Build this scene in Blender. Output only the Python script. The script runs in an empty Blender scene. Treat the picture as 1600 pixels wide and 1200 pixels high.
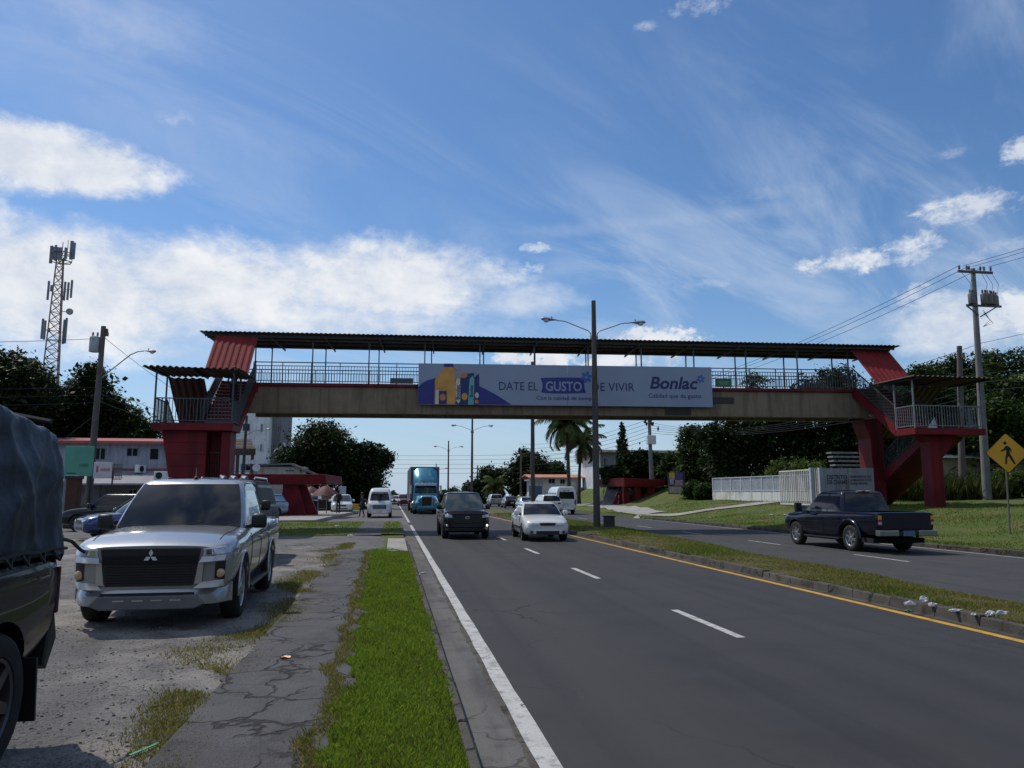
import bpy, bmesh, math, random
import numpy as np
from mathutils import Vector, Matrix
PI = math.pi
R = math.radians
rnd = random.Random(11)
nrg = np.random.default_rng(7)
SC = bpy.context.scene
COL = SC.collection

# ---------------------------------------------------------------- camera
EYE, FPX = 1.72, 1200.0                      # eye height, focal length in pixels of the 1600 px photograph
PITCH = math.atan(171 / FPX)
YAW = math.atan(187 / FPX * math.cos(PITCH))
cd = bpy.data.cameras.new('camera')
cd.sensor_width = 36.0
cd.lens = 36.0 * FPX / 1600
cd.clip_start = 0.05
cd.clip_end = 6000
cam = bpy.data.objects.new('camera', cd)
COL.objects.link(cam)
cam.location = (0, 0, EYE)
cam.rotation_euler = (PI / 2 + PITCH, 0, -YAW)
SC.camera = cam

# ---------------------------------------------------------------- sun, sky, exposure
SUNV = Vector((-0.48, 0.50, 1.0)).normalized()      # towards the sun: ahead and to the left
SUN_EL = math.asin(SUNV.z)
SUN_AZ = math.atan2(SUNV.x, SUNV.y)
ld = bpy.data.lights.new('sun', 'SUN')
ld.energy = 3.7
ld.angle = R(0.53)
ld.color = (1.0, 0.94, 0.85)
sun = bpy.data.objects.new('sun', ld)
COL.objects.link(sun)
sun.rotation_euler = (-SUNV).to_track_quat('-Z', 'Y').to_euler()
SC.view_settings.view_transform = 'Standard'
SC.view_settings.look = 'None'
SC.view_settings.exposure = -0.35
SC.view_settings.gamma = 1.0
SC.view_settings.use_curve_mapping = False


def pray(px, py):
    """viewing direction of a photograph pixel, world axes"""
    u = (px - 800) / FPX
    v = (600 - py) / FPX
    F = math.cos(PITCH) - v * math.sin(PITCH)
    Z = math.sin(PITCH) + v * math.cos(PITCH)
    return Vector((u * math.cos(YAW) + F * math.sin(YAW), -u * math.sin(YAW) + F * math.cos(YAW), Z))


def at(px, py, Y):
    """measured point of the place: where the sight line meets the distance Y along the road"""
    r = pray(px, py)
    return Vector((0, 0, EYE)) + r * (Y / r.y)


def azel(px, py):
    r = pray(px, py).normalized()
    return math.atan2(r.x, r.y), math.asin(r.z)


def make_world():
    w = bpy.data.worlds.new('World')
    SC.world = w
    w.use_nodes = True
    nt = w.node_tree
    N, L = nt.nodes, nt.links
    N.clear()

    def mth(op, a, b=None, c=None, clamp=False):
        n = N.new('ShaderNodeMath')
        n.operation = op
        n.use_clamp = clamp
        for i, x in enumerate((a, b, c)):
            if x is None:
                continue
            if isinstance(x, (int, float)):
                n.inputs[i].default_value = x
            else:
                L.new(x, n.inputs[i])
        return n.outputs[0]

    def noise(vec, scale, detail=6, rough=.55, dist=0.0):
        n = N.new('ShaderNodeTexNoise')
        n.inputs['Scale'].default_value = scale
        n.inputs['Detail'].default_value = detail
        n.inputs['Roughness'].default_value = rough
        n.inputs['Distortion'].default_value = dist
        L.new(vec, n.inputs['Vector'])
        return n.outputs['Fac']

    def sstep(x, lo, hi):
        n = N.new('ShaderNodeMapRange')
        n.interpolation_type = 'SMOOTHSTEP'
        n.inputs['From Min'].default_value = lo
        n.inputs['From Max'].default_value = hi
        L.new(x, n.inputs['Value'])
        return n.outputs['Result']

    def comb(x, y, z):
        n = N.new('ShaderNodeCombineXYZ')
        for i, q in enumerate((x, y, z)):
            if isinstance(q, (int, float)):
                n.inputs[i].default_value = q
            else:
                L.new(q, n.inputs[i])
        return n.outputs[0]

    def mix(f, a, b):
        n = N.new('ShaderNodeMix')
        n.data_type = 'RGBA'
        if isinstance(f, (int, float)):
            n.inputs['Factor'].default_value = f
        else:
            L.new(f, n.inputs['Factor'])
        for s, q in (('A', a), ('B', b)):
            i = [k for k in n.inputs if k.name == s and k.type == 'RGBA'][0]
            if isinstance(q, tuple):
                i.default_value = q
            else:
                L.new(q, i)
        return [k for k in n.outputs if k.type == 'RGBA'][0]

    tc = N.new('ShaderNodeTexCoord')
    sep = N.new('ShaderNodeSeparateXYZ')
    L.new(tc.outputs['Generated'], sep.inputs[0])
    x, y, z = sep.outputs
    az = mth('ARCTAN2', x, y)
    el = mth('ARCSINE', z)
    sky = N.new('ShaderNodeTexSky')
    sky.sky_type = 'NISHITA'
    sky.sun_disc = False
    sky.sun_elevation = SUN_EL
    sky.sun_rotation = SUN_AZ
    sky.altitude = 50
    sky.air_density = 1.0
    sky.dust_density = 0.55
    sky.ozone_density = 2.2
    hsv = N.new('ShaderNodeHueSaturation')
    hsv.inputs['Saturation'].default_value = 1.12
    hsv.inputs['Value'].default_value = 0.92
    L.new(sky.outputs[0], hsv.inputs['Color'])
    tint = N.new('ShaderNodeMix')
    tint.data_type = 'RGBA'
    tint.blend_type = 'MULTIPLY'
    tint.inputs['Factor'].default_value = 1.0
    ti = [k for k in tint.inputs if k.type == 'RGBA']
    L.new(hsv.outputs[0], ti[0])
    ti[1].default_value = (1.25, 1.5, 1.72, 1)
    base = [k for k in tint.outputs if k.type == 'RGBA'][0]
    # cumulus: each mass an ellipse of directions, its rim broken up by noise
    av = comb(az, mth('MULTIPLY', el, 1.5), 0.0)
    n1 = noise(av, 7.5, 9, .62, .25)
    n2 = noise(av, 26.0, 8, .66, .2)
    n3 = noise(av, 48.0, 8, .68, .3)
    nn = mth('ADD', mth('MULTIPLY', mth('SUBTRACT', n1, .5), 2.6), mth('MULTIPLY', mth('SUBTRACT', n2, .5), 1.5))
    total = None
    for (px, py, sx, sy, soft, amp) in CLOUDS:
        a0, e0 = azel(px, py)
        qa = mth('POWER', mth('DIVIDE', mth('SUBTRACT', az, a0), sx / FPX), 2.0)
        qe = mth('POWER', mth('DIVIDE', mth('SUBTRACT', el, e0), sy / FPX), 2.0)
        b = mth('SUBTRACT', 1.0, mth('ADD', qa, qe))
        b = mth('ADD', b, mth('MULTIPLY', nn, .62) if sx > 120 else mth('ADD', mth('MULTIPLY', mth('SUBTRACT', n2, .5), 3.4), mth('MULTIPLY', mth('SUBTRACT', n3, .5), 2.0)))
        b = mth('SUBTRACT', b, 0.0 if sx > 120 else .15)
        b = mth('MULTIPLY', sstep(b, 0.05, soft), amp)
        total = b if total is None else mth('MAXIMUM', total, b)
    back = mth('MAXIMUM', sstep(mth('MULTIPLY', y, -1.0), -.05, .35), sstep(el, .72, .95))
    gen = mth('MULTIPLY', mth('MULTIPLY', sstep(noise(tc.outputs['Generated'], 3.2, 8, .6, .3), .44, .66), back), .9)
    total = mth('MAXIMUM', total, gen)
    shade = sstep(mth('ADD', n1, mth('MULTIPLY', n2, .35)), .45, .95)
    ccol = mix(shade, (8.8, 9.6, 11.0, 1), (13.0, 13.1, 13.3, 1))
    # high thin streaks
    zz = mth('ADD', mth('MAXIMUM', z, 0.0), .18)
    u = mth('DIVIDE', x, zz)
    v = mth('DIVIDE', y, zz)
    rot = comb(mth('ADD', mth('MULTIPLY', u, .8), mth('MULTIPLY', v, .35)),
               mth('SUBTRACT', mth('MULTIPLY', v, 2.2), mth('MULTIPLY', u, 1.6)), 0.0)
    c1 = noise(rot, 1.15, 8, .62, .9)
    c2 = noise(comb(u, v, 3.0), .55, 4, .5, .2)
    cir = mth('MULTIPLY', sstep(c1, .40, .74), sstep(c2, .26, .60))
    cir = mth('ADD', mth('MULTIPLY', cir, .60), .015)
    # pale air near the horizon
    hz = mth('POWER', mth('SUBTRACT', 1.0, mth('MULTIPLY', mth('MAXIMUM', el, 0.0), 2.6), None, True), 3.0)
    c = mix(mth('MULTIPLY', hz, .85), base, (6.2, 8.0, 10.4, 1))
    c = mix(cir, c, (7.2, 8.6, 10.8, 1))
    c = mix(total, c, ccol)
    bg = N.new('ShaderNodeBackground')
    bg.inputs['Strength'].default_value = 0.092
    L.new(c, bg.inputs['Color'])
    out = N.new('ShaderNodeOutputWorld')
    L.new(bg.outputs[0], out.inputs[0])


# cloud masses: direction (as a photograph pixel), half-widths in pixels, softness of the rim, density
CLOUDS = [
    (60, 445, 330, 115, .95, .98), (330, 450, 260, 84, .95, .98), (610, 440, 240, 80, .95, .98), (520, 500, 330, 45, 1.2, .8),
    (-150, 400, 220, 120, .9, .95), (800, 470, 130, 34, 1.3, .6),
    (60, 245, 200, 54, .7, .97), (-60, 230, 170, 60, .9, .9), (170, 40, 190, 60, 1.9, .30),
    (268, 185, 34, 15, 1.6, .42), (835, 388, 28, 10, .9, .6), (830, 418, 34, 12, .9, .55),
    (1330, 408, 85, 23, 1.2, .88), (1425, 388, 46, 28, 1.2, .88), (1515, 322, 90, 25, 1.2, .85), (1600, 236, 36, 26, 1.1, .85),
    (1500, 505, 130, 52, 1.1, .8), (1600, 490, 110, 50, 1.0, .85), (1440, 470, 50, 30, 1.1, .6), (1560, 390, 60, 22, 1.4, .4),
    (1030, 530, 85, 24, .7, .95), (840, 560, 90, 26, .7, .95), (960, 565, 120, 22, .8, .9),
    (1010, 40, 26, 9, 1.6, .38), (1090, 12, 60, 16, 1.2, .45), (1475, 240, 30, 11, 1.3, .3),
    (1100, 340, 240, 16, 2.4, .28), (890, 360, 130, 14, 2.4, .3), (1210, 300, 120, 14, 2.4, .25), (1100, 445, 40, 10, 1.5, .35),
]
make_world()


# ---------------------------------------------------------------- materials
def M(name, col, rough=.6, metal=0.0, var=.12, scale=4.0, bump=0.0, bscale=60.0, coat=0.0, spec=.5, sub=None, coords='Object'):
    m = bpy.data.materials.new(name)
    m.use_nodes = True
    N, L = m.node_tree.nodes, m.node_tree.links
    p = N['Principled BSDF']
    p.inputs['Roughness'].default_value = rough
    p.inputs['Metallic'].default_value = metal
    p.inputs['Coat Weight'].default_value = coat
    p.inputs['Coat Roughness'].default_value = .04
    p.inputs['Specular IOR Level'].default_value = spec
    tc = N.new('ShaderNodeTexCoord')
    nz = N.new('ShaderNodeTexNoise')
    nz.inputs['Scale'].default_value = scale
    nz.inputs['Detail'].default_value = 5
    L.new(tc.outputs[coords], nz.inputs['Vector'])
    cr = N.new('ShaderNodeValToRGB')
    cr.color_ramp.elements[0].position = .28
    cr.color_ramp.elements[1].position = .74
    lo = sub if sub else tuple(c * (1 - var) for c in col)
    hi = tuple(min(1, c * (1 + var)) for c in col)
    cr.color_ramp.elements[0].color = (*lo, 1)
    cr.color_ramp.elements[1].color = (*hi, 1)
    L.new(nz.outputs['Fac'], cr.inputs[0])
    L.new(cr.outputs[0], p.inputs['Base Color'])
    if bump:
        b = N.new('ShaderNodeTexNoise')
        b.inputs['Scale'].default_value = bscale
        b.inputs['Detail'].default_value = 4
        L.new(tc.outputs[coords], b.inputs['Vector'])
        bp = N.new('ShaderNodeBump')
        bp.inputs['Strength'].default_value = bump
        bp.inputs['Distance'].default_value = .02
        L.new(b.outputs['Fac'], bp.inputs['Height'])
        L.new(bp.outputs[0], p.inputs['Normal'])
    return m


def leaf_mat(name, dark, light, trans=.3):
    """leaf: hue differs from leaf to leaf, some light passes through"""
    m = bpy.data.materials.new(name)
    m.use_nodes = True
    N, L = m.node_tree.nodes, m.node_tree.links
    N.clear()
    g = N.new('ShaderNodeNewGeometry')
    cr = N.new('ShaderNodeValToRGB')
    cr.color_ramp.elements[0].color = (*dark, 1)
    cr.color_ramp.elements[1].color = (*light, 1)
    L.new(g.outputs['Random Per Island'], cr.inputs[0])
    d = N.new('ShaderNodeBsdfPrincipled')
    d.inputs['Roughness'].default_value = .55
    d.inputs['Specular IOR Level'].default_value = .15
    L.new(cr.outputs[0], d.inputs['Base Color'])
    t = N.new('ShaderNodeBsdfTranslucent')
    L.new(cr.outputs[0], t.inputs['Color'])
    mx = N.new('ShaderNodeMixShader')
    mx.inputs[0].default_value = trans
    L.new(d.outputs[0], mx.inputs[1])
    L.new(t.outputs[0], mx.inputs[2])
    o = N.new('ShaderNodeOutputMaterial')
    L.new(mx.outputs[0], o.inputs[0])
    return m


# ---------------------------------------------------------------- mesh building
class MB:
    """collects faces of one mesh object"""
    def __init__(s):
        s.v, s.f, s.m, s.k = [], [], [], 0

    def mat(s, k):
        s.k = k
        return s

    def add(s, vs, fs):
        o = len(s.v)
        s.v += [tuple(v) for v in vs]
        s.f += [tuple(i + o for i in f) for f in fs]
        s.m += [s.k] * len(fs)
        return s

    def hexa(s, p):
        return s.add(p, [(0, 3, 2, 1), (4, 5, 6, 7), (0, 1, 5, 4), (1, 2, 6, 5), (2, 3, 7, 6), (3, 0, 4, 7)])

    def box(s, c, d, rz=0, rx=0, ry=0):
        x, y, z = (q / 2 for q in d)
        m = Matrix.Translation(c) @ Matrix.Rotation(rz, 4, 'Z') @ Matrix.Rotation(ry, 4, 'Y') @ Matrix.Rotation(rx, 4, 'X')
        return s.hexa([m @ Vector(q) for q in ((-x, -y, -z), (x, -y, -z), (x, y, -z), (-x, y, -z), (-x, -y, z), (x, -y, z), (x, y, z), (-x, y, z))])

    def span(s, x0, x1, y0, y1, z0, z1):
        return s.box(((x0 + x1) / 2, (y0 + y1) / 2, (z0 + z1) / 2), (abs(x1 - x0), abs(y1 - y0), abs(z1 - z0)))

    def tube(s, path, r, n=8, cap=True):
        P = [Vector(q) for q in path]
        rs = r if isinstance(r, (list, tuple)) else [r] * len(P)
        vs, fs = [], []
        up = None
        for i, q in enumerate(P):
            t = (P[min(i + 1, len(P) - 1)] - P[max(i - 1, 0)])
            t = t.normalized() if t.length > 1e-9 else Vector((0, 0, 1))
            if up is None:
                up = Vector((1, 0, 0)) if abs(t.x) < .8 else Vector((0, 1, 0))
            a = (up - t * up.dot(t))
            if a.length < 1e-4:
                a = t.orthogonal()
            a.normalize()
            up = a
            b = t.cross(a)
            for k in range(n):
                w = 2 * PI * k / n
                vs.append(q + (a * math.cos(w) + b * math.sin(w)) * rs[i])
        for i in range(len(P) - 1):
            for k in range(n):
                fs.append((i * n + k, i * n + (k + 1) % n, (i + 1) * n + (k + 1) % n, (i + 1) * n + k))
        if cap:
            fs.append(tuple(range(n))[::-1])
            fs.append(tuple((len(P) - 1) * n + k for k in range(n)))
        return s.add(vs, fs)

    def bar(s, a, b, w, h=None):
        """square bar from a to b"""
        a, b = Vector(a), Vector(b)
        h = h or w
        t = (b - a).normalized()
        side = t.cross(Vector((0, 0, 1)))
        if side.length < 1e-3:
            side = Vector((1, 0, 0))
        side.normalize()
        up = side.cross(t)
        p = []
        for q in (a, b):
            for (i, j) in ((-1, -1), (1, -1), (1, 1), (-1, 1)):
                p.append(q + side * i * w / 2 + up * j * h / 2)
        return s.hexa(p)

    def prism(s, poly, fn, lo, hi):
        """poly of (a, b) pairs swept from lo to hi; fn(a, b, h) gives the point"""
        n = len(poly)
        vs = [fn(a, b, lo) for a, b in poly] + [fn(a, b, hi) for a, b in poly]
        fs = [tuple(range(n))[::-1], tuple(range(n, 2 * n))] + [(i, (i + 1) % n, n + (i + 1) % n, n + i) for i in range(n)]
        return s.add(vs, fs)

    def lathe(s, prof, m=None, n=24):
        """prof of (radius, height) about z, placed by matrix m"""
        m = m or Matrix()
        vs, fs = [], []
        for r_, h in prof:
            for k in range(n):
                w = 2 * PI * k / n
                vs.append(m @ Vector((r_ * math.cos(w), r_ * math.sin(w), h)))
        for i in range(len(prof) - 1):
            for k in range(n):
                fs.append((i * n + k, i * n + (k + 1) % n, (i + 1) * n + (k + 1) % n, (i + 1) * n + k))
        return s.add(vs, fs)

    def grid(s, fn, nu, nv):
        vs = [fn(i / nu, j / nv) for j in range(nv + 1) for i in range(nu + 1)]
        fs = [(j * (nu + 1) + i, j * (nu + 1) + i + 1, (j + 1) * (nu + 1) + i + 1, (j + 1) * (nu + 1) + i) for j in range(nv) for i in range(nu)]
        return s.add(vs, fs)

    def blob(s, c, r, seed=0, amp=.15, n=2):
        bm = bmesh.new()
        bmesh.ops.create_icosphere(bm, subdivisions=n, radius=1)
        q = random.Random(seed)
        ph = [q.uniform(0, 6) for _ in range(6)]
        vs = []
        for v in bm.verts:
            k = 1 + amp * (math.sin(v.co.x * 3.1 + ph[0]) + math.sin(v.co.y * 3.7 + ph[1]) + math.sin(v.co.z * 4.3 + ph[2]) + .6 * math.sin(v.co.x * 9 + v.co.z * 7 + ph[3]))
            vs.append((c[0] + v.co.x * r[0] * k, c[1] + v.co.y * r[1] * k, c[2] + v.co.z * r[2] * k))
        fs = [tuple(v.index for v in f.verts) for f in bm.faces]
        bm.free()
        return s.add(vs, fs)

    def build(s, name, mats, parent=None, smooth=None, bevel=0, off=None, fix=True):
        me = bpy.data.meshes.new(name)
        bm = bmesh.new()
        o = Vector(off) if off is not None else Vector((0, 0, 0))
        bv = [bm.verts.new(Vector(v) - o) for v in s.v]
        for f, k in zip(s.f, s.m):
            try:
                q = bm.faces.new([bv[i] for i in f])
                q.material_index = k
            except ValueError:
                pass
        if fix:
            bmesh.ops.recalc_face_normals(bm, faces=bm.faces[:])
        if bevel:
            es = [e for e in bm.edges if len(e.link_faces) == 2 and e.calc_face_angle(0) > .6]
            bmesh.ops.bevel(bm, geom=es, offset=bevel, segments=2, affect='EDGES', profile=.5, clamp_overlap=True)
        bm.to_mesh(me)
        bm.free()
        for q in (mats if isinstance(mats, (list, tuple)) else [mats]):
            me.materials.append(q)
        if smooth:
            for q in me.polygons:
                q.use_smooth = True
            me.set_sharp_from_angle(angle=R(smooth))
        ob = bpy.data.objects.new(name, me)
        COL.objects.link(ob)
        if parent is not None:
            ob.parent = parent
        return ob


def np_mesh(name, verts, k, mat, parent=None):
    """fast mesh of separate k-cornered faces; verts (n*k, 3)"""
    me = bpy.data.meshes.new(name)
    nv = len(verts)
    nf = nv // k
    me.vertices.add(nv)
    me.vertices.foreach_set('co', np.asarray(verts, dtype=np.float32).ravel())
    me.loops.add(nv)
    me.loops.foreach_set('vertex_index', np.arange(nv, dtype=np.int32))
    me.polygons.add(nf)
    me.polygons.foreach_set('loop_start', np.arange(0, nv, k, dtype=np.int32))
    me.update(calc_edges=True)
    me.materials.append(mat)
    ob = bpy.data.objects.new(name, me)
    COL.objects.link(ob)
    if parent is not None:
        ob.parent = parent
    return ob


def tag(o, label=None, cat=None, group=None, kind=None):
    if label: o['label'] = label
    if cat: o['category'] = cat
    if group: o['group'] = group
    if kind: o['kind'] = kind
    return o


def thing(name, label, cat, loc=(0, 0, 0), rz=0, group=None):
    o = bpy.data.objects.new(name, None)
    o.empty_display_size = .3
    COL.objects.link(o)
    o.location = loc
    o.rotation_euler = (0, 0, rz)
    return tag(o, label, cat, group)


KIDS = {}


def copy_tree(o, parent=None):
    """a thing with its parts and their sub-parts"""
    c = o.copy()
    COL.objects.link(c)
    if parent is not None:
        c.parent = parent
    for ch in [q for q in o.children]:
        copy_tree(ch, c)
    return c


def lerp(a, b, t):
    return a + (b - a) * t


def sst(x, a, b):
    t = max(0, min(1, (x - a) / (b - a)))
    return t * t * (3 - 2 * t)


def text_mesh(name, txt, size, mat, parent, m, ext=.004, shear=0.0, bold=0.0, sx=1.0, align='LEFT', width=None):
    """lettering as a mesh; m places it, its own x runs along the line and y up"""
    cu = bpy.data.curves.new(name, 'FONT')
    cu.body = txt
    cu.size = size
    cu.shear = shear
    cu.offset = bold
    cu.extrude = ext
    cu.align_x = align
    cu.resolution_u = 3
    ob = bpy.data.objects.new('tmp', cu)
    COL.objects.link(ob)
    dg = bpy.context.evaluated_depsgraph_get()
    me = bpy.data.meshes.new_from_object(ob.evaluated_get(dg))
    COL.objects.unlink(ob)
    bpy.data.objects.remove(ob)
    if width:
        xs = [v.co.x for v in me.vertices]
        sx = width / max(1e-6, max(xs) - min(xs))
    me.transform(m @ Matrix.Diagonal((sx, 1, 1, 1)))
    me.materials.clear()
    me.materials.append(mat)
    me.name = name
    o = bpy.data.objects.new(name, me)
    COL.objects.link(o)
    o.parent = parent
    return o


# ---------------------------------------------------------------- palette
def ground_mat(name, cols, scales, rough=.9, crack=None, speck=None, bump=.4, bscale=40, streak=None, dist=.02, tone=(.36, .64), bands=None):
    """cols: three colours blended by two noises; speck: (scale, dark colour, amount); crack: (scale, width, colour)"""
    m = bpy.data.materials.new(name)
    m.use_nodes = True
    N, L = m.node_tree.nodes, m.node_tree.links
    p = N['Principled BSDF']
    p.inputs['Roughness'].default_value = rough
    p.inputs['Specular IOR Level'].default_value = .3
    tc = N.new('ShaderNodeTexCoord')
    co = tc.outputs['Object']

    def noise(sc, det=6, ro=.6, vec=co):
        n = N.new('ShaderNodeTexNoise')
        n.inputs['Scale'].default_value = sc
        n.inputs['Detail'].default_value = det
        n.inputs['Roughness'].default_value = ro
        L.new(vec, n.inputs['Vector'])
        return n.outputs['Fac']

    def mr(x, a, b, c=0, d=1):
        n = N.new('ShaderNodeMapRange')
        for k, q in (('From Min', a), ('From Max', b), ('To Min', c), ('To Max', d)):
            n.inputs[k].default_value = q
        L.new(x, n.inputs['Value'])
        return n.outputs['Result']

    def mix(f, a, b):
        n = N.new('ShaderNodeMix')
        n.data_type = 'RGBA'
        L.new(f, n.inputs['Factor'])
        ins = [k for k in n.inputs if k.type == 'RGBA']
        for i, q in zip(ins, (a, b)):
            if isinstance(q, tuple):
                i.default_value = (*q, 1)
            else:
                L.new(q, i)
        return [k for k in n.outputs if k.type == 'RGBA'][0]

    c = mix(mr(noise(scales[0]), *tone), cols[0], cols[1])
    c = mix(mr(noise(scales[1]), .5, .68), c, cols[2])
    h = noise(bscale, 5, .7)
    if streak:
        mp = N.new('ShaderNodeMapping')
        mp.inputs['Scale'].default_value = streak[0]
        L.new(co, mp.inputs[0])
        c = mix(mr(noise(1.0, 5, .6, mp.outputs[0]), .48, .72, 0, streak[2]), c, streak[1])
    if bands:
        mp = N.new('ShaderNodeMapping')
        mp.inputs['Scale'].default_value = bands[0]
        L.new(co, mp.inputs[0])
        c = mix(mr(noise(1.0, 3, .5, mp.outputs[0]), .40, .62, 0, bands[2]), c, bands[1])
    fine = noise(bscale * 2.5, 3, .7)
    n = N.new('ShaderNodeMix')
    n.data_type = 'RGBA'
    n.blend_type = 'MULTIPLY'
    n.inputs['Factor'].default_value = 1
    ins = [k for k in n.inputs if k.type == 'RGBA']
    L.new(c, ins[0])
    cr = N.new('ShaderNodeValToRGB')
    cr.color_ramp.elements[0].position = .3
    cr.color_ramp.elements[1].position = .72
    cr.color_ramp.elements[0].color = (.68, .68, .68, 1)
    cr.color_ramp.elements[1].color = (1.25, 1.25, 1.25, 1)
    L.new(fine, cr.inputs[0])
    L.new(cr.outputs[0], ins[1])
    c = [k for k in n.outputs if k.type == 'RGBA'][0]
    hsum = h
    if speck:
        v = N.new('ShaderNodeTexVoronoi')
        v.inputs['Scale'].default_value = speck[0]
        L.new(co, v.inputs['Vector'])
        sp = mr(v.outputs['Distance'], .18, .34, 1, 0)
        ptch = mr(noise(scales[1] * 1.7), .42, .6)
        mm = N.new('ShaderNodeMath')
        mm.operation = 'MULTIPLY'
        L.new(sp, mm.inputs[0])
        L.new(ptch, mm.inputs[1])
        m2 = N.new('ShaderNodeMath')
        m2.operation = 'MULTIPLY'
        m2.inputs[1].default_value = speck[2]
        L.new(mm.outputs[0], m2.inputs[0])
        c = mix(m2.outputs[0], c, speck[1])
        ad = N.new('ShaderNodeMath')
        ad.operation = 'MULTIPLY_ADD'
        ad.inputs[1].default_value = .8
        L.new(mm.outputs[0], ad.inputs[0])
        L.new(h, ad.inputs[2])
        hsum = ad.outputs[0]
    if crack:
        wz = N.new('ShaderNodeTexNoise')
        wz.inputs['Scale'].default_value = crack[0] * 2.2
        wz.inputs['Detail'].default_value = 6
        L.new(co, wz.inputs['Vector'])
        va = N.new('ShaderNodeVectorMath')
        va.operation = 'MULTIPLY_ADD'
        va.inputs[1].default_value = (.75 / crack[0],) * 3
        L.new(wz.outputs['Color'], va.inputs[0])
        L.new(co, va.inputs[2])
        v = N.new('ShaderNodeTexVoronoi')
        v.feature = 'DISTANCE_TO_EDGE'
        v.inputs['Scale'].default_value = crack[0]
        L.new(va.outputs[0], v.inputs['Vector'])
        ck = mr(v.outputs['Distance'], crack[1] * .35, crack[1], 1, 0)
        pt = mr(noise(crack[0] * .55, 3), *(crack[3] if len(crack) > 3 else (.40, .55)))
        mm = N.new('ShaderNodeMath')
        mm.operation = 'MULTIPLY'
        L.new(ck, mm.inputs[0])
        L.new(pt, mm.inputs[1])
        c = mix(mm.outputs[0], c, crack[2])
        sb = N.new('ShaderNodeMath')
        sb.operation = 'MULTIPLY_ADD'
        sb.inputs[1].default_value = -2.0
        L.new(mm.outputs[0], sb.inputs[0])
        L.new(hsum, sb.inputs[2])
        hsum = sb.outputs[0]
    L.new(c, p.inputs['Base Color'])
    bp = N.new('ShaderNodeBump')
    bp.inputs['Strength'].default_value = bump
    bp.inputs['Distance'].default_value = dist
    L.new(hsum, bp.inputs['Height'])
    L.new(bp.outputs[0], p.inputs['Normal'])
    return m


G_ASPH = ground_mat('asphalt', ((.033, .033, .035), (.043, .0425, .042), (.029, .028, .029)), (.25, .9), .78, bump=.35, bscale=70,
                    streak=((3.5, .05, 1), (.021, .021, .023), .9), crack=(.22, .006, (.016, .016, .017), (.50, .56)), dist=.008, bands=((.75, .012, 1), (.050, .048, .047), .75))
G_ASPH2 = ground_mat('old_asphalt', ((.055, .055, .057), (.067, .066, .066), (.05, .05, .052)), (.3, 1.1), .85, bump=.5, bscale=60,
                     streak=((3.0, .05, 1), (.042, .042, .044), .7), crack=(.35, .008, (.03, .03, .03), (.5, .58)))
G_PATH = ground_mat('cracked_paving', ((.085, .082, .086), (.115, .112, .112), (.066, .064, .067)), (.9, 2.4), .9, bump=.7, bscale=38,
                    crack=(1.55, .035, (.035, .032, .03), (.38, .5)), speck=(30, (.20, .19, .18), .35), dist=.025)
G_LOT = ground_mat('gravel', ((.34, .31, .275), (.18, .172, .165), (.12, .116, .112)), (.42, 1.3), .95, bump=1.0, bscale=22,
                   speck=(34, (.075, .073, .072), .75), dist=.05, tone=(.43, .56))
G_DRIVE = ground_mat('worn_paving', ((.135, .132, .132), (.17, .165, .16), (.10, .098, .098)), (.5, 1.6), .92, bump=.9, bscale=26,
                     speck=(26, (.07, .07, .07), .6), crack=(.5, .018, (.04, .04, .04), (.48, .56)), dist=.03)
G_CONC = ground_mat('stained_concrete', ((.155, .148, .14), (.12, .115, .11), (.08, .077, .074)), (.8, 2.2), .9, bump=.4, bscale=45,
                    streak=((2.2, .22, 1), (.045, .042, .04), .85), crack=(.5, .012, (.07, .065, .06), (.46, .56)))
G_WALK = ground_mat('pale_concrete', ((.36, .34, .31), (.30, .28, .26), (.24, .22, .2)), (.6, 1.8), .9, bump=.3, bscale=40)
G_KERB = ground_mat('weathered_kerb', ((.12, .108, .092), (.085, .076, .064), (.045, .038, .032)), (1.1, 3.2), .95, bump=.8, bscale=30,
                    streak=((1.5, 1.5, .5), (.05, .045, .04), .8), crack=(.9, .02, (.03, .03, .028), (.4, .5)))
G_GRASS = ground_mat('turf', ((.075, .115, .02), (.10, .13, .03), (.16, .13, .055)), (.35, .9), .95, bump=1.0, bscale=22, dist=.05)
G_VERGE = ground_mat('verge_soil', ((.025, .045, .008), (.035, .055, .012), (.05, .055, .02)), (1.2, 2.8), .95, bump=.8, bscale=30)
G_MEDIAN = ground_mat('dry_turf', ((.085, .092, .028), (.13, .108, .048), (.15, .105, .055)), (.55, 1.4), .95, bump=1.0, bscale=24, dist=.05)
M_WHITE = ground_mat('road_paint', ((.52, .51, .48), (.44, .43, .41), (.24, .235, .23)), (2.0, 7.0), .8, bump=.2, bscale=60,
                     crack=(2.4, .022, (.10, .10, .10), (.5, .58)))
M_YELL = ground_mat('yellow_road_paint', ((.60, .33, .035), (.54, .29, .03), (.34, .20, .04)), (1.2, 5.0), .8, bump=.2, bscale=60)
B_GREEN = leaf_mat('grass_blade', (.085, .165, .010), (.30, .38, .05), .48)
B_DRY = leaf_mat('dry_blade', (.12, .135, .025), (.32, .27, .09), .42)
B_MIX = leaf_mat('rough_blade', (.055, .085, .012), (.20, .17, .05), .4)
B_TURF = leaf_mat('turf_blade', (.075, .13, .013), (.21, .25, .04), .42)


# ---------------------------------------------------------------- ground
def zroad(Y):
    """the road is level and drops out of sight beyond its crest"""
    k = max(0.0, Y - 125)
    return -min(.0012 * k * k, .09 * k)


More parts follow.
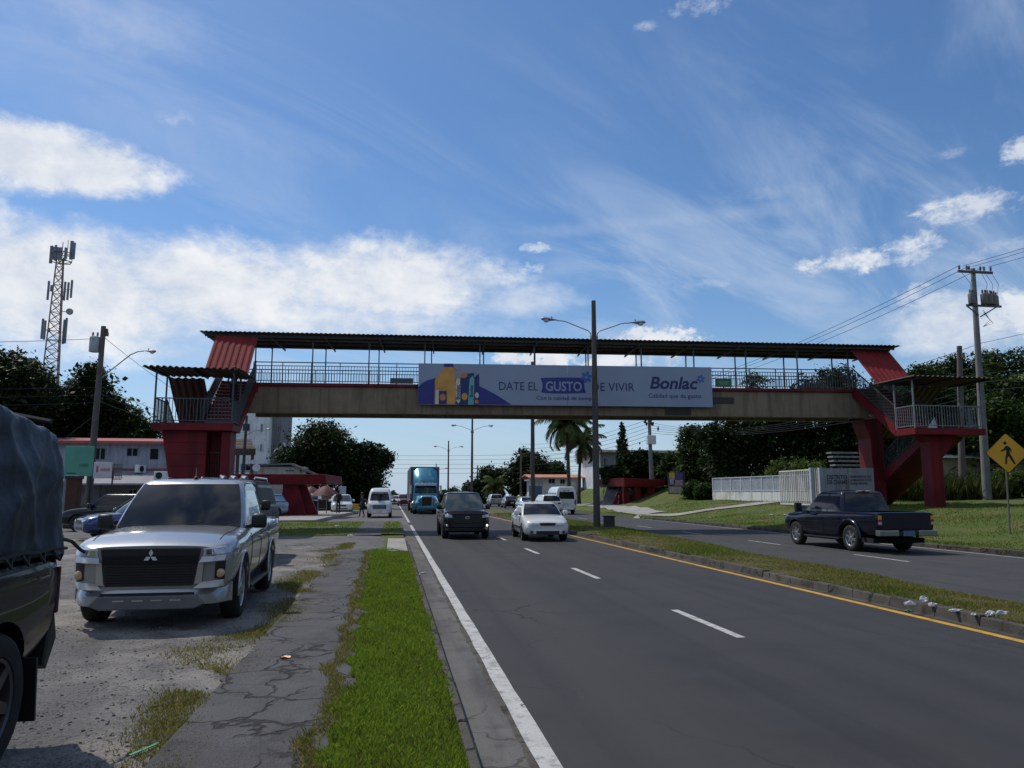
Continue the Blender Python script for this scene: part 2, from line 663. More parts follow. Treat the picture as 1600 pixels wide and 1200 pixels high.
def zterr(X, Y):
    b = zroad(Y)
    if X < .49:
        return b + (.06 if Y < 46 else -.02) * (1 if X > -60 else 1)
    d = X - 17.2
    if d < 0:
        return b - .06
    z = .15 * sst(d, -.1, .06) + .95 * sst(d, .4, 7.5) * (1 - .7 * sst(Y, 60, 74)) + .02 * min(60, max(0, d - 7))
    z += sst(Y, 62, 85) * 1.9 * sst(d, 6.5, 12)
    z += 17 * math.exp(-((X - 100) / 34) ** 2 - ((Y - 100) / 45) ** 2)
    return b * .4 + z + .035 * math.sin(X * 1.7 + Y * .6) * sst(d, .3, 2) + .03 * math.sin(Y * 1.1 - X * .4) * sst(d, .3, 2)


def axis_lines(segs):
    out = []
    for a, b, st in segs:
        n = max(1, round((b - a) / st))
        out += [a + (b - a) * i / n for i in range(n)]
    out.append(segs[-1][1])
    return out


xs = axis_lines([(-2500, -300, 400), (-300, -40, 20), (-40, 0, 5), (0, .48, .24), (.48, .56, .04), (.56, 17.0, 8.0), (17.0, 17.3, .06), (17.3, 30, .6), (30, 60, 2), (60, 180, 5), (180, 2500, 400)])
ys = axis_lines([(-40, 10, 4), (10, 75, 1), (75, 140, 3), (140, 400, 12), (400, 4000, 400)])
mb = MB()
nx = len(xs)
mb.add([(x, y, zterr(x, y)) for y in ys for x in xs],
       [(j * nx + i, j * nx + i + 1, (j + 1) * nx + i + 1, (j + 1) * nx + i) for j in range(len(ys) - 1) for i in range(nx - 1)])
terrain = tag(mb.build('terrain', G_GRASS, smooth=60), kind='structure')


def sheet(name, rows, mat, z, sub=None):
    """rows of (Y, xa, xb): a surface sheet that follows the road's level"""
    m = MB()
    vs = []
    for (Y, a, b) in rows:
        vs += [(a, Y, zroad(Y) + z), (b, Y, zroad(Y) + z)]
    m.add(vs, [(2 * i, 2 * i + 1, 2 * i + 3, 2 * i + 2) for i in range(len(rows) - 1)])
    return tag(m.build(name, mat), kind='structure')


YR = [-30, 0, 20, 40, 60, 80, 100, 125, 135, 145, 155, 170, 200, 260, 330]
road = sheet('road', [(y, .93, 7.56) for y in YR], G_ASPH, 0)


def med_edge(Y):
    return 9.3 + .076 * min(26, max(-10, Y - 10))


far_road = sheet('far_road', [(y, med_edge(y) - .1, 17.15 if y < 52 else 17.15 + min(2.2, (y - 52) * .14)) for y in [-30, 0, 10, 15, 20, 25, 30, 36, 44, 52, 60, 68, 80, 100, 125, 135, 145, 155, 170, 200, 260, 330]], G_ASPH2, 0)
gutter = sheet('gutter', [(y, .50, .93) for y in (-10, 10, 30, 46)], G_CONC, .001)
bay = sheet('bus_bay', [(46, -9, .93), (60, -7, .93), (80, -5, .93), (100, -2, .93), (120, .5, .93)], G_DRIVE, .0)


q_ = random.Random(4)
sheet('road_seam', [(2 + .22 * i, .905 + q_.uniform(-.02, .012), .957 + q_.uniform(-.006, .010)) for i in range(120)], G_KERB, .002)


def stripe(name, x0, x1, y0, y1, mat, parent, wob=0.0):
    m = MB()
    n = max(1, int((y1 - y0) / (.5 if y1 < 45 else 6)))
    vs = []
    q = random.Random(int(x0 * 100 + y0))
    for i in range(n + 1):
        Y = lerp(y0, y1, i / n)
        vs += [(x0 + q.uniform(-wob, wob), Y, zroad(Y) + .004), (x1 + q.uniform(-wob, wob), Y, zroad(Y) + .004)]
    m.add(vs, [(2 * i, 2 * i + 1, 2 * i + 3, 2 * i + 2) for i in range(n)])
    return m.build(name, mat, parent)


stripe('edge_line', .955, 1.105, 1, 43, M_WHITE, road, .006)
stripe('edge_line', .955, 1.105, 47, 160, M_WHITE, road)
stripe('median_line', 7.27, 7.40, 1, 200, M_YELL, road, .004)
for k in range(-1, 22):
    stripe('lane_dash', 4.13, 4.25, 9.05 + 6.55 * k, 11.3 + 6.55 * k, M_WHITE, road, .003)
for k in range(-1, 16):
    stripe('lane_dash', 12.97, 13.07, 18.2 + 6.6 * k, 20.6 + 6.6 * k, M_WHITE, far_road, .003)
stripe('edge_line', 16.72, 16.82, 2, 50, M_WHITE, far_road, .01)


def hfield(name, x0, x1, y0, y1, st, fn, mat):
    nu, nv = max(1, int((x1 - x0) / st)), max(1, int((y1 - y0) / st))
    m = MB()
    m.grid(lambda u, v: (lambda X, Y: (X, Y, fn(X, Y)))(lerp(x0, x1, u), lerp(y0, y1, v)), nu, nv)
    return tag(m.build(name, mat, smooth=60, fix=False), kind='structure')


def wav(X, Y, s):
    return math.sin(X * 2.1 * s + 1.3 * math.sin(Y * 1.1 * s)) * math.sin(Y * 1.7 * s + 1.1 * math.sin(X * 1.9 * s + 2))


def zlot(X, Y):
    return .105 + .018 * wav(X, Y, .8) + .010 * wav(X + 3, Y, 2.3) + .006 * wav(X, Y + 5, 5.1) - .03 * sst(Y, 22, 26)


lot = hfield('gravel_lot', -14, -1.36, 2.2, 31, .11, zlot, G_LOT)
lot2 = sheet('parking_ground', [(-20, -60, -14), (31, -60, -14)], G_LOT, .09)
lot3 = sheet('back_lot', [(31, -60, -9.2), (48, -60, -9.2), (48.01, -60, -9), (95, -60, -5)], G_DRIVE, .075)


def vedge(Y):
    return -.34 - .20 * (Y - 5) / 15 + .06 * math.sin(Y * 1.9) + .05 * math.sin(Y * 4.7) + .04 * math.sin(Y * 11)


def zverge(X, Y):
    return .112 + .02 * wav(X, Y, 1.2) - .02 * sst(X, .3, .49)


mb = MB()
mb.grid(lambda u, v: (lambda Y: (lambda X: (X, Y, .132 + .010 * wav(X, Y, 1.6) + .006 * wav(X + 1, Y, 4) - .03 * sst(u, .93, 1.0)))(lerp(-1.40, vedge(Y) + .05, u)))(lerp(2.2, 22.4, v)), 9, 240)
path = tag(mb.build('footway', G_PATH, smooth=60, fix=False), kind='structure')
drive = hfield('driveway', -9.3, .50, 22.2, 31.4, .3, lambda X, Y: .095 + .012 * wav(X, Y, 1.1) - .085 * sst(X, -.9, .45), G_DRIVE)
verge = hfield('grass_verge', -.70, .49, 2.2, 22.2, .08, lambda X, Y: zverge(X, Y) - .06 * sst(vedge(Y) - X, -.02, .12), G_VERGE)
slab = MB().span(-.12, .47, 22.2, 28.2, -.05, .135).build('concrete_slab', G_WALK, bevel=.012)
tag(slab, kind='structure')
kerb0 = MB()
for k in range(14):
    kerb0.span(.49, .555, 2.2 + k * 1.76, 2.2 + (k + 1) * 1.76 - .012, -.05, .118 + .004 * (k % 3))
tag(kerb0.build('kerb', G_KERB, bevel=.01), kind='structure')
isle1 = hfield('grass_island', -9.3, -1.5, 31.0, 45.6, .35, lambda X, Y: .12 + .03 * wav(X, Y, .8), G_GRASS)
isle2 = hfield('grass_island', -.40, .44, 31.6, 45.0, .3, lambda X, Y: .12 + .02 * wav(X, Y, .9), G_GRASS)
path2 = hfield('footway', -1.5, -.40, 31.0, 46.0, .3, lambda X, Y: .118 + .006 * wav(X, Y, 1.3), G_PATH)
kb = MB()
for k in range(8):
    kb.span(.44, .52, 31.6 + k * 1.68, 31.6 + (k + 1) * 1.68 - .02, -.05, .12)
tag(kb.build('kerb', G_KERB, bevel=.01), kind='structure')
plat = MB().prism([(-9.2, 45.9), (-4.35, 45.9), (-3.9, 55), (-2.9, 70), (-9.2, 70)], lambda a, b, h: (a, b, h), -.1, .21)
tag(plat.build('bus_platform', G_WALK, bevel=.015), kind='structure')

# median: kerb stones, then a strip of dry turf
kb = MB()
k = 0
y = 1.0
while y < 200:
    ln = 2.05 + .2 * math.sin(k * 2.7)
    if y > 60: ln = 12
    zt = .132 + .018 * math.sin(k * 1.9)
    kb.hexa([Vector(q) for q in ((7.60, y, -.05 + zroad(y)), (7.80, y, -.05 + zroad(y)), (7.80, y + ln - .010, -.05 + zroad(y + ln)), (7.60, y + ln - .010, -.05 + zroad(y + ln)),
                                 (7.635, y, zt + zroad(y)), (7.80, y, zt + zroad(y)), (7.80, y + ln - .010, zt + zroad(y + ln)), (7.635, y + ln - .010, zt + zroad(y + ln)))])
    y += ln
    k += 1
tag(kb.build('median_kerb', G_KERB, bevel=.012), kind='structure')
sheet('median_gutter', [(y, 7.50, 7.64) for y in YR], G_KERB, .002)


def zmed(X, Y):
    e = med_edge(Y)
    t = (X - 7.78) / (e - 7.78)
    return zroad(Y) + .128 + .085 * math.sin(PI * min(1, max(0, t)) ** .8) * (1 - .35 * t) - .10 * t ** 4 + .018 * wav(X, Y, 1.1) + .008 * wav(X, Y, 3.3)


mb = MB()
ym = axis_lines([(1, 50, .25), (50, 125, 3), (125, 200, 10)])
nu = 16
mb.add([(lerp(7.78, med_edge(Y), i / nu), Y, zmed(lerp(7.78, med_edge(Y), i / nu), Y)) for Y in ym for i in range(nu + 1)],
       [(j * (nu + 1) + i, j * (nu + 1) + i + 1, (j + 1) * (nu + 1) + i + 1, (j + 1) * (nu + 1) + i) for j in range(len(ym) - 1) for i in range(nu)])
tag(mb.build('median_strip', G_MEDIAN, smooth=60), kind='structure')

# right-hand kerb and walks
kb = MB()
for k in range(34):
    y0 = -10 + k * 1.8
    if 49.5 < y0 < 56: continue
    kb.span(17.06 + .015 * math.sin(k * 3), 17.24, y0, y0 + 1.77, -.05, .14 + .02 * math.sin(k * 1.7))
tag(kb.build('kerb', G_KERB, bevel=.015), kind='structure')


def ribbon(name, pts, w, mat, lift=.02):
    m = MB()
    n = 10
    P = []
    for a, b in zip(pts, pts[1:]):
        for i in range(n):
            P.append(Vector((lerp(a[0], b[0], i / n), lerp(a[1], b[1], i / n), 0)))
    P.append(Vector((*pts[-1], 0)))
    vs = []
    for i, q in enumerate(P):
        t = (P[min(i + 1, len(P) - 1)] - P[max(0, i - 1)]).normalized()
        s_ = Vector((-t.y, t.x, 0)) * w / 2
        for e in (-1, -.33, .33, 1):
            c = q + s_ * e
            vs.append((c.x, c.y, zterr(c.x, c.y) + lift))
    m.add(vs, [(4 * i + j, 4 * i + j + 1, 4 * i + j + 5, 4 * i + j + 4) for i in range(len(P) - 1) for j in range(3)])
    return tag(m.build(name, mat), kind='structure')


ribbon('walkway', [(17.5, 53.5), (19.0, 50.5), (22, 48.2), (25.5, 47.0), (29.5, 46.2)], 1.5, G_WALK, .05)
ribbon('shelter_apron', [(18.6, 54), (19.4, 62), (21.5, 74), (22, 90)], 2.2, G_WALK, .05)


# ---------------------------------------------------------------- grass, pebbles
def blades(name, X, Y, Z, h, w, mat, lean=.5):
    n = len(X)
    a = nrg.uniform(0, 2 * PI, n)
    la = nrg.uniform(0, 2 * PI, n)
    hh = h * nrg.uniform(.5, 1.25, n)
    ww = w * nrg.uniform(.7, 1.3, n)
    dx, dy = np.cos(a) * ww / 2, np.sin(a) * ww / 2
    le = lean * hh * nrg.uniform(.2, 1, n)
    tx, ty = X + np.cos(la) * le, Y + np.sin(la) * le
    v = np.empty((n, 4, 3))
    v[:, 0] = np.stack([X - dx, Y - dy, Z], 1)
    v[:, 1] = np.stack([X + dx, Y + dy, Z], 1)
    v[:, 2] = np.stack([X + (tx - X) * .45 + dx * .7, Y + (ty - Y) * .45 + dy * .7, Z + hh * .62], 1)
    v[:, 3] = np.stack([tx, ty, Z + hh * .95], 1)
    return tag(np_mesh(name, v.reshape(-1, 3), 4, mat), kind='stuff')


def spread(n, y0, y1, p=1.0):
    """distances along the road, more of them near the camera"""
    u = nrg.uniform(0, 1, n)
    return (y0 ** (1 - p) + u * (y1 ** (1 - p) - y0 ** (1 - p))) ** (1 / (1 - p)) if p != 1 else y0 * (y1 / y0) ** u


n = 120000
Y = spread(n, 4.2, 22.8, 1.25)
X = nrg.uniform(-.66, .55, n)
edge = -.34 - .20 * (Y - 5) / 15 + .06 * np.sin(Y * 1.9) + .05 * np.sin(Y * 4.7) + .04 * np.sin(Y * 11)
k = (X > edge) & (X < .52 + .035 * np.sin(Y * 5) + .025 * np.sin(Y * 13.7) + .02 * np.sin(Y * 31))
X, Y = X[k], Y[k]
tuft = .85 + .25 * np.sin(X * 9 + Y * 2.3) * np.sin(Y * 3.1 + X * 4) + .18 * np.sin(Y * 9.3) * np.sin(X * 17)
blades('verge_grass', X, Y, np.array([zverge(a, b) for a, b in zip(X, Y)]), .044 * tuft * (1 + .016 * Y), .006 * (1 + .05 * Y), B_GREEN, .75)
n = 9000
Y = spread(n, 4.2, 22, 1.25)
X = nrg.uniform(-.5, .52, n)
k = (X > -.36 - .18 * (Y - 5) / 15) & (np.sin(X * 6 + Y * 1.7) + np.sin(Y * 2.9 - X * 5) + nrg.normal(0, .7, n) > .3)
X, Y = X[k], Y[k]
blades('rough_verge_grass', X, Y, np.array([zverge(a, b) for a, b in zip(X, Y)]), (.052) * (1 + .016 * Y), .006 * (1 + .05 * Y), B_MIX, .8)
n = 30000
Y = spread(n, 4.0, 26, 1.2)
c_ = -1.50 - .22 * np.sin(Y * .9 + .5) - .12 * np.sin(Y * 2.3)
X = c_ + nrg.normal(0, .16 + .05 * np.sin(Y * 1.7), n)
k = (np.sin(Y * 1.3 + 1) + .6 * np.sin(Y * 3.1 + X * 3) > -1.0) & (X < -1.12)
X, Y = X[k], Y[k]
blades('verge_weeds', X, Y, np.full(len(X), .105), .036 * (1 + .02 * Y), .0055 * (1 + .05 * Y), B_DRY, .9)
n = 9000
Y = spread(n, 4.0, 22, 1.2)
X = -.42 - .17 * (Y - 5) / 15 + nrg.normal(0, .04, n) - .05 * np.maximum(0, np.sin(Y * 2.7) + np.sin(Y * 6.1))
blades('dry_edge_grass', X, Y, np.full(len(X), .118), .038 * (1 + .02 * Y), .007 * (1 + .05 * Y), B_DRY, .9)
n = 70000
Y = spread(n, 7.5, 60, 1.35)
t = nrg.uniform(0.0, 1, n)
X = 7.74 + t * (np.array([med_edge(q) for q in Y]) - 7.72)
Z = np.array([zmed(a, b) for a, b in zip(X, Y)]) - .01
tuft = .8 + .45 * np.sin(X * 5 + Y * 1.3) * np.sin(Y * 2.1 + X * 3)
gr = np.sin(X * 1.9 + Y * .55) + np.sin(Y * .8 - X) + nrg.normal(0, .6, n) + (Y - 22) * .09
sel = gr > .55
blades('median_grass', X[sel], Y[sel], Z[sel], .062 * tuft[sel] * (1 + .012 * Y[sel]), .009 * (1 + .05 * Y[sel]), B_TURF, .8)
blades('dry_median_grass', X[~sel], Y[~sel], Z[~sel], .052 * tuft[~sel] * (1 + .012 * Y[~sel]), .009 * (1 + .05 * Y[~sel]), B_DRY, .9)
n = 60000
Y = spread(n, 15, 62, 1.2)
X = 17.22 + nrg.uniform(0, 1, n) ** 1.2 * 12
Z = np.array([zterr(a, b) for a, b in zip(X, Y)]) - .01
blades('bank_grass', X, Y, Z, .085 * (.8 + .5 * np.sin(X * 1.4 + Y * .7) * np.sin(Y * .9)), .012 * (1 + .04 * Y), B_TURF, .8)
n = 9000
Y = nrg.uniform(31.2, 45.4, n)
X = nrg.uniform(-9.2, .42, n)
k = (X < -1.55) | (X > -.38)
X, Y = X[k], Y[k]
blades('island_grass', X, Y, np.full(len(X), .12), .06, .03, B_TURF, .8)

mb = MB()
for i in range(3200):
    Y_ = 4.3 + 14 * rnd.random() ** 1.8
    X_ = -1.5 - abs(rnd.gauss(0, 1)) * 1.4 * (.5 + Y_ / 9)
    if X_ < -9: continue
    s_ = rnd.choice((.006, .007, .008, .010, .012, .016, .022)) * (.8 + .03 * Y_)
    a_ = rnd.uniform(0, 6)
    q = [rnd.uniform(.6, 1.2) for _ in range(6)]
    z_ = zlot(X_, Y_)
    top = [(X_ + s_ * q[j] * math.cos(a_ + j * 2.1) * .5, Y_ + s_ * q[j] * math.sin(a_ + j * 2.1) * .5, z_ + s_ * .5) for j in range(3)]
    bot = [(X_ + s_ * q[j + 3] * math.cos(a_ + j * 2.1 + .3), Y_ + s_ * q[j + 3] * math.sin(a_ + j * 2.1 + .3), z_ - .004) for j in range(3)]
    mb.add(top + bot, [(0, 1, 2), (0, 3, 4, 1), (1, 4, 5, 2), (2, 5, 3, 0)])
tag(mb.build('loose_gravel', M('stone', (.20, .19, .18), .95, var=.5, scale=9)), kind='stuff')
mb = MB()
for (X_, Y_, sx, sy, a_) in ((-1.52, 5.6, .16, .07, .8), (-1.38, 4.95, .13, .09, 1.1), (-1.66, 6.6, .2, .06, .9), (-1.42, 4.62, .09, .07, .2), (-1.45, 6.1, .09, .06, 1.4), (-1.40, 7.3, .1, .05, 1.3)):
    q = [rnd.uniform(.55, 1.25) for _ in range(7)]
    ca, sa = math.cos(a_), math.sin(a_)
    poly = [(sx * q[j] * math.cos(j * .9), sy * q[j] * math.sin(j * .9)) for j in range(7)]
    mb.prism(poly, lambda a, b, h: (X_ + a * ca - b * sa, Y_ + a * sa + b * ca, h + .03 * a), .06, .122)
tag(mb.build('broken_paving', G_PATH, bevel=.006), kind='stuff')


# ---------------------------------------------------------------- footbridge
def paint_mat(name, col, rough=.55, stain=(.5, .5, .5), var=.12):
    """old paint on concrete: blotchy, streaked downwards"""
    m = ground_mat(name, (tuple(c * (1 - var) for c in col), tuple(c * (1 + var) for c in col), tuple(c * s for c, s in zip(col, stain))), (.8, .7), rough,
                   bump=.25, bscale=18, streak=((3.0, 3.0, .35), tuple(c * .38 for c in col), .75), dist=.01)
    return m


M_RED = paint_mat('red_paint', (.175, .010, .016), .6, (.6, .6, .6))
M_BEAM = paint_mat('cream_concrete', (.25, .195, .135), .8, (.82, .8, .78))
M_ROOFRED = M('red_roof_sheet', (.19, .022, .022), .75, 0, .18, 1.5, .1, 8, spec=.15)
M_ROOFDARK = M('brown_roof_sheet', (.05, .026, .024), .5, .1, .25, 1.2)
M_STEEL = M('railing_steel', (.07, .08, .09), .5, .4, .25, 5)
M_STEELP = M('pale_steel', (.22, .23, .24), .5, .3, .2, 5)
M_DARK = M('dark_metal', (.03, .03, .033), .5, .2, .2, 5)
M_BLACK = M('black_rubber', (.012, .012, .013), .75, 0, .2, 8)

BA, BB = Vector((-7.1, 37.6, 0)), Vector((23.0, 35.5, 0))
BX = (BB - BA).normalized()
BY = Vector((-BX.y, BX.x, 0))
BASE = Vector((-7.6, 33.5, .1))


def bp(s, t, z):
    return BA + BX * s + BY * t + Vector((0, 0, z))


bridge = thing('footbridge', 'red and cream covered footbridge spanning both carriageways with stairs at each end', 'footbridge', BASE)


def bspan(m, s0, s1, t0, t1, z0, z1):
    return m.hexa([bp(s, t, z) for z in (z0, z1) for s, t in ((s0, t0), (s1, t0), (s1, t1), (s0, t1))])


def bbuild(m, name, mat, parent=bridge, **k):
    return m.build(name, mat, parent, off=BASE, **k)


m = MB()
bspan(m, .15, 30.9, 0, .32, 5.50, 6.775)
bspan(m, .15, 30.9, 1.95, 2.27, 5.50, 6.775)
bspan(m, .15, 30.9, .323, 1.947, 6.3, 6.772)
bbuild(m, 'deck_beam', M_BEAM, bevel=.02)
m = MB()
bspan(m, -1.2, 31.6, -.12, 2.39, 6.78, 6.93)
bbuild(m, 'deck_slab', M_RED, bevel=.015)


def corrugated(m, fn, nu, period, length, amp=.028, nv=1):
    """roof sheet: fn(u, v, lift) with ribs across u"""
    n = max(4, int(length / period) * 4)
    vs = []
    for j in range(nv + 1):
        for i in range(n + 1):
            k = i % 4
            vs.append(fn(i / n, j / nv, amp if k in (1, 2) else -amp))
    up = len(vs)
    for j in range(nv + 1):
        for i in range(n + 1):
            k = i % 4
            vs.append(fn(i / n, j / nv, (amp if k in (1, 2) else -amp) - .02))
    fs = []
    for j in range(nv):
        for i in range(n):
            a = j * (n + 1) + i
            fs.append((a, a + 1, a + n + 2, a + n + 1))
            fs.append((up + a, up + a + n + 1, up + a + n + 2, up + a + 1))
    for i in range(n):
        fs.append((i, up + i, up + i + 1, i + 1))
        a = nv * (n + 1) + i
        fs.append((a, a + 1, up + a + 1, up + a))
    m.add(vs, fs)


m = MB()
corrugated(m, lambda u, v, h: bp(lerp(-1.95, 32.45, u), lerp(-.62, 2.75, v), lerp(lerp(9.28, 9.13, u), lerp(9.22, 9.10, u), v) + h), 1, .22, 34.4, .014)
roof = bbuild(m, 'roof', M_ROOFDARK)
m = MB()
for t in (-.3, .1, 1.1, 2.1, 2.5):
    m.bar(bp(-1.8, t, 9.13), bp(32.3, t, 9.0), .06, .10)
for i in range(14):
    s = -1.2 + i * 2.53
    m.bar(bp(s, -.5, 9.06 - .15 * s / 34), bp(s, 2.65, 9.0 - .12 * s / 34), .06, .08)
bbuild(m, 'roof_frame', M_DARK, roof)


def railing(m, P, h=1.0, step=.135, mid=True, rb=.011, rr=.022):
    """P: floor points; rails parallel to the floor, thin upright bars"""
    for a, b in zip(P, P[1:]):
        a, b = Vector(a), Vector(b)
        u = Vector((0, 0, 1))
        m.bar(a + u * h, b + u * h, rr * 2)
        if mid: m.bar(a + u * h * .83, b + u * h * .83, rr * 1.5)
        m.bar(a + u * .10, b + u * .10, rr * 1.6)
        n = max(2, int((b - a).length / step))
        for i in range(n + 1):
            q = a.lerp(b, i / n)
            m.bar(q + u * (.10 if i % 10 else 0), q + u * h * (.83 if mid and i % 10 else 1), rb * 2 * (1.0 if i % 10 else 1.8))


m = MB()
railing(m, [bp(.45, -.02, 6.93), bp(30.3, -.02, 6.93)])
bbuild(m, 'railing', M_STEEL)
m = MB()
railing(m, [bp(-1.1, 2.28, 6.93), bp(31.4, 2.28, 6.93)])
bbuild(m, 'railing', M_STEEL)
for i in range(12):
    for t, d in ((.04, 0), (2.2, .28)):
        s = .5 + i * 2.68 + d
        m = MB()
        m.bar(bp(s, t, 6.93), bp(s, t, 9.10), .055)
        m.bar(bp(s - .02, t, 8.98), bp(s - .17, t, 9.08), .03)
        bbuild(m, 'roof_post', M_STEEL)


def flight(m, x0, x1, y0, z0, y1, z1, n, under=.22):
    """solid sawtooth stair between (y0, z0) low and (y1, z1) high"""
    pl = []
    for i in range(n):
        pl.append((lerp(y0, y1, i / n), lerp(z0, z1, i / n)))
        pl.append((lerp(y0, y1, i / n), lerp(z0, z1, (i + 1) / n)))
    pl.append((y1, z1))
    pl.append((y1, z1 - under * 1.6))
    pl.append((y0, z0 - under * .6))
    m.prism(pl, lambda a, b, h: (h, a, b), x0, x1)


def stairs_part(name, parent=bridge):
    o = bpy.data.objects.new(name, None)
    COL.objects.link(o)
    o.parent = parent
    return o


def stair_tower(sg, xa, xb, xm, ylo, yl2, ydeck, zl, zg, yend, label):
    """sg: +1 the upper flight lies at xa..xm (right stairs) ; the lower flight lies beyond it"""
    up0, up1 = (xa, xm - sg * .07)
    lo0, lo1 = (xm + sg * .07, xb)
    m = MB()
    flight(m, min(up0, up1), max(up0, up1), yl2, zl, ydeck, 6.93, 13)
    fl = bbuild(m, 'upper_flight', M_RED)
    m = MB()
    for i in range(1, 14):
        yy, zz = lerp(yl2, ydeck, (i - 1) / 13), lerp(zl, 6.93, i / 13)
        m.span(min(up0, up1) + .06, max(up0, up1) - .06, yy - .03, yy + .05, zz - .03, zz + .006)
    bbuild(m, 'step_nosing', M_STEELP, fl)
    m = MB()
    for xq in (up0, up1):
        m.prism([(yl2, zl - .28), (ydeck + .15, 6.56), (ydeck + .15, 7.02), (yl2, zl + .22)], lambda a, b, h: (h, a, b), xq - .055, xq + .055)
    bbuild(m, 'stringer', M_RED, bevel=.01)
    m = MB()
    flight(m, min(lo0, lo1), max(lo0, lo1), yend, zg, yl2 + .02, zl, 20, .25)
    bbuild(m, 'lower_flight', M_RED)
    m = MB()
    for xq in (lo0, lo1):
        m.prism([(yend, zg - .15), (yl2 + .03, zl - .32), (yl2 + .03, zl + .2), (yend, zg + .36)], lambda a, b, h: (h, a, b), xq - .06, xq + .06)
    bbuild(m, 'stringer', M_RED, bevel=.01)
    x0, x1 = min(xa, xb), max(xa, xb)
    m = MB().span(x0 - .06, x1 + .06, ylo, yl2 - .01, zl - .30, zl)
    bbuild(m, 'landing', M_RED, bevel=.015)
    m = MB()
    railing(m, [(xa, yl2, zl), (xa, ylo + .06, zl), (xb, ylo + .06, zl), (xb, yl2, zl)], 1.0, mid=False)
    land = bbuild(m, 'landing_railing', M_STEELP if sg > 0 else M_STEEL)
    m = MB()
    railing(m, [(up0, yl2, zl + .2), (up0, ydeck + .1, 7.02)], .95, mid=False)
    bbuild(m, 'stair_railing', M_STEEL)
    m = MB()
    railing(m, [(up1, yl2, zl + .2), (up1, ydeck + .1, 7.02)], .95, mid=False)
    bbuild(m, 'stair_railing', M_STEEL)
    m = MB()
    railing(m, [(lo0, yl2 + .1, zl + .18), (lo0, yend, zg + .3)], .95, mid=False)
    bbuild(m, 'stair_railing', M_STEEL)
    m = MB()
    railing(m, [(lo1, yl2 + .1, zl + .18), (lo1, yend, zg + .3)], .95, mid=False)
    bbuild(m, 'stair_railing', M_STEEL)
    for xq, yq in ((xa, ylo + .06), (xb, ylo + .06), (xa, yl2 - .05), (xb, yl2 - .05)):
        m = MB().bar((xq, yq, zl - .1), (xq, yq, zl + 2.12), .06)
        bbuild(m, 'roof_post', M_STEELP if sg > 0 else M_STEEL)
    return x0, x1


# left stairs: tapered pier under the landing
stair_tower(-1, -6.55, -9.56, -8.1, 32.6, 34.2, 37.45, 4.55, .12, 40.6, '')
m = MB()
corrugated(m, lambda u, v, h: (lerp(-10.0, -6.15, u), lerp(32.25, 35.1, v), 6.80 - .05 * u + .03 * v + h * (1 + .5 * math.sin(u * 9))), 1, .24, 3.85, .025)
m.mat(0)
lr = bbuild(m, 'landing_roof', M_ROOFDARK)
m = MB()
for xq in (-9.7, -8.1, -6.5):
    m.bar((xq, 32.35, 6.71), (xq, 35, 6.73), .06, .09)
bbuild(m, 'roof_frame', M_DARK, lr)
m = MB()
corrugated(m, lambda u, v, h: (lerp(-8.35, -6.45, u), lerp(34.95, 37.1, v), lerp(6.78, 9.05, v) + h), 1, .26, 1.9, .02)
bbuild(m, 'stair_roof', M_ROOFRED)
m = MB()
corrugated(m, lambda u, v, h: (lerp(-9.75, -8.25, u), lerp(35.0, 38.2, v), lerp(6.72, 4.0, v) + h), 1, .30, 1.5, .02)
bbuild(m, 'stair_roof', M_ROOFDARK)
m = MB()
X0, X1 = -9.30, -7.55
for i in range(9):
    za, zb_ = lerp(.0, 4.25, i / 9), lerp(.0, 4.25, (i + 1) / 9) - .012
    fa, fb = lerp(-8.35, X0, (za / 4.25) ** .8 if za > 0 else 0), lerp(-8.35, X0, (zb_ / 4.25) ** .8)
    m.hexa([Vector(q) for q in ((fa, 32.95, za), (X1, 32.95, za), (X1, 34.1, za), (fa, 34.1, za), (fb, 32.95, zb_), (X1, 32.95, zb_), (X1, 34.1, zb_), (fb, 34.1, zb_))])
m.hexa([Vector(q) for q in ((-8.15, 33.0, 0), (-7.56, 33.0, 0), (-7.56, 34.06, 0), (-8.15, 34.06, 0), (-9.1, 33.0, 4.24), (-7.56, 33.0, 4.24), (-7.56, 34.06, 4.24), (-9.1, 34.06, 4.24))])
bbuild(m, 'tapered_pier', M_RED)
m = MB().span(-6.98, -6.62, 32.95, 34.1, 0, 4.245)
bbuild(m, 'pier', M_RED, bevel=.02)
m = MB().span(-7.55, -6.98, 33.75, 34.0, 0, 4.24)
bbuild(m, 'recess_wall', M_RED)
m = MB()
for i in range(6):
    m.bar((-7.5 + i * .095, 33.3, .15), (-7.5 + i * .095, 33.3, 3.4), .02)
for z in (.2, 1.2, 2.3, 3.4):
    m.bar((-7.52, 33.3, z), (-7.0, 33.3, z), .035)
bbuild(m, 'gate', M_DARK)
m = MB().span(-8.3, -6.4, 37.35, 40.0, 6.5, 6.775)
bbuild(m, 'deck_platform', M_RED, bevel=.015)
m = MB().span(-9.1, -8.1, 38.3, 39.5, 0, 6.49)
bbuild(m, 'pier', M_RED, bevel=.03)

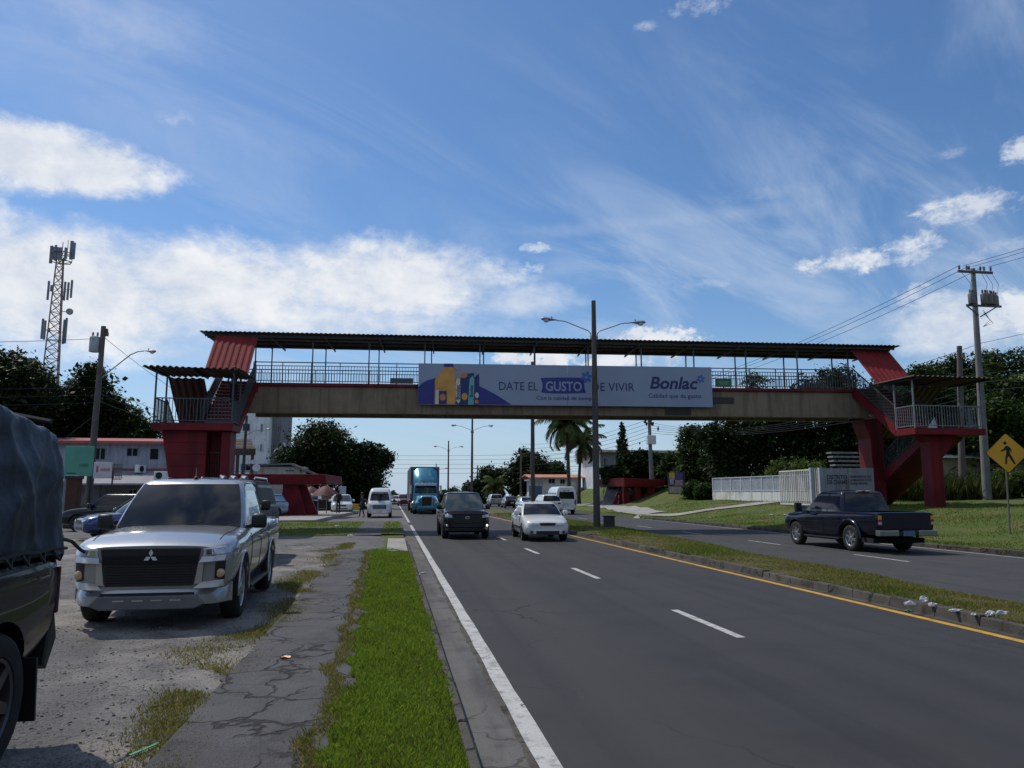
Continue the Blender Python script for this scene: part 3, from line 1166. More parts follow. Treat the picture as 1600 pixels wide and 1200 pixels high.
# right stairs
stair_tower(1, 23.0, 26.4, 24.7, 31.0, 32.4, 35.35, 4.63, 1.0, 38.6, '')
m = MB()
corrugated(m, lambda u, v, h: (lerp(22.75, 26.9, u), lerp(30.6, 33.6, v), 6.92 - .03 * u + .02 * v + h), 1, .24, 4.1, .025)
lr = bbuild(m, 'landing_roof', M_ROOFDARK)
m = MB()
for xq in (23.0, 24.8, 26.6):
    m.bar((xq, 30.7, 6.83), (xq, 33.5, 6.83), .06, .09)
bbuild(m, 'roof_frame', M_DARK, lr)
m = MB()
corrugated(m, lambda u, v, h: (lerp(22.85, 24.95, u), lerp(33.35, 35.3, v), lerp(6.93, 8.95, v) + h), 1, .26, 2.1, .02)
bbuild(m, 'stair_roof', M_ROOFRED)
m = MB()
corrugated(m, lambda u, v, h: (lerp(24.9, 26.5, u), lerp(33.5, 36.8, v), lerp(6.85, 4.6, v) + h), 1, .30, 1.6, .02)
bbuild(m, 'stair_roof', M_ROOFDARK)
m = MB().span(22.9, 25.2, 35.2, 37.9, 6.5, 6.775)
bbuild(m, 'deck_platform', M_RED, bevel=.015)
m = MB()
m.prism([(24.15, .9), (24.8, .9), (24.8, 5.49), (23.8, 5.49), (23.85, 5.2), (24.1, 4.5)], lambda a, b, h: (a, h, b), 36.0, 37.1)
bbuild(m, 'pier', M_RED, bevel=.03)
m = MB()
m.prism([(24.05, .9), (24.62, .9), (24.62, 3.3), (25.5, 4.32), (23.8, 4.32), (24.05, 4.05)], lambda a, b, h: (a, h, b), 31.55, 32.25)
bbuild(m, 'pier', M_RED, bevel=.02)

# ---------------------------------------------------------------- advertising banner on the bridge
bnr = thing('advertising_banner', 'long white and navy dairy banner with juice bottle and cartons on the footbridge', 'banner', bp(8.26, -.30, 5.93))
bnr.rotation_euler = (0, 0, math.atan2(BX.y, BX.x))
BL, BH = 14.44, 1.99
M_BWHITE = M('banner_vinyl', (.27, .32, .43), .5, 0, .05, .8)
M_NAVY = M('navy_print', (.022, .028, .20), .5, 0, .1, 1)
M_NAVYT = M('navy_letter', (.016, .026, .13), .5, 0, .1, 1)
M_BLUE = M('blue_print', (.03, .15, .42), .5, 0, .1, 1)
M_ORANGE = M('orange_print', (.62, .30, .06), .5, 0, .2, 2)
M_CREAM = M('cream_print', (.62, .58, .48), .5, 0, .1, 2)
M_TEAL = M('teal_print', (.12, .42, .42), .5, 0, .1, 2)
M_FRUIT = M('fruit_print', (.55, .20, .06), .5, 0, .25, 6)


def bpx(px, py):
    s = (px - 654) / 455 * BL
    tp, bt = 569 + (px - 654) * 8 / 454, 633 + (px - 654) * 4 / 456
    return s, BH - (py - tp) / (bt - tp) * BH


m = MB()
m.span(0, 7.21, -.04, 0, 0, BH)
m.span(7.22, BL, -.04, 0, 0, BH)
m.build('panel', M_BWHITE, bnr, bevel=.004)
m = MB()
for i in range(8):
    m.bar((.3 + i * 1.97, .02, .05), (.3 + i * 1.97, .02, BH - .05), .04)
m.bar((.05, .05, .2), (BL - .05, .05, .2), .04)
m.bar((.05, .05, BH - .2), (BL - .05, .05, BH - .2), .04)
m.build('frame', M_STEEL, bnr)


def flat(name, pts, mat, lay, parent=bnr):
    """a printed patch 3 mm thick lying on the banner; pts in measured pixels"""
    P = [bpx(*q) if len(q) == 2 else q for q in pts]
    y = -.041 - .004 * lay
    return MB().prism(P, lambda a, b, h: (a, h, b), y - .0035, y).build(name, mat, parent)


def arc(cx, cy, rx, ry, a0, a1, n=14):
    return [(cx + rx * math.cos(R(lerp(a0, a1, i / n))), cy - ry * math.sin(R(lerp(a0, a1, i / n)))) for i in range(n + 1)]


flat('wave', [(654.2, 632.5)] + [(654.2, 606), (660, 600), (668, 595.5), (678, 592.8), (690, 592), (702, 592), (714, 593), (726, 595.5), (740, 602), (755, 609), (770, 617), (784, 626), (795, 633.6)], M_NAVY, 0)
bot = flat('bottle', [(679, 632.5), (679, 596), (682, 590), (690, 580), (693, 576), (693, 574), (706, 574), (706, 577), (708, 583), (709, 596), (711, 610), (710, 633)], M_ORANGE, 1)
MB().prism([bpx(*q) for q in ((692.5, 575), (706.5, 575), (706.5, 569.8), (692.5, 569.6))], lambda a, b, h: (a, h, b), -.053, -.049).build('cap', M_NAVY, bot)
MB().prism([bpx(*q) for q in ((680, 632.4), (680, 611), (685, 611), (685, 632.4))], lambda a, b, h: (a, h, b), -.053, -.049).build('side_label', M_CREAM, bot)
MB().prism([bpx(*q) for q in ((685.3, 632.5), (685.3, 612), (697, 612.5), (697, 632.5))], lambda a, b, h: (a, h, b), -.053, -.049).build('front_label', M_NAVYT, bot)
MB().prism([bpx(*q) for q in arc(691, 622, 4.6, 5.5, 0, 340)], lambda a, b, h: (a, h, b), -.057, -.0535).build('fruit', M_FRUIT, bot)
MB().tube([(*[bpx(707, 576)[0]], -.05, bpx(707, 576)[1]), (bpx(713, 579)[0], -.05, bpx(713, 579)[1]), (bpx(714, 588)[0], -.05, bpx(714, 588)[1]), (bpx(710, 596)[0], -.05, bpx(710, 596)[1])], .035, 6).build('handle', M_ORANGE, bot)
c1 = flat('carton', [(717, 633.3), (717, 593), (724, 586), (738, 584), (738, 633.4)], M_NAVYT, 2)
MB().prism([bpx(*q) for q in ((711, 627), (710, 593), (717, 593), (717.4, 628), (715, 632))], lambda a, b, h: (a, h, b), -.056, -.050).build('white_panel', M_CREAM, c1)
MB().prism([bpx(*q) for q in arc(723, 588, 5, 4.5, 0, 340)], lambda a, b, h: (a, h, b), -.0575, -.053).build('fruit', M_FRUIT, c1)
MB().prism([bpx(*q) for q in arc(724, 621, 4.5, 5.5, 0, 340)], lambda a, b, h: (a, h, b), -.0575, -.053).build('fruit', M_ORANGE, c1)
c2 = flat('carton', [(737, 633.4), (737, 592), (745, 585.5), (746, 633.5), (746, 592), (746, 586), (734, 586), (736, 585)][:3] + [(737, 585), (746, 592.5), (746, 633.5)][1:], M_NAVYT, 3)
MB().prism([bpx(*q) for q in ((729, 633.3), (731.5, 594), (736, 588.5), (738.5, 594), (738, 633.4))], lambda a, b, h: (a, h, b), -.060, -.055).build('teal_panel', M_TEAL, c2)
MB().prism([bpx(*q) for q in arc(742.5, 619, 3, 4.5, 0, 340)], lambda a, b, h: (a, h, b), -.0605, -.057).build('fruit', M_CREAM, c2)
MB().prism([bpx(*q) for q in arc(742.5, 629, 3.2, 3.2, 0, 340)], lambda a, b, h: (a, h, b), -.0605, -.057).build('fruit', M_FRUIT, c2)
FACE = Matrix(((1, 0, 0, 0), (0, 0, -1, 0), (0, 1, 0, 0), (0, 0, 0, 1)))


def btext(name, txt, x0, x1, base, cap, mat, lay=1, parent=bnr, rot=0, **k):
    s0, z0 = bpx(x0, base)
    s1, _ = bpx(x1, base)
    _, z1 = bpx(x0, cap)
    mm = Matrix.Translation((s0, -.044 - .004 * lay, z0)) @ FACE @ Matrix.Rotation(rot, 4, 'Z')
    return text_mesh(name, txt, (z1 - z0) / .73 if not rot else k.pop('size'), mat, parent, mm, width=None if rot else s1 - s0, **k)


btext('slogan_lettering', 'DATE EL', 775, 834.5, 610.8, 597.6, M_NAVYT)
rib = flat('ribbon', [(840, 592.5)] + [(lerp(840, 908, i / 8), 592.5 - .8 * math.sin(PI * i / 8)) for i in range(1, 8)] + [(909, 592.5), (907, 600), (908, 609), (910, 615.5)] + [(lerp(910, 841, i / 8), 615.3 + 1.2 * math.sin(PI * i / 8)) for i in range(1, 8)] + [(840.5, 614.8), (843, 607), (842.5, 600)], M_NAVY, 1)
btext('slogan_lettering', 'GUSTO', 847, 903, 612, 597.2, M_BWHITE, 2, rib, bold=.012)
btext('slogan_lettering', 'DE VIVIR', 918, 984.5, 612.2, 599.0, M_NAVYT)
btext('small_lettering', 'Con la calidad de siempre', 833, 926, 625.6, 619.6, M_NAVYT)
btext('brand_lettering', 'Bonlac', 1009, 1085, 608.8, 590.2, M_NAVYT, 1, bnr, shear=.22, bold=.022)
btext('small_lettering', 'Calidad que da gusto', 1007.5, 1090.5, 622.6, 615.8, M_NAVYT)
for t_, (x_, y_) in (('Bonlac', (716.4, 626)),):
    btext('carton_lettering', t_, x_, x_, y_, y_ - 1, M_NAVYT, 3.5, c1, rot=PI / 2, size=.27, bold=.008)
btext('carton_lettering', 'Bonlac', 736.4, 736.4, 622, 621, M_NAVYT, 4.6, c2, rot=PI / 2, size=.22, bold=.006)
for (fx, fy, fr, lay) in ((911, 591.5, 9.2, 2.2), (1091, 594.6, 6.8, 1.2)):
    m = MB()
    cx, cz = bpx(fx, fy)
    sc_ = fr / 455 * BL
    y = -.044 - .004 * lay
    for k in range(6):
        a = R(60 * k + 15)
        c0 = (cx + sc_ * .62 * math.cos(a), cz + sc_ * .62 * math.sin(a))
        pl = []
        for j in range(12):
            w = 2 * PI * j / 12
            dx, dz = math.cos(w) * sc_ * .42, math.sin(w) * sc_ * .26
            pl.append((c0[0] + dx * math.cos(a) - dz * math.sin(a), c0[1] + dx * math.sin(a) + dz * math.cos(a)))
        m.prism(pl, lambda p, q, h: (p, h, q), y - .003 - .0004 * k, y)
    m.build('flower', M_BLUE, bnr)

# small signs on the bridge
M_GSIGN = M('green_sign_face', (.02, .13, .07), .5, 0, .15, 3)
M_WSIGN = M('white_sign_face', (.62, .64, .66), .5, 0, .08, 3)


def plate(name, label, cat, s0, s1, z0, z1, t, mat, txt=None, tm=None):
    o = thing(name, label, cat, bp(s0, t, z0))
    o.rotation_euler = (0, 0, math.atan2(BX.y, BX.x))
    b = MB().span(0, s1 - s0, -.03, 0, 0, z1 - z0).build('panel', mat, o, bevel=.004)
    m = MB()
    m.bar((.1, .02, .1), (.1, .02, z1 - z0 - .05), .03)
    m.bar((s1 - s0 - .1, .02, .1), (s1 - s0 - .1, .02, z1 - z0 - .05), .03)
    m.build('bracket', M_STEEL, o)
    return o


g = plate('green_sign', 'small green sign on the bridge railing right of the banner', 'sign', 22.95, 23.8, 6.97, 7.40, -.08, M_GSIGN)
m = MB()
m.span(.15, .7, -.035, -.0305, .24, .27)
m.span(.2, .62, -.035, -.0305, .14, .17)
m.build('sign_lines', M('sign_line', (.25, .4, .3), .5), g)
g = plate('sign_plate', 'dark plate on the cream beam right of the banner', 'sign', 22.78, 23.9, 6.16, 6.46, -.012, M_DARK)
g = plate('sign_plate', 'grey plate low on the bridge railing left of the banner', 'sign', 6.9, 8.0, 6.95, 7.22, -.08, M('grey_plate', (.06, .065, .07), .5))
g = plate('sign_plate', 'dark plate on the beam just under the banner', 'sign', 20.4, 21.7, 5.56, 5.86, -.012, M_DARK)

# ---------------------------------------------------------------- street lamps on the median
M_POLE = paint_mat('weathered_pole', (.105, .095, .088), .8, (.6, .6, .6))
M_LAMP = M('lamp_metal', (.30, .31, .32), .5, .4, .15, 4)
M_LENS = M('lamp_lens', (.55, .57, .58), .25, 0, .05, 4)


def lamp_head(parent, tip, d, r=1.0, name='lamp_head'):
    """cobra head whose neck starts at tip and points along d"""
    d = Vector(d).normalized()
    m = MB()
    prof = [(0, .035), (.12, .05), (.22, .075), (.38, .125), (.55, .15), (.7, .135), (.79, .08), (.81, .02)]
    side = d.cross(Vector((0, 0, 1))).normalized()
    upv = side.cross(d)
    n = 10
    vs = []
    for (l, w) in prof:
        for k in range(n):
            a = 2 * PI * k / n
            vs.append(Vector(tip) + d * l * r + side * math.cos(a) * w * r + upv * (math.sin(a) * w * .62 + .02) * r)
    fs = [(i * n + k, i * n + (k + 1) % n, (i + 1) * n + (k + 1) % n, (i + 1) * n + k) for i in range(len(prof) - 1) for k in range(n)]
    fs += [tuple(range(n))[::-1], tuple((len(prof) - 1) * n + k for k in range(n))]
    m.add(vs, fs)
    m.tube([Vector(tip) + d * .3 * r + upv * .07 * r, Vector(tip) + d * .3 * r + upv * .17 * r], .035 * r, 8)
    h = m.build(name, M_LAMP, parent, smooth=50)
    m = MB()
    vs, fs = [], []
    m.blob(Vector(tip) + d * .56 * r - upv * .05 * r, (.14 * r, .14 * r, .10 * r), 3, 0, 2)
    m.build('lens', M_LENS, h, smooth=60)
    return h


def median_lamp(loc, label):
    o = thing('street_lamp', label, 'street lamp', loc, 0, 'twin arm street lamps along the median')
    MB().tube([(0, 0, -.2), (0, 0, 5.5), (0, 0, 10.75)], [.165, .14, .105], 14).build('pole', M_POLE, o, smooth=50)
    for sx in (-1, 1):
        P = [(sx * .14, 0, 8.92), (sx * .17, 0, 9.15), (sx * .30, 0, 9.27), (sx * .8, 0, 9.45), (sx * 1.35, 0, 9.66), (sx * 1.55, 0, 9.70), (sx * 1.8, 0, 9.71)]
        a = MB().tube(P, .025, 8).build('arm', M_LAMP, o, smooth=50)
        MB().span(sx * .10, sx * .19, -.05, .05, 8.85, 9.0).build('bracket', M_LAMP, a)
        lamp_head(o, (sx * 1.78, 0, 9.71), (sx, 0, .06))
    return o


lamp = median_lamp((9.42, 35.2, .2), 'nearest twin arm street lamp, standing in front of the white banner')
for (x, y, lab) in ((9.55, 52.5, 'twin arm street lamp with its arms hidden behind the banner'),
                    (9.45, 93, 'twin arm street lamp rising above the roof of the black pickup'),
                    (9.5, 134, 'twin arm street lamp just right of the blue truck'),
                    (9.5, 172, 'twin arm street lamp directly above the blue truck'),
                    (9.5, 212, 'farthest twin arm street lamp, tip just over the truck trailer')):
    c = copy_tree(lamp)
    c.location = (x, y, .15 + zroad(y))
    c['label'] = lab
o = thing('junction_box', 'dark concrete box beside the nearest median lamp post', 'junction box', (9.95, 35.0, .1))
MB().span(-.22, .22, -.2, .2, 0, .55).build('box', M('dark_concrete', (.05, .05, .048), .9, bump=.3), o, bevel=.02)
MB().span(-.25, .25, -.23, .23, .552, .60).build('lid', M('dark_lid', (.045, .045, .045), .9), o, bevel=.01)


# ---------------------------------------------------------------- utility poles and wires
M_WOOD = M('pole_wood', (.11, .095, .085), .9, 0, .3, 3, .4, 30)
M_CPOLE = paint_mat('concrete_pole', (.20, .195, .19), .85, (.7, .7, .7))
M_TRAFO = M('transformer_paint', (.36, .39, .42), .5, .1, .1, 3)
M_TRAFD = M('dark_transformer', (.13, .125, .12), .6, .1, .2, 3)
M_INS = M('insulator', (.10, .07, .06), .3, 0, .2, 4)
M_WIRE = M('wire', (.02, .02, .022), .6)


def insulator(m, p, s=1.0):
    m.lathe([(0, 0), (.02 * s, 0), (.02 * s, .05 * s), (.06 * s, .06 * s), (.03 * s, .10 * s), (.06 * s, .12 * s), (.03 * s, .16 * s), (.055 * s, .18 * s), (.02 * s, .24 * s), (0, .25 * s)], Matrix.Translation(p), 8)


def trafo(parent, p, r=.24, h=.8, mat=None):
    m = MB()
    m.lathe([(0, 0), (r * .92, 0), (r, .04), (r, h - .05), (r * .9, h), (r * .5, h + .04), (0, h + .05)], Matrix.Translation(p), 16)
    b = m.build('transformer', mat or M_TRAFO, parent, smooth=40)
    m = MB()
    for k in (-1, 1):
        insulator(m, (p[0] + k * r * .45, p[1], p[2] + h), 1.1)
    m.build('bushing', M_INS, b, smooth=50)


# left leaning pole
pb, pt = at(135, 818, 42.8), at(162, 510, 43.2)
o = thing('utility_pole', 'leaning wooden pole with one transformer and a single lamp arm behind the green sign', 'utility pole', (pb.x, pb.y, .05))
d = pt - Vector(o.location)
MB().tube([(0, 0, 0), d * .5, d], [.19, .16, .125], 12).build('pole', M_WOOD, o, smooth=50)
q = d * .875
trafo(o, (q.x - .37, q.y, q.z - .1), .26, .82)
m = MB()
insulator(m, (d.x + .18, d.y, d.z - .5), 1.6)
m.box((d.x + .12, d.y, d.z - .42), (.3, .12, .22))
m.build('bracket', M_INS, o)
q = d * .73
P = [q + Vector(v) for v in ((.1, 0, 0), (.4, -.1, .28), (1.6, -.4, 1.25), (2.0, -.5, 1.42), (2.3, -.55, 1.45))]
MB().tube(P, .03, 8).build('arm', M_LAMP, o, smooth=50)
lamp_head(o, P[-1], (1, -.25, -.08), .85)
LP = Vector(o.location)
LPT = LP + d

# right concrete pole with transformer bank
rb = at(1543, 782, 40)
rt = at(1520, 420, 40)
o = thing('utility_pole', 'tall concrete pole with crossarm and transformer bank right of the footbridge stairs', 'utility pole', (rb.x, rb.y, zterr(rb.x, rb.y) - .05))
RP = Vector(o.location)
h = rt.z - RP.z
dx = rt.x - rb.x
top = Vector((dx, 0, h))
MB().tube([(0, 0, 0), top * .5, top], [.25, .19, .13], 14).build('pole', M_CPOLE, o, smooth=50)
m = MB()
m.box((dx, -.17, h - .25), (2.3, .12, .14))
ca = m.build('crossarm', M_WOOD, o, bevel=.01)
m = MB()
for k in (-1.05, -.55, -.4, .35, .6, 1.05):
    insulator(m, (dx + k, -.17, h - .18), 1.3)
m.build('insulator', M_INS, ca, smooth=50)
for k, (xx, yy) in enumerate(((-.48, -.28), (.30, -.34), (.66, -.30), (1.0, -.2), (1.35, .05))):
    trafo(o, (dx + xx, yy, h - 2.25), .2, .62, M_TRAFD)
m = MB()
m.box((dx + .35, -.2, h - 2.32), (2.3, .1, .12))
m.bar((dx + 1.2, -.2, h - 2.35), (dx + .05, -.2, h - 3.0), .06)
m.bar((dx - .8, -.2, h - 2.35), (dx - .05, -.2, h - 2.9), .06)
m.build('rack', M_STEEL, o)
for k, (a, b) in enumerate((((-1.0, .1), (-.4, -1.7)), ((.35, .1), (.5, -1.7)), ((.6, .1), (.95, -1.7)), ((1.05, .1), (1.3, -1.7)))):
    MB().tube([(dx + a[0], -.2, h - .25), (dx + lerp(a[0], b[0], .5) + .15, -.35, h - 1.0), (dx + b[0], -.2, h + b[1])], .012, 5).build('jumper', M_WIRE, o)
for k in range(3):
    MB().tube([(dx + .2, -.3, h - 2.6 - .1 * k), (dx + .55 + .1 * k, -.35, h - 3.2 - .1 * k), (dx + .15, -.25, h - 3.6)], .014, 5).build('jumper', M_WIRE, o)

# dark old pole standing between
p0 = at(1503, 768, 42)
o = thing('utility_pole', 'dark weathered pole with bare top, left of the tall concrete pole', 'utility pole', (p0.x, p0.y, zterr(p0.x, p0.y) - .05))
p1 = at(1499, 541, 42) - Vector(o.location)
MB().tube([(0, 0, 0), p1 * .5, p1], [.20, .18, .15], 12).build('pole', M_WOOD, o, smooth=50)
m = MB()
m.box((p1.x, -.25, p1.z - .6), (.16, .12, .3))
m.box((p1.x - .2, -.2, p1.z - 2.4), (.4, .1, .1))
m.build('bracket', M_INS, o)

# pole by the right shelter
p0 = at(1019, 752, 79)
o = thing('utility_pole', 'concrete pole with white box and tangled cables behind the right bus shelter', 'utility pole', (p0.x, p0.y, zterr(p0.x, p0.y) - .1))
FP = Vector(o.location)
fh = at(1016, 640, 79).z - FP.z + 1.4
MB().tube([(0, 0, 0), (-.12, 0, fh * .5), (-.2, 0, fh)], [.26, .2, .14], 12).build('pole', M_CPOLE, o, smooth=50)
MB().box((-.1, -.3, fh * .55), (.95, .5, .95)).build('white_box', M_WSIGN, o, bevel=.04)
m = MB()
for k in range(16):
    m.blob((-.15 + rnd.gauss(0, .38), -.2 + rnd.gauss(0, .2), fh * .75 + rnd.gauss(0, .5)), (.14, .12, .22), k, .2, 1)
m.build('cable_tangle', M_WIRE, o)
MB().box((-.2, -.1, fh - .3), (2.0, .12, .14)).build('crossarm', M_WOOD, o)


def small_pole(px, py, ptop, Y, label):
    p = at(px, py, Y)
    o = thing('utility_pole', label, 'utility pole', (p.x, p.y, p.z), 0, 'small poles with crossarms far down the road')
    zt = at(px, ptop, Y).z
    p.z = zterr(p.x, p.y) - .1
    o.location = p
    hh = zt - p.z
    MB().tube([(0, 0, 0), (0, 0, hh)], [.18, .12], 8).build('pole', M_WOOD, o, smooth=50)
    m = MB().box((0, -.14, hh - .6), (2.6, .12, .14))
    m.build('crossarm', M_WOOD, o)
    return Vector((p.x, p.y, p.z + hh - .5))


S1 = small_pole(746, 775, 727, 150, 'small far pole with crossarm, left of the round dark tree')
S2 = small_pole(814, 760, 703, 118, 'far pole with crossarm rising out of the dark tree crown behind the lamp post')
S3 = small_pole(776, 770, 730, 140, 'far pole whose crossarm shows over the round dark tree')


def wire(a, b, sag=.5, r=.011, label='thin black power line', group='overhead power lines'):
    a, b = Vector(a), Vector(b)
    n = 14
    P = [a.lerp(b, i / n) - Vector((0, 0, 4 * sag * (i / n) * (1 - i / n))) for i in range(n + 1)]
    o = MB().tube([q - a for q in P], r, 5).build('power_line', M_WIRE)
    o.location = a
    return tag(o, label, 'power line', group)


NP = Vector((41, 8, 16.5))
for k, xx in enumerate((-1.05, -.4, .6)):
    wire(RP + Vector((dx + xx, -.17, h + .1)), FP + Vector((-.2 + xx, -.1, fh - .1)), .9, .016, 'power line slanting from the tall concrete pole down behind the footbridge roof', 'slanting power lines at the right')
    wire(RP + Vector((dx + xx + .3, -.17, h + .1)), NP + Vector((xx, 0, 0)), .5, .014, 'power line leaving the tall concrete pole towards the right edge of the sky', 'power lines at the right edge')
wire(RP + Vector((dx * .8, -.2, h - 4.6)), FP + Vector((-.2, -.1, fh * .78)), 1.2, .016, 'lower cable slanting behind the footbridge roof end', 'slanting power lines at the right')
wire(RP + Vector((dx * .8, -.2, h - 4.6)), NP + Vector((0, 0, -3.4)), .5, .014, 'power line leaving the tall concrete pole towards the right edge of the sky', 'power lines at the right edge')
for k in range(5):
    wire(RP + Vector((dx * .6, -.2, 6.2 + .45 * k)), FP + Vector((0, -.2, fh * .62 + .28 * k)), 1.1 + .22 * k, .018, 'communication cable sagging below the deck in front of the big trees', 'sagging cables in front of the trees')
    wire(RP + Vector((dx * .6, -.2, 6.4 + .5 * k)), NP + Vector((0, 0, -8.5 + .5 * k)), .5, .016, 'communication cable running past the right trees', 'cables past the right trees')
FQ = Vector((20.0, 128, 6.5))
for k in range(6):
    wire(FP + Vector((-.2, -.1, fh * .56 + .42 * k)), FQ + Vector((k * .2, 0, .7 * k)), .9, .02, 'cable running from the white box pole away past the palm', 'cables past the palm')
L0 = Vector((-18, 122, 5.2))
for k in range(5):
    wire(L0 + Vector((0, k * 2, .75 * k)), Vector((34, 118 + k * 2, 5.4 + .8 * k)), .5, .022, 'cable crossing high over the road far beyond the footbridge', 'cables crossing the far road')
EP = Vector((-14.4, 78, 8.4))
for k, z in enumerate((-.55, -3.2, -3.6, -4.0)):
    wire(LPT + Vector((0, 0, z)), EP + Vector((0, 0, -.2 - .3 * k)), .6, .013, 'wire from the leaning pole towards the apartment block', 'wires from the leaning pole')
    wire(LPT + Vector((0, 0, z - .1)), Vector((-34, 26, 7.0 - .3 * k + z * .2)), .6, .013, 'wire from the leaning pole past the left trees', 'wires past the left trees')
wire(LP + (LPT - LP) * .55, LP + Vector((-2.6, -.4, 3.2)), 0.0, .012, 'slack grey stay wire on the leaning pole')

# pole and lamp in front of the apartment block
o = thing('lamp_pole', 'slim dark pole with a white lamp arm in front of the apartment block', 'lamp pole', (EP.x, EP.y, .05))
MB().tube([(0, 0, 0), (.15, 0, 9.2)], [.17, .12], 10).build('pole', M_DARK, o, smooth=50)
MB().tube([(.1, 0, 7.2), (.9, -.2, 7.7), (1.9, -.4, 7.8)], .035, 6).build('arm', M_STEELP, o, smooth=50)
lamp_head(o, (1.85, -.4, 7.8), (1, -.2, .15), .9)

# ---------------------------------------------------------------- pedestrian sign
sp = at(1578, 834, 23)
sp.z = zterr(sp.x, 23)
o = thing('pedestrian_sign', 'yellow diamond pedestrian sign on a thin post by the right kerb', 'road sign', sp)
tpz = at(1572, 708, 23).z - sp.z
lean = at(1572, 708, 23).x - sp.x
MB().tube([(0, 0, -.1), (lean * .7, 0, tpz - .2), (lean * 1.1, 0, tpz + .45)], .028, 8).build('post', M('sign_post', (.16, .15, .14), .7, .3), o)
PM = Matrix.Translation((lean, -.04, tpz)) @ Matrix.Rotation(R(-18), 4, 'Z')


def dia(r0):
    P = []
    for k in range(4):
        a = PI / 2 * k
        for j in (-1, 0, 1):
            c_ = Vector((math.cos(a), math.sin(a))) * (r0 - .05)
            P.append((c_.x + .05 * math.cos(a + j * PI / 4), c_.y + .05 * math.sin(a + j * PI / 4)))
    return P


face = MB().prism(dia(.665), lambda a, b, h: PM @ Vector((a, h, b)), -.004, .0).build('panel', M_BLACK, o)
MB().prism(dia(.635), lambda a, b, h: PM @ Vector((a, h, b)), -.008, -.0042).build('yellow_face', M('sign_yellow', (.72, .36, .02), .45, 0, .08, 3), face)
m = MB()
figs = [
    [(-.04 + .055 * math.cos(i * PI / 5), .335 + .055 * math.sin(i * PI / 5)) for i in range(10)],
    [(-.03, .245), (.06, .235), (.13, .15), (.145, .03), (.11, .02), (.10, .12), (.085, .05), (.09, -.03), (-.03, -.03), (-.02, .08), (-.05, .10), (-.17, .04), (-.20, .075), (-.08, .16)],
    [(-.03, -.032), (.09, -.032), (.16, -.17), (.235, -.36), (.19, -.385), (.09, -.21), (.035, -.10), (-.01, -.17), (-.035, -.37), (-.09, -.37), (-.07, -.15)],
]
for P in figs:
    m.prism(P, lambda a, b, h: PM @ Vector((a, h, b)), -.012, -.0084)
m.build('walking_figure', M_BLACK, face)


# ---------------------------------------------------------------- trees and plants
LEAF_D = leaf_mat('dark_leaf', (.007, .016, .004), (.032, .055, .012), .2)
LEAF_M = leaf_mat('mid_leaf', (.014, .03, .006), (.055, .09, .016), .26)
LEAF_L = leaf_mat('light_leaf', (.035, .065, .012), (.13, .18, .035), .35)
LEAF_P = leaf_mat('palm_leaf', (.03, .055, .012), (.12, .15, .04), .35)
LEAF_DRY = leaf_mat('dead_leaf', (.06, .045, .02), (.13, .09, .045), .2)
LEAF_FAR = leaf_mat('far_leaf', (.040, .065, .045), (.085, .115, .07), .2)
BARK = M('bark', (.075, .06, .05), .95, 0, .3, 3, .6, 20)


def leaf_quads(C, s, up=.35):
    """rhombic leaves at the points C, random facing"""
    n = len(C)
    nrm = nrg.normal(size=(n, 3))
    nrm[:, 2] = np.abs(nrm[:, 2]) * (1 + up) + up
    nrm /= np.linalg.norm(nrm, axis=1)[:, None]
    t = nrg.normal(size=(n, 3))
    t -= nrm * np.sum(t * nrm, 1)[:, None]
    t /= np.linalg.norm(t, axis=1)[:, None]
    b = np.cross(nrm, t)
    sz = (s * np.exp(nrg.normal(-.05, .38, n)))[:, None]
    v = np.empty((n, 4, 3))
    v[:, 0] = C - t * sz * .5
    v[:, 1] = C + b * sz * .27
    v[:, 2] = C + t * sz * .5
    v[:, 3] = C - b * sz * .27
    return v.reshape(-1, 3)


def crown_points(blobs, n, per=16, spread_=.20, shell=.55):
    B = np.array(blobs, dtype=float)
    w = (B[:, 3] * B[:, 4] * B[:, 5]) ** (2 / 3)
    nc = max(6, n // per)
    k = nrg.choice(len(B), nc, p=w / w.sum())
    d = nrg.normal(size=(nc, 3))
    d /= np.linalg.norm(d, axis=1)[:, None]
    r = (shell + (1 - shell) * nrg.uniform(0, 1, nc) ** .6) * nrg.uniform(.82, 1.1, nc)
    c = B[k, :3] + d * r[:, None] * B[k, 3:6]
    far = nrg.uniform(0, 1, nc) < .07
    c[far] = B[k[far], :3] + d[far] * nrg.uniform(1.02, 1.22, far.sum())[:, None] * B[k[far], 3:6]
    m = np.repeat(np.arange(nc), per)
    rm = (B[k, 3] * B[k, 4] * B[k, 5]) ** (1 / 3)
    return c[m] + nrg.normal(size=(nc * per, 3)) * (rm[m] * spread_)[:, None] * np.array([1, 1, .75])


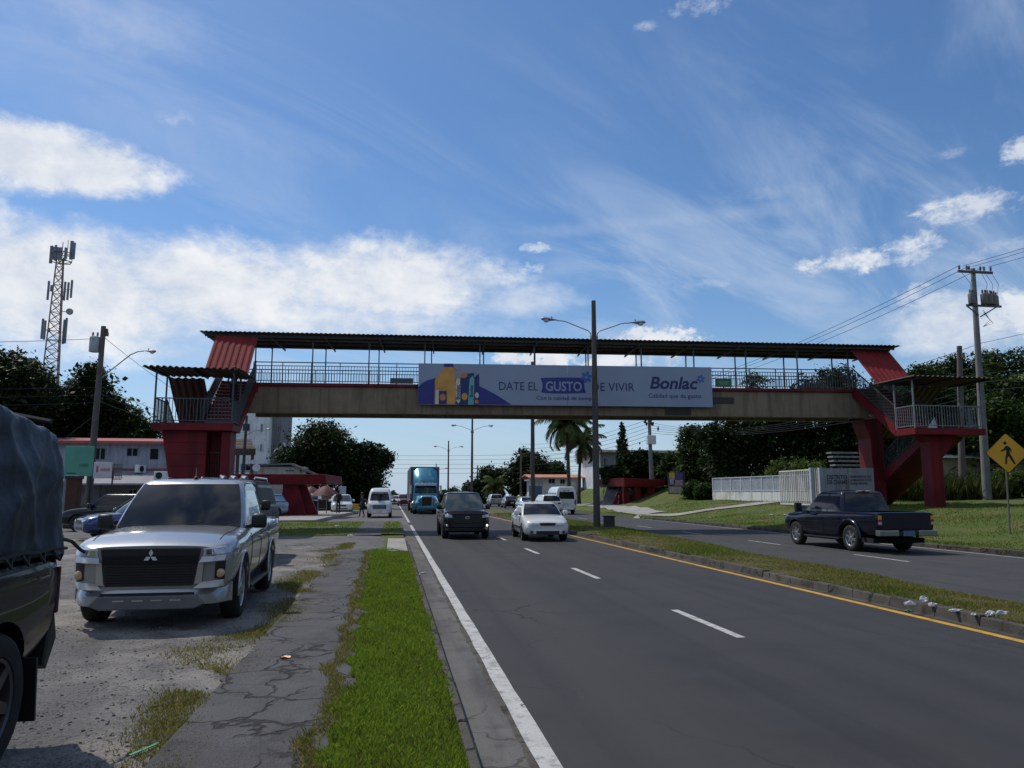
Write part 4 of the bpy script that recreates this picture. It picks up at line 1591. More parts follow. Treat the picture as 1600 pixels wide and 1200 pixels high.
def tree(name, label, cat, loc, blobs, n, leaf, mat, trunk=.25, group=None, limbs=5, lean=(0, 0)):
    """tapered trunk with limbs into each lobe, and a crown of leaves; blobs are relative to loc"""
    o = thing(name, label, cat, loc, 0, group)
    C = np.concatenate([crown_points(blobs, int(n * 1.5)), crown_points([(b[0], b[1], b[2], b[3] * .8, b[4] * .8, b[5] * .8) for b in blobs], int(n * .8), 16, .3, .1)])
    np_mesh('crown', leaf_quads(C, leaf * 1.12), 4, mat, o)
    if trunk:
        m = MB()
        B = sorted(blobs, key=lambda b: -b[3] * b[4] * b[5])
        zf = min(b[2] - b[5] * .5 for b in blobs)
        fork = Vector((lean[0], lean[1], max(.5, zf)))
        m.tube([(0, 0, -.3), fork * .5 + Vector((.05, .02, 0)), fork], [trunk * 1.25, trunk, trunk * .8], 9)
        for b in B[:limbs]:
            e = Vector(b[:3]) + Vector((0, 0, b[5] * .35))
            mid = fork.lerp(e, .5) + Vector((rnd.uniform(-.3, .3), rnd.uniform(-.3, .3), -.1))
            m.tube([fork, mid, e], [trunk * .6, trunk * .38, trunk * .1], 6)
        m.build('trunk', BARK, o, smooth=60)
    return o


def tree_px(name, label, px, top, bot, rpx, Y, mat=None, n=6500, leaf=.26, group=None, k=None, trunk=.25, dens=1.0):
    """a tree measured in the photograph: crown centre column, top and lower rim rows, half-width, distance"""
    p = at(px, bot, Y)
    t = at(px, top, Y).z
    f_ = Y / FPX / max(.3, pray(px, 700).y)
    r = rpx * f_
    g = zterr(p.x, p.y)
    zb = p.z
    H = t - zb
    q = random.Random(px * 7 + top)
    blobs = [(0, 0, zb - g + H * .5, r * .68, r * .62, H * .44)]
    for i in range(6):
        a = i * 1.05 + q.uniform(-.3, .3)
        rr = q.uniform(.30, .44)
        zz = q.choice((.25, .42, .58, .74)) + q.uniform(-.06, .06)
        blobs.append((math.cos(a) * r * .62, math.sin(a) * r * .5, zb - g + H * zz, r * rr, r * rr, min(H * .26, r * rr)))
    blobs.append((q.uniform(-.2, .2) * r, 0, zb - g + H * .82, r * .42, r * .4, H * .18))
    return tree(name, label, 'tree', (p.x, p.y, g), blobs, int(n * dens), leaf, mat or LEAF_D, trunk, group)


GL = 'trees behind the left house'
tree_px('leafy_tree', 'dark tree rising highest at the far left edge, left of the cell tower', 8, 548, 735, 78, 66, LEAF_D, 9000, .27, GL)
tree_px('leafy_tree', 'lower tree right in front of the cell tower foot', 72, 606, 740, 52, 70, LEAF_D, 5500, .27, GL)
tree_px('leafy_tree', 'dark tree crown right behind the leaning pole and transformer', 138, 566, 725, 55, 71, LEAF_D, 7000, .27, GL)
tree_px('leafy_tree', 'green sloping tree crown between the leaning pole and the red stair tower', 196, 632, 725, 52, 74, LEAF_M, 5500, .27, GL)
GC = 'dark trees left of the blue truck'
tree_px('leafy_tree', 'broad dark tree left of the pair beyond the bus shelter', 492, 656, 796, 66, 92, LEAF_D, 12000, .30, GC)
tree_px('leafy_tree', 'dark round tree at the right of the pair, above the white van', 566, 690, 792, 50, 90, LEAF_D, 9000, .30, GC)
tree_px('leafy_tree', 'dark tree with a pole rising from its crown, behind the second lamp post', 826, 700, 785, 40, 124, LEAF_D, 6000, .36)
tree_px('round_tree', 'round dark tree left of the small palm beside the far road', 764, 729, 790, 30, 138, LEAF_D, 5500, .36)
tree_px('leafy_tree', 'pale green tree between the dark far tree and the coconut palms', 868, 722, 765, 28, 130, LEAF_M, 3500, .36)
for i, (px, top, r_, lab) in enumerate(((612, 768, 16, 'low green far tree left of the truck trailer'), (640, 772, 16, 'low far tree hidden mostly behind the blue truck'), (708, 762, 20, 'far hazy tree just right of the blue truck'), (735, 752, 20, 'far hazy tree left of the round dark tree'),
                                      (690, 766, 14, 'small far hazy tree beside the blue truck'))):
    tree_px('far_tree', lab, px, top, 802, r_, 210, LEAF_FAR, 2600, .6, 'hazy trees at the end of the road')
G2 = 'trees and shrubs behind the right bus shelter'
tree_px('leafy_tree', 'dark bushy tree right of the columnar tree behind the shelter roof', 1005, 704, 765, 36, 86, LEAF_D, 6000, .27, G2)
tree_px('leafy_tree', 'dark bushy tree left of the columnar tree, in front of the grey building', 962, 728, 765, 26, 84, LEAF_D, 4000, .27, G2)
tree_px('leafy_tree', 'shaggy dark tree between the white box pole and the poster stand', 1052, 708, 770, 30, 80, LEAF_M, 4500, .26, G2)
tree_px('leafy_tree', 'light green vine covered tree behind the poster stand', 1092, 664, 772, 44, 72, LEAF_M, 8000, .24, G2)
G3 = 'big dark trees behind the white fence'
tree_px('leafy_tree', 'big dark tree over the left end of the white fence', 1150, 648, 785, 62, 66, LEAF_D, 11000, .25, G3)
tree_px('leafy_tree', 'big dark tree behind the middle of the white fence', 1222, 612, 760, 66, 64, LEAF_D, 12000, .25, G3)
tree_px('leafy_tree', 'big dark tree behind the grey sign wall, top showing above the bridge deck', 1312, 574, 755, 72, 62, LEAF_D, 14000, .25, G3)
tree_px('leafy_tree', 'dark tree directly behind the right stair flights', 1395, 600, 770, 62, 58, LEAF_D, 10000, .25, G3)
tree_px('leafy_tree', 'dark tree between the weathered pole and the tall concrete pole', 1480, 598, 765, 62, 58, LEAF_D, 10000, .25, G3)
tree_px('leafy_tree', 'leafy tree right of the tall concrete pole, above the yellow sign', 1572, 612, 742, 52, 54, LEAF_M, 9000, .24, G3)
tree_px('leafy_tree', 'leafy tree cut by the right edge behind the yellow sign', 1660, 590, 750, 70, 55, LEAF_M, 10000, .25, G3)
tree_px('twiggy_tree', 'thin yellowish treetop showing above the railing right of the banner', 1185, 582, 640, 26, 70, LEAF_L, 900, .22, None, None, .1)
GH = 'trees covering the hill at the right'
for i, (px, top, bot, r_, Y, lab) in enumerate((
        (1448, 572, 650, 50, 92, 'leftmost tree on the hill crest, right of the red stair roof'), (1500, 558, 650, 52, 98, 'tree on the hill crest behind the weathered pole top'),
        (1560, 548, 650, 58, 102, 'highest tree on the hill crest right of the tall pole'), (1640, 552, 660, 62, 100, 'hill tree cut by the right edge of the view'),
        (1535, 590, 680, 50, 84, 'dark tree midway up the hill beside the tall pole'), (1610, 592, 680, 52, 82, 'dark tree midway up the hill at the right edge'),
        (1400, 592, 660, 38, 96, 'low tree at the hill foot behind the stair roof'))):
    tree_px('hill_tree', lab, px, top, bot, r_, Y, LEAF_D if i % 2 else LEAF_M, 6500, .34, GH)

# columnar tree: leaves hang along one tall spindle
p = at(974, 758, 88)
t = at(974, 664, 88).z - p.z
o = thing('columnar_tree', 'narrow pointed columnar tree above the right bus shelter', 'tree', (p.x, p.y, p.z))
bl = [(0, 0, t * (.12 + .085 * i), .85 - .062 * i + .06 * (i % 2), .85 - .062 * i, .62) for i in range(11)]
np_mesh('crown', leaf_quads(crown_points(bl, 4600, 10, .25), .3, -.2), 4, LEAF_D, o)
MB().tube([(0, 0, -1.5), (0, 0, t * .9)], [.2, .05], 8).build('trunk', BARK, o)


def palm(label, px, ybase, ycrown, Y, R_, nf=20, mat=None, trunk=.22, group=None, lean=0.0, seed=1):
    b = at(px, ybase, Y)
    g = zterr(b.x, b.y)
    cz = at(px, ycrown, Y).z - g
    o = thing('coconut_palm', label, 'palm tree', (b.x, b.y, g), 0, group)
    P = [(lean * t_ ** 2, 0, -.2 + (cz + .2) * t_) for t_ in (0, .15, .35, .55, .75, .9, 1)]
    MB().tube(P, [trunk * 1.5, trunk * 1.1, trunk * .9, trunk * .85, trunk * .8, trunk * .75, trunk * .6], 9).build('trunk', BARK, o, smooth=60)
    q = random.Random(seed)
    top = Vector((lean, 0, cz))
    for i in range(nf):
        a = i * 2.399 + q.uniform(-.2, .2)
        e0 = lerp(1.25, -.55, (i / nf) ** .9)
        L_ = R_ * q.uniform(.85, 1.1)
        V, pt, ang = [], top.copy(), e0
        hd = Vector((math.cos(a), math.sin(a), 0))
        spine = [pt.copy()]
        ns = 16
        for k in range(ns):
            ang -= (1.55 + .5 * (e0 < .3)) / ns * (.35 + 1.3 * k / ns)
            pt = pt + (hd * math.cos(ang) + Vector((0, 0, 1)) * math.sin(ang)) * (L_ / ns)
            spine.append(pt.copy())
        side = Vector((-hd.y, hd.x, 0))
        for k in range(2, ns * 3):
            f_ = k / (ns * 3)
            j = min(ns - 1, int(f_ * ns))
            c = spine[j].lerp(spine[j + 1], f_ * ns - j)
            tg = (spine[j + 1] - spine[j]).normalized()
            ll = R_ * .27 * (math.sin(PI * min(1, f_ * .86 + .14)) ** .6) + .08
            for sgn in (-1, 1):
                dd = (side * sgn * .75 + tg * .6 + Vector((0, 0, -.45 - .45 * q.random()))).normalized()
                wv = tg * .055 * R_ / 3.2
                e = c + dd * ll * q.uniform(.8, 1.1)
                V += [c - wv, c + wv, e + wv * .3, e - wv * .3]
        fr = np_mesh('frond', np.array([tuple(v) for v in V]), 4, (mat or LEAF_P) if i < nf - 3 else LEAF_DRY, o)
        MB().tube(spine, [.05 * (1 - k / (ns + 2)) for k in range(ns + 1)], 4).build('midrib', LEAF_DRY, fr)
    return o


GP = 'coconut palms'
palm('taller coconut palm left of the nearest lamp post, crown cut by the deck', 889, 760, 660, 88, 4.3, 26, None, .24, GP, -.2, 3)
palm('lower coconut palm of the two, close to the nearest lamp post', 904, 760, 690, 92, 3.6, 22, None, .22, GP, .5, 8)
palm('small bushy palm beside the far right carriageway', 776, 785, 757, 128, 3.6, 18, None, .2, None, 0, 5)

# fence-side shrubs and tall grass
for i, (px, top, bot, r_, Y, lab, mt) in enumerate((
        (1262, 716, 745, 32, 56, 'light green shrub showing over the white fence beside the barred gate', LEAF_L), (1222, 720, 748, 26, 57, 'light green shrub over the middle of the white fence', LEAF_L),
        (1105, 756, 784, 18, 60, 'dark shrub at the left end of the white fence', LEAF_M), (1085, 752, 782, 16, 64, 'shrub beside the poster stand post', LEAF_M),
        (1420, 742, 792, 30, 43, 'shrub under the right stair flights', LEAF_M), (1515, 738, 790, 32, 44, 'shrub behind the weathered pole foot', LEAF_M), (1580, 735, 790, 34, 42, 'shrub behind the yellow sign post', LEAF_L), (1640, 730, 790, 38, 41, 'shrub at the right edge beyond the yellow sign', LEAF_M))):
    p = at(px, bot, Y)
    g = zterr(p.x, p.y)
    H = at(px, top, Y).z - g
    r = r_ * Y / FPX
    tree('shrub', lab, 'shrub', (p.x, p.y, g), [(0, 0, H * .5, r, r * .8, H * .5), (r * .5, .1, H * .4, r * .6, r * .6, H * .4), (-r * .5, 0, H * .45, r * .6, r * .6, H * .42)], 2600, .17, mt, .06, 'shrubs on the right bank')
n = 5200
X = nrg.uniform(27.5, 36, n)
Y = nrg.uniform(40.5, 47, n)
Z = np.array([zterr(a, b) for a, b in zip(X, Y)])
blades('tall_grass', X, Y, Z, 1.3, .05, leaf_mat('reed', (.02, .035, .008), (.10, .12, .03), .35), .6)

# unseen tree line added behind the viewer to dim reflections and skylight
bl = []
for i in range(34):
    bl.append((-75 + i * 4.6 + rnd.uniform(-1, 1), -34 - 10 * rnd.random(), 5.5 + rnd.uniform(-1, 2), 4.4, 3.6, rnd.uniform(5.5, 8.5)))
for i in range(14):
    bl.append((38 + rnd.uniform(-3, 6), -30 + i * 4.6, 6 + rnd.uniform(-1, 1.5), 4, 4, 6.5))
for i in range(10):
    bl.append((-34 + rnd.uniform(-4, 2), -30 + i * 4.6, 5 + rnd.uniform(-1, 1.5), 4, 4, 5.5))
tag(np_mesh('added_shade_trees', leaf_quads(np.concatenate([crown_points(bl, 60000, 16, .2), crown_points(bl, 20000, 16, .3, .1)]), .62), 4, LEAF_D), kind='stuff')

# ---------------------------------------------------------------- cell tower
tp0 = at(87, 600, 150)
o = thing('cell_tower', 'tall lattice cell tower with antennas and dishes above the left trees', 'cell tower', (tp0.x, tp0.y, 0))
Hh = at(95, 404, 150).z
M_TWR = M('tower_steel', (.26, .17, .16), .6, .3, .3, .25)
M_ANT = M('antenna_panel', (.13, .16, .21), .5, .1, .15, 1)
M_DISH = M('dish', (.25, .25, .25), .5, .1, .1, 1)
m = MB()


def tw(z):
    return lerp(2.2, .6, z / Hh)


cor = ((-1, -1), (1, -1), (0, 1))
leanx = -.8
lv = [Hh * i / 26 for i in range(27)]
for a, b in zip(lv, lv[1:]):
    for i in range(3):
        j = (i + 1) % 3
        pa = Vector((cor[i][0] * tw(a) + leanx * a / Hh, cor[i][1] * tw(a), a))
        pb = Vector((cor[i][0] * tw(b) + leanx * b / Hh, cor[i][1] * tw(b), b))
        qa = Vector((cor[j][0] * tw(a) + leanx * a / Hh, cor[j][1] * tw(a), a))
        qb = Vector((cor[j][0] * tw(b) + leanx * b / Hh, cor[j][1] * tw(b), b))
        m.bar(pa, pb, .17)
        m.bar(pb, qb, .09)
        m.bar(pa, qb, .08)
        m.bar(qa, pb, .08)
m.bar((leanx, 0, Hh), (leanx, 0, Hh + 3.2), .1)
m.bar((leanx + .9, 0, Hh), (leanx + .9, 0, Hh + 3.6), .08)
m.build('lattice', M_TWR, o)
m = MB()
for zz in (Hh - .6, Hh + 1.0):
    for a in range(6):
        w = a * PI / 3
        m.bar((leanx + 1.8 * math.cos(w), 1.8 * math.sin(w), zz), (leanx + 1.8 * math.cos(w + PI / 3), 1.8 * math.sin(w + PI / 3), zz), .14)
        m.bar((leanx, 0, zz - .5), (leanx + 1.8 * math.cos(w), 1.8 * math.sin(w), zz), .1)
for a in range(3):
    w = a * PI * 2 / 3
    m.bar((leanx + 1.8 * math.cos(w), 1.8 * math.sin(w), Hh - .6), (leanx + 1.8 * math.cos(w), 1.8 * math.sin(w), Hh + 1.0), .1)
m.build('platform', M_TWR, o)
for (dx_, dz_, h_, w_) in ((-2.6, -.6, 3.4, .5), (-2.1, .2, 2.4, .35), (-.9, -.3, 2.9, .4), (.1, -.2, 2.4, .9), (1.5, -.4, 2.6, .4), (2.2, .3, 3.6, .55), (2.8, .4, 3.2, .45)):
    MB().box((leanx + dx_ * .72, -1.2 if abs(dx_) < 2 else 0, Hh + dz_ + h_ / 2 - .4), (w_, .3, h_)).build('antenna', M_ANT, o, bevel=.05)
for (dx_, zf, h_) in ((-2.4, .86, 3.6), (-1.7, .87, 1.2), (1.5, .86, 3.6), (2.3, .86, 3.4), (3.1, .87, 3.4), (-2.6, .695, 3.6), (-3.2, .70, 3.8), (-1.6, .695, .8), (1.9, .69, 4.6), (2.4, .695, 4.8)):
    z = Hh * zf
    dx_ *= .72
    b = MB().box((leanx * zf + dx_, -.5, z), (.34, .3, h_)).build('antenna', M_ANT, o, bevel=.05)
    MB().bar((leanx * zf + dx_, -.3, z), (leanx * zf + (1 if dx_ > 0 else -1) * tw(z) * .9, -.3, z - .2), .08).build('mount', M_TWR, b)
for (dx_, zf, r_) in ((-4.6, .555, 1.15), (4.3, .475, 1.2), (2.6, .775, .6)):
    z = Hh * zf
    dx_ *= .82
    b = MB().lathe([(0, .1), (r_ * .96, .05), (r_, -.1), (r_, -.3), (r_ * .7, -.5), (0, -.6)], Matrix.Translation((leanx * zf + dx_, -.6, z)) @ Matrix.Rotation(PI / 2, 4, 'X'), 20).build('dish', M_DISH, o, smooth=40)
    MB().bar((leanx * zf + dx_, -.2, z), (leanx * zf + (1 if dx_ > 0 else -1) * tw(z) * .9, -.3, z), .12).build('mount', M_TWR, b)

# ---------------------------------------------------------------- buildings
M_WBLUE = paint_mat('pale_blue_wall', (.40, .44, .52), .85, (.75, .75, .75), .06)
M_WWHITE = paint_mat('white_wall', (.72, .74, .76), .85, (.75, .75, .72), .05)
M_WGREY = paint_mat('grey_wall', (.22, .22, .235), .85, (.7, .7, .7), .08)
M_WCREAM = paint_mat('cream_wall', (.50, .48, .42), .85, (.7, .68, .6), .08)
M_PANE = M('window_pane', (.012, .017, .03), .15, 0, .1, 1, spec=.25)
M_FRAME = M('window_frame', (.30, .31, .33), .5, .2, .1, 3)
M_GROOF = M('grey_roof', (.24, .24, .26), .8, 0, .25, .9, .3, 6)
M_RROOF = M('red_tile_roof', (.30, .075, .065), .7, 0, .2, 1.2, .3, 6)
M_OROOF = M('orange_roof', (.48, .20, .12), .7, 0, .2, 1.2)


def window(parent, x0, x1, z0, z1, y, bars=1):
    """window set on a wall whose outer face is at y (the camera side)"""
    f = MB()
    f.span(x0, x1, y - .05, y + .02, z0, z0 + .06)
    f.span(x0, x1, y - .05, y + .02, z1 - .06, z1)
    f.span(x0, x0 + .06, y - .05, y + .02, z0 + .06, z1 - .06)
    f.span(x1 - .06, x1, y - .05, y + .02, z0 + .06, z1 - .06)
    for i in range(1, bars + 1):
        xm = lerp(x0, x1, i / (bars + 1))
        f.span(xm - .03, xm + .03, y - .045, y + .02, z0 + .06, z1 - .06)
    w = f.build('window', M_FRAME, parent)
    MB().span(x0 + .06, x1 - .06, y - .02, y - .012, z0 + .06, z1 - .06).build('pane', M_PANE, w)
    return w


def winpx(parent, O, xa, ya, xb, yb, Y, bars=1):
    a, b = at(xa, yb, Y), at(xb, ya, Y)
    return window(parent, a.x - O.x, b.x - O.x, a.z - O.z, b.z - O.z, Y - O.y, bars)


# left house
O = Vector((-23.9, 62, 0))
o = thing('house', 'pale blue two storey house with red roof behind the parked cars', 'house', O)
W_ = 9.2
MB().span(-3.0, W_, 0, 8, -.1, 5.55).build('wall', M_WBLUE, o)
m = MB()
m.prism([(-.9, 5.45), (4, 5.95), (8.9, 5.45), (8.9, 5.60), (4, 6.12), (-.9, 5.60)], lambda a, b, h: (h, a, b), -3.8, W_ + .6)
m.build('roof', M_RROOF, o)
m = MB().span(-3.8, W_ + .6, -.93, -.87, 5.40, 5.60)
m.build('fascia', M('fascia_red', (.34, .07, .07), .6), o)
for q in ((147, 699.5, 166.5, 719, 1), (197, 699.5, 217, 713.5, 1), (233, 700, 249.5, 719, 0)):
    winpx(o, O, *q[:4], 62, q[4])
a, b = at(130, 733, 61.9), at(275, 757, 57.5)
m = MB().hexa([Vector(v) - O for v in ((a.x, 57.3, b.z - .05), (b.x + 1.5, 57.3, b.z - .05), (b.x + 1.5, 61.9, a.z - .12), (a.x, 61.9, a.z - .12), (a.x, 57.3, b.z + .07), (b.x + 1.5, 57.3, b.z + .07), (b.x + 1.5, 61.9, a.z), (a.x, 61.9, a.z))])
m.build('porch_roof', M_GROOF, o)
MB().span(a.x - O.x, b.x + 1.5 - O.x, -.55, -.12, a.z - .06, a.z + .06).build('ridge_flashing', M_RROOF, o)
MB().span(a.x - O.x, b.x + 1.5 - O.x, -2.6, -2.4, -.1, b.z + .2).build('porch_wall', M_WGREY, o)
for i in range(3):
    MB().span(1.2 + i * 2.6, 1.32 + i * 2.6, -4.5, -4.38, 0, b.z - .05).build('porch_post', M_DARK, o)
winpx(o, O, 200, 764, 216, 776, 59.4, 1)


def aircon(label, px, py, Y, s=1.0, rz=0.0):
    p = at(px, py, Y)
    o = thing('air_conditioner', label, 'air conditioner', p, rz, 'air conditioners on the porch roof')
    MB().span(-.45 * s, .45 * s, -.17 * s, .17 * s, .06, .66 * s).build('casing', M_WSIGN, o, bevel=.02)
    MB().lathe([(0, 0), (.24 * s, 0), (.24 * s, .02), (.20 * s, .03), (.05 * s, .03), (0, .03)], Matrix.Translation((-.08 * s, -.172 * s, .36 * s)) @ Matrix.Rotation(PI / 2, 4, 'X'), 18).build('fan_grille', M_BLACK, o)
    m = MB().span(-.4 * s, -.33 * s, -.16, .16, 0, .058)
    m.build('foot', M_DARK, o)
    MB().span(.33 * s, .4 * s, -.16, .16, 0, .058).build('foot', M_DARK, o)


aircon('grey air conditioner turned sideways on the upper porch roof', 219, 740, 60.5, .95, R(70))
aircon('white air conditioner with round black fan low on the porch roof', 251, 751, 58.6, 1.0, R(-8))

# apartment block
O = at(362, 771, 106)
O.z = 0
o = thing('apartment_block', 'white and grey apartment block under the left end of the footbridge', 'building', O)
xr, xg = at(419, 700, 106).x - O.x, at(440, 700, 110).x - O.x
zt = at(400, 622, 106).z
MB().span(-6, xr, 0, 14, -.1, zt).build('wall', M_WWHITE, o)
MB().span(xr + .01, xg, 2.5, 14, -.1, zt - .4).build('wing', M_WGREY, o)
MB().span(-6.3, xr + .3, -.3, 14, zt + .003, zt + .35).build('parapet', M_WWHITE, o)
for q in ((379, 662, 391, 673.5), (407, 662.5, 411, 675), (406, 694, 409.5, 705.5), (376, 725, 392, 735.5), (366, 694, 374, 706), (366, 655, 372, 668), (405, 725, 410, 736)):
    winpx(o, O, *q, 106, 1)
for q in ((421, 663, 425.5, 680), (421, 694, 425.5, 712), (433, 665, 436.5, 677), (433, 697, 436.5, 709), (421, 724, 426, 738)):
    winpx(o, O, *q, 108.5, 0)
MB().span(xg - .1, xg + .55, 2.9, 3.5, at(437, 706, 109).z, at(437, 692, 109).z).build('box_unit', M_WSIGN, o, bevel=.03)

# covered balcony shed in front of it
O = at(362, 771, 82)
O.z = 0
o = thing('roofed_terrace', 'brown timber roofed terrace in front of the apartment block', 'building', O)
a, b = at(358, 703, 82), at(402, 683, 82)
M_TIMB = M('brown_timber', (.06, .04, .035), .8, 0, .3, 2)
wd = b.x - O.x
m = MB()
for i in range(7):
    f0 = i / 7
    m.hexa([Vector(v) for v in ((-2.5, lerp(-.6, 3, f0), lerp(a.z, b.z, f0)), (wd * lerp(.97, .40, f0), lerp(-.6, 3, f0), lerp(a.z, b.z, f0)), (wd * lerp(.97, .40, f0), lerp(-.6, 3, f0) + .5, lerp(a.z, b.z, f0) + .12), (-2.5, lerp(-.6, 3, f0) + .5, lerp(a.z, b.z, f0) + .12),
                                    (-2.5, lerp(-.6, 3, f0), lerp(a.z, b.z, f0) + .06), (wd * lerp(.97, .40, f0), lerp(-.6, 3, f0), lerp(a.z, b.z, f0) + .06), (wd * lerp(.97, .40, f0), lerp(-.6, 3, f0) + .5, lerp(a.z, b.z, f0) + .2), (-2.5, lerp(-.6, 3, f0) + .5, lerp(a.z, b.z, f0) + .2))])
m.build('roof', M_TIMB, o)
MB().span(-2.5, wd, -.7, -.55, a.z - .55, a.z + .12).build('fascia', M_TIMB, o)
for x in (-2.2, .5, wd - .3):
    MB().span(x - .14, x + .14, -.6, -.32, -.1, a.z - .55).build('post', M_TIMB, o)
MB().span(-2.5, wd, -.5, 3, 2.7, 2.95).build('floor', M_WGREY, o)
m = MB()
for i in range(12):
    m.bar((lerp(-2.4, wd - .1, i / 11), -.45, 2.95), (lerp(-2.4, wd - .1, i / 11), -.45, 3.9), .04)
m.bar((-2.4, -.45, 3.9), (wd - .1, -.45, 3.9), .06)
m.build('railing', M_STEELP, o)

# low cream building
O = at(436, 771, 86)
O.z = 0
o = thing('low_building', 'low cream building with sloping roof between apartment block and dark trees', 'building', O)
a, b = at(478, 745, 86), at(497, 742, 86)
zt = at(470, 728, 86).z
MB().span(-3, a.x - O.x, 0, 6, -.1, zt - .1).build('wall', M_WCREAM, o)
m = MB()
m.prism([(-3.3, zt - .05), (a.x - O.x - 1.6, zt + .1), (b.x - O.x, b.z - .15), (b.x - O.x, b.z + .05), (a.x - O.x - 1.5, zt + .3), (-3.3, zt + .12)], lambda p, q, h: (p, h, q), -.5, 6.4)
m.build('roof', M_WGREY, o)
winpx(o, O, 446, 734, 460, 737, 86, 2)
winpx(o, O, 468, 733, 472, 738, 86, 0)

# far house on the right
O = at(836, 771, 112)
O.z = 1.4
o = thing('house', 'far white house with orange roof behind the white van', 'house', O)
a, b = at(908, 742, 112), at(836, 744, 112)
MB().span(0, a.x - O.x, 0, 7, -2, at(870, 747, 112).z - O.z).build('wall', M_WWHITE, o)
z0 = at(870, 747, 112).z - O.z
m = MB()
m.prism([(-.9, z0 - .05), (3.5, z0 + .45), (7.9, z0 - .05), (7.9, z0 + .1), (3.5, z0 + .62), (-.9, z0 + .1)], lambda p, q, h: (h, p, q), -1.0, a.x - O.x + .5)
m.build('roof', M_OROOF, o)
winpx(o, O, 857, 748, 867, 755.5, 112, 1)
winpx(o, O, 875, 749, 883, 756, 112, 1)
a, b = at(826, 750, 108), at(846, 757, 108)
MB().span(a.x - O.x, b.x - O.x, -4.5, -.3, a.z - O.z - .1, a.z - O.z + .1).build('carport_roof', M_GROOF, o)
MB().span(a.x - O.x, b.x - O.x, -4.4, -4.2, -2, b.z - O.z - .2).build('blue_gate', M('blue_gate', (.07, .11, .20), .6), o)
# grey building behind the shelter
O = at(938, 771, 104)
O.z = 1.2
o = thing('flat_roofed_building', 'grey flat roofed building behind the columnar tree', 'building', O)
a = at(1066, 703, 104)
z0 = at(950, 707, 104).z - O.z
MB().span(0, a.x - O.x, 0, 9, -1, z0).build('wall', M_WGREY, o)
MB().span(-.3, 0.0, -.3, 9, -1, z0).build('side_wall', M_WWHITE, o)
MB().span(-1.2, a.x - O.x + .8, -.9, 9.5, z0 + .003, z0 + .32).build('roof_slab', M_WCREAM, o)
winpx(o, O, 943, 715, 948, 735, 104, 1)
winpx(o, O, 1040, 716, 1056, 728, 104, 1)
# white roofed building on the far right
O = at(1468, 771, 56)
O.z = 1.3
o = thing('low_building', 'low building with pale roof and yellowed wall glimpsed behind the right poles', 'building', O)
a, b = at(1545, 690, 56), at(1468, 715, 56)
MB().span(-1, 9, 0, 6, -.4, at(1500, 716, 56).z - O.z).build('wall', paint_mat('yellowed_wall', (.30, .25, .16), .9, (.6, .6, .6)), o)
z0 = at(1500, 716, 56).z - O.z
MB().hexa([Vector(v) for v in ((-1.5, -.5, z0), (9.5, -.5, z0), (9.5, 3.5, z0 + 1.2), (-1.5, 3.5, z0 + 1.2), (-1.5, -.5, z0 + .12), (9.5, -.5, z0 + .12), (9.5, 3.5, z0 + 1.32), (-1.5, 3.5, z0 + 1.32))]).build('roof', M_WWHITE, o)
# shed roof behind the sign wall
O = at(1312, 771, 50)
O.z = 1.1
o = thing('open_shed', 'dark stepped shed roof behind the grey sign wall', 'shed', O)
a, b = at(1310, 728, 50), at(1348, 700, 50)
m = MB()
for i in range(4):
    f0 = i / 4
    m.span(lerp(-.2, .7, f0), 2.6, .5 * i, .5 * i + .7, lerp(a.z, b.z, f0) - O.z, lerp(a.z, b.z, f0) - O.z + .12)
m.build('roof', M_WGREY, o)
for x in (.3, 2.3):
    MB().span(x, x + .14, .4, .54, -.3, a.z - O.z).build('post', M_DARK, o)

# ---------------------------------------------------------------- bus shelters
o = thing('bus_shelter', 'dark red concrete bus shelter with sloping legs on the left platform', 'bus shelter', (-9.0, 56, .2))
O = Vector(o.location)
a, b, c = at(366, 757, 56), at(512, 757, 56), at(531, 757, 56)
zt, zb_ = at(450, 741, 56).z - O.z, at(450, 757, 56).z - O.z
m = MB()
x0, x1 = a.x - O.x - 1, c.x - O.x
m.hexa([Vector(v) for v in ((x0, -.2, zb_), (x1 - .9, -.2, zb_), (x1, 3.2, zb_ + .02), (x0, 3.2, zb_), (x0 + .3, -.5, zt), (x1 - 1.0, -.5, zt), (x1 - .1, 3.4, zt - .1), (x0 + .3, 3.4, zt))])
m.build('roof', M_RED, o, bevel=.03)
l0, l1 = at(437, 800, 56).x - O.x, at(495, 800, 56).x - O.x
t0, t1 = at(441, 760, 56).x - O.x, at(475, 760, 56).x - O.x
m = MB().prism([(l0, -.02), (l1 - .75, -.02), (t1 - .45, zb_ - .003), (t0, zb_ - .003)], lambda p, q, h: (p, h, q), .3, .75)
m.build('leg', M_RED, o, bevel=.02)
m = MB().prism([(l1 - 1.4, -.02), (l1, -.02), (t1, zb_ - .003), (t1 - .6, zb_ - .003)], lambda p, q, h: (p, h, q), .95, 1.6)
m.build('leg', M_RED, o, bevel=.02)
m = MB().prism([(-3.0, -.02), (-1.3, -.02), (-1.6, zb_ - .003), (-2.6, zb_ - .003)], lambda p, q, h: (p, h, q), .3, 1.6)
m.build('leg', M_RED, o, bevel=.02)
MB().span(-1.2, l0 - .05, 1.1, 1.5, .35, .45).build('bench', M_RED, o)

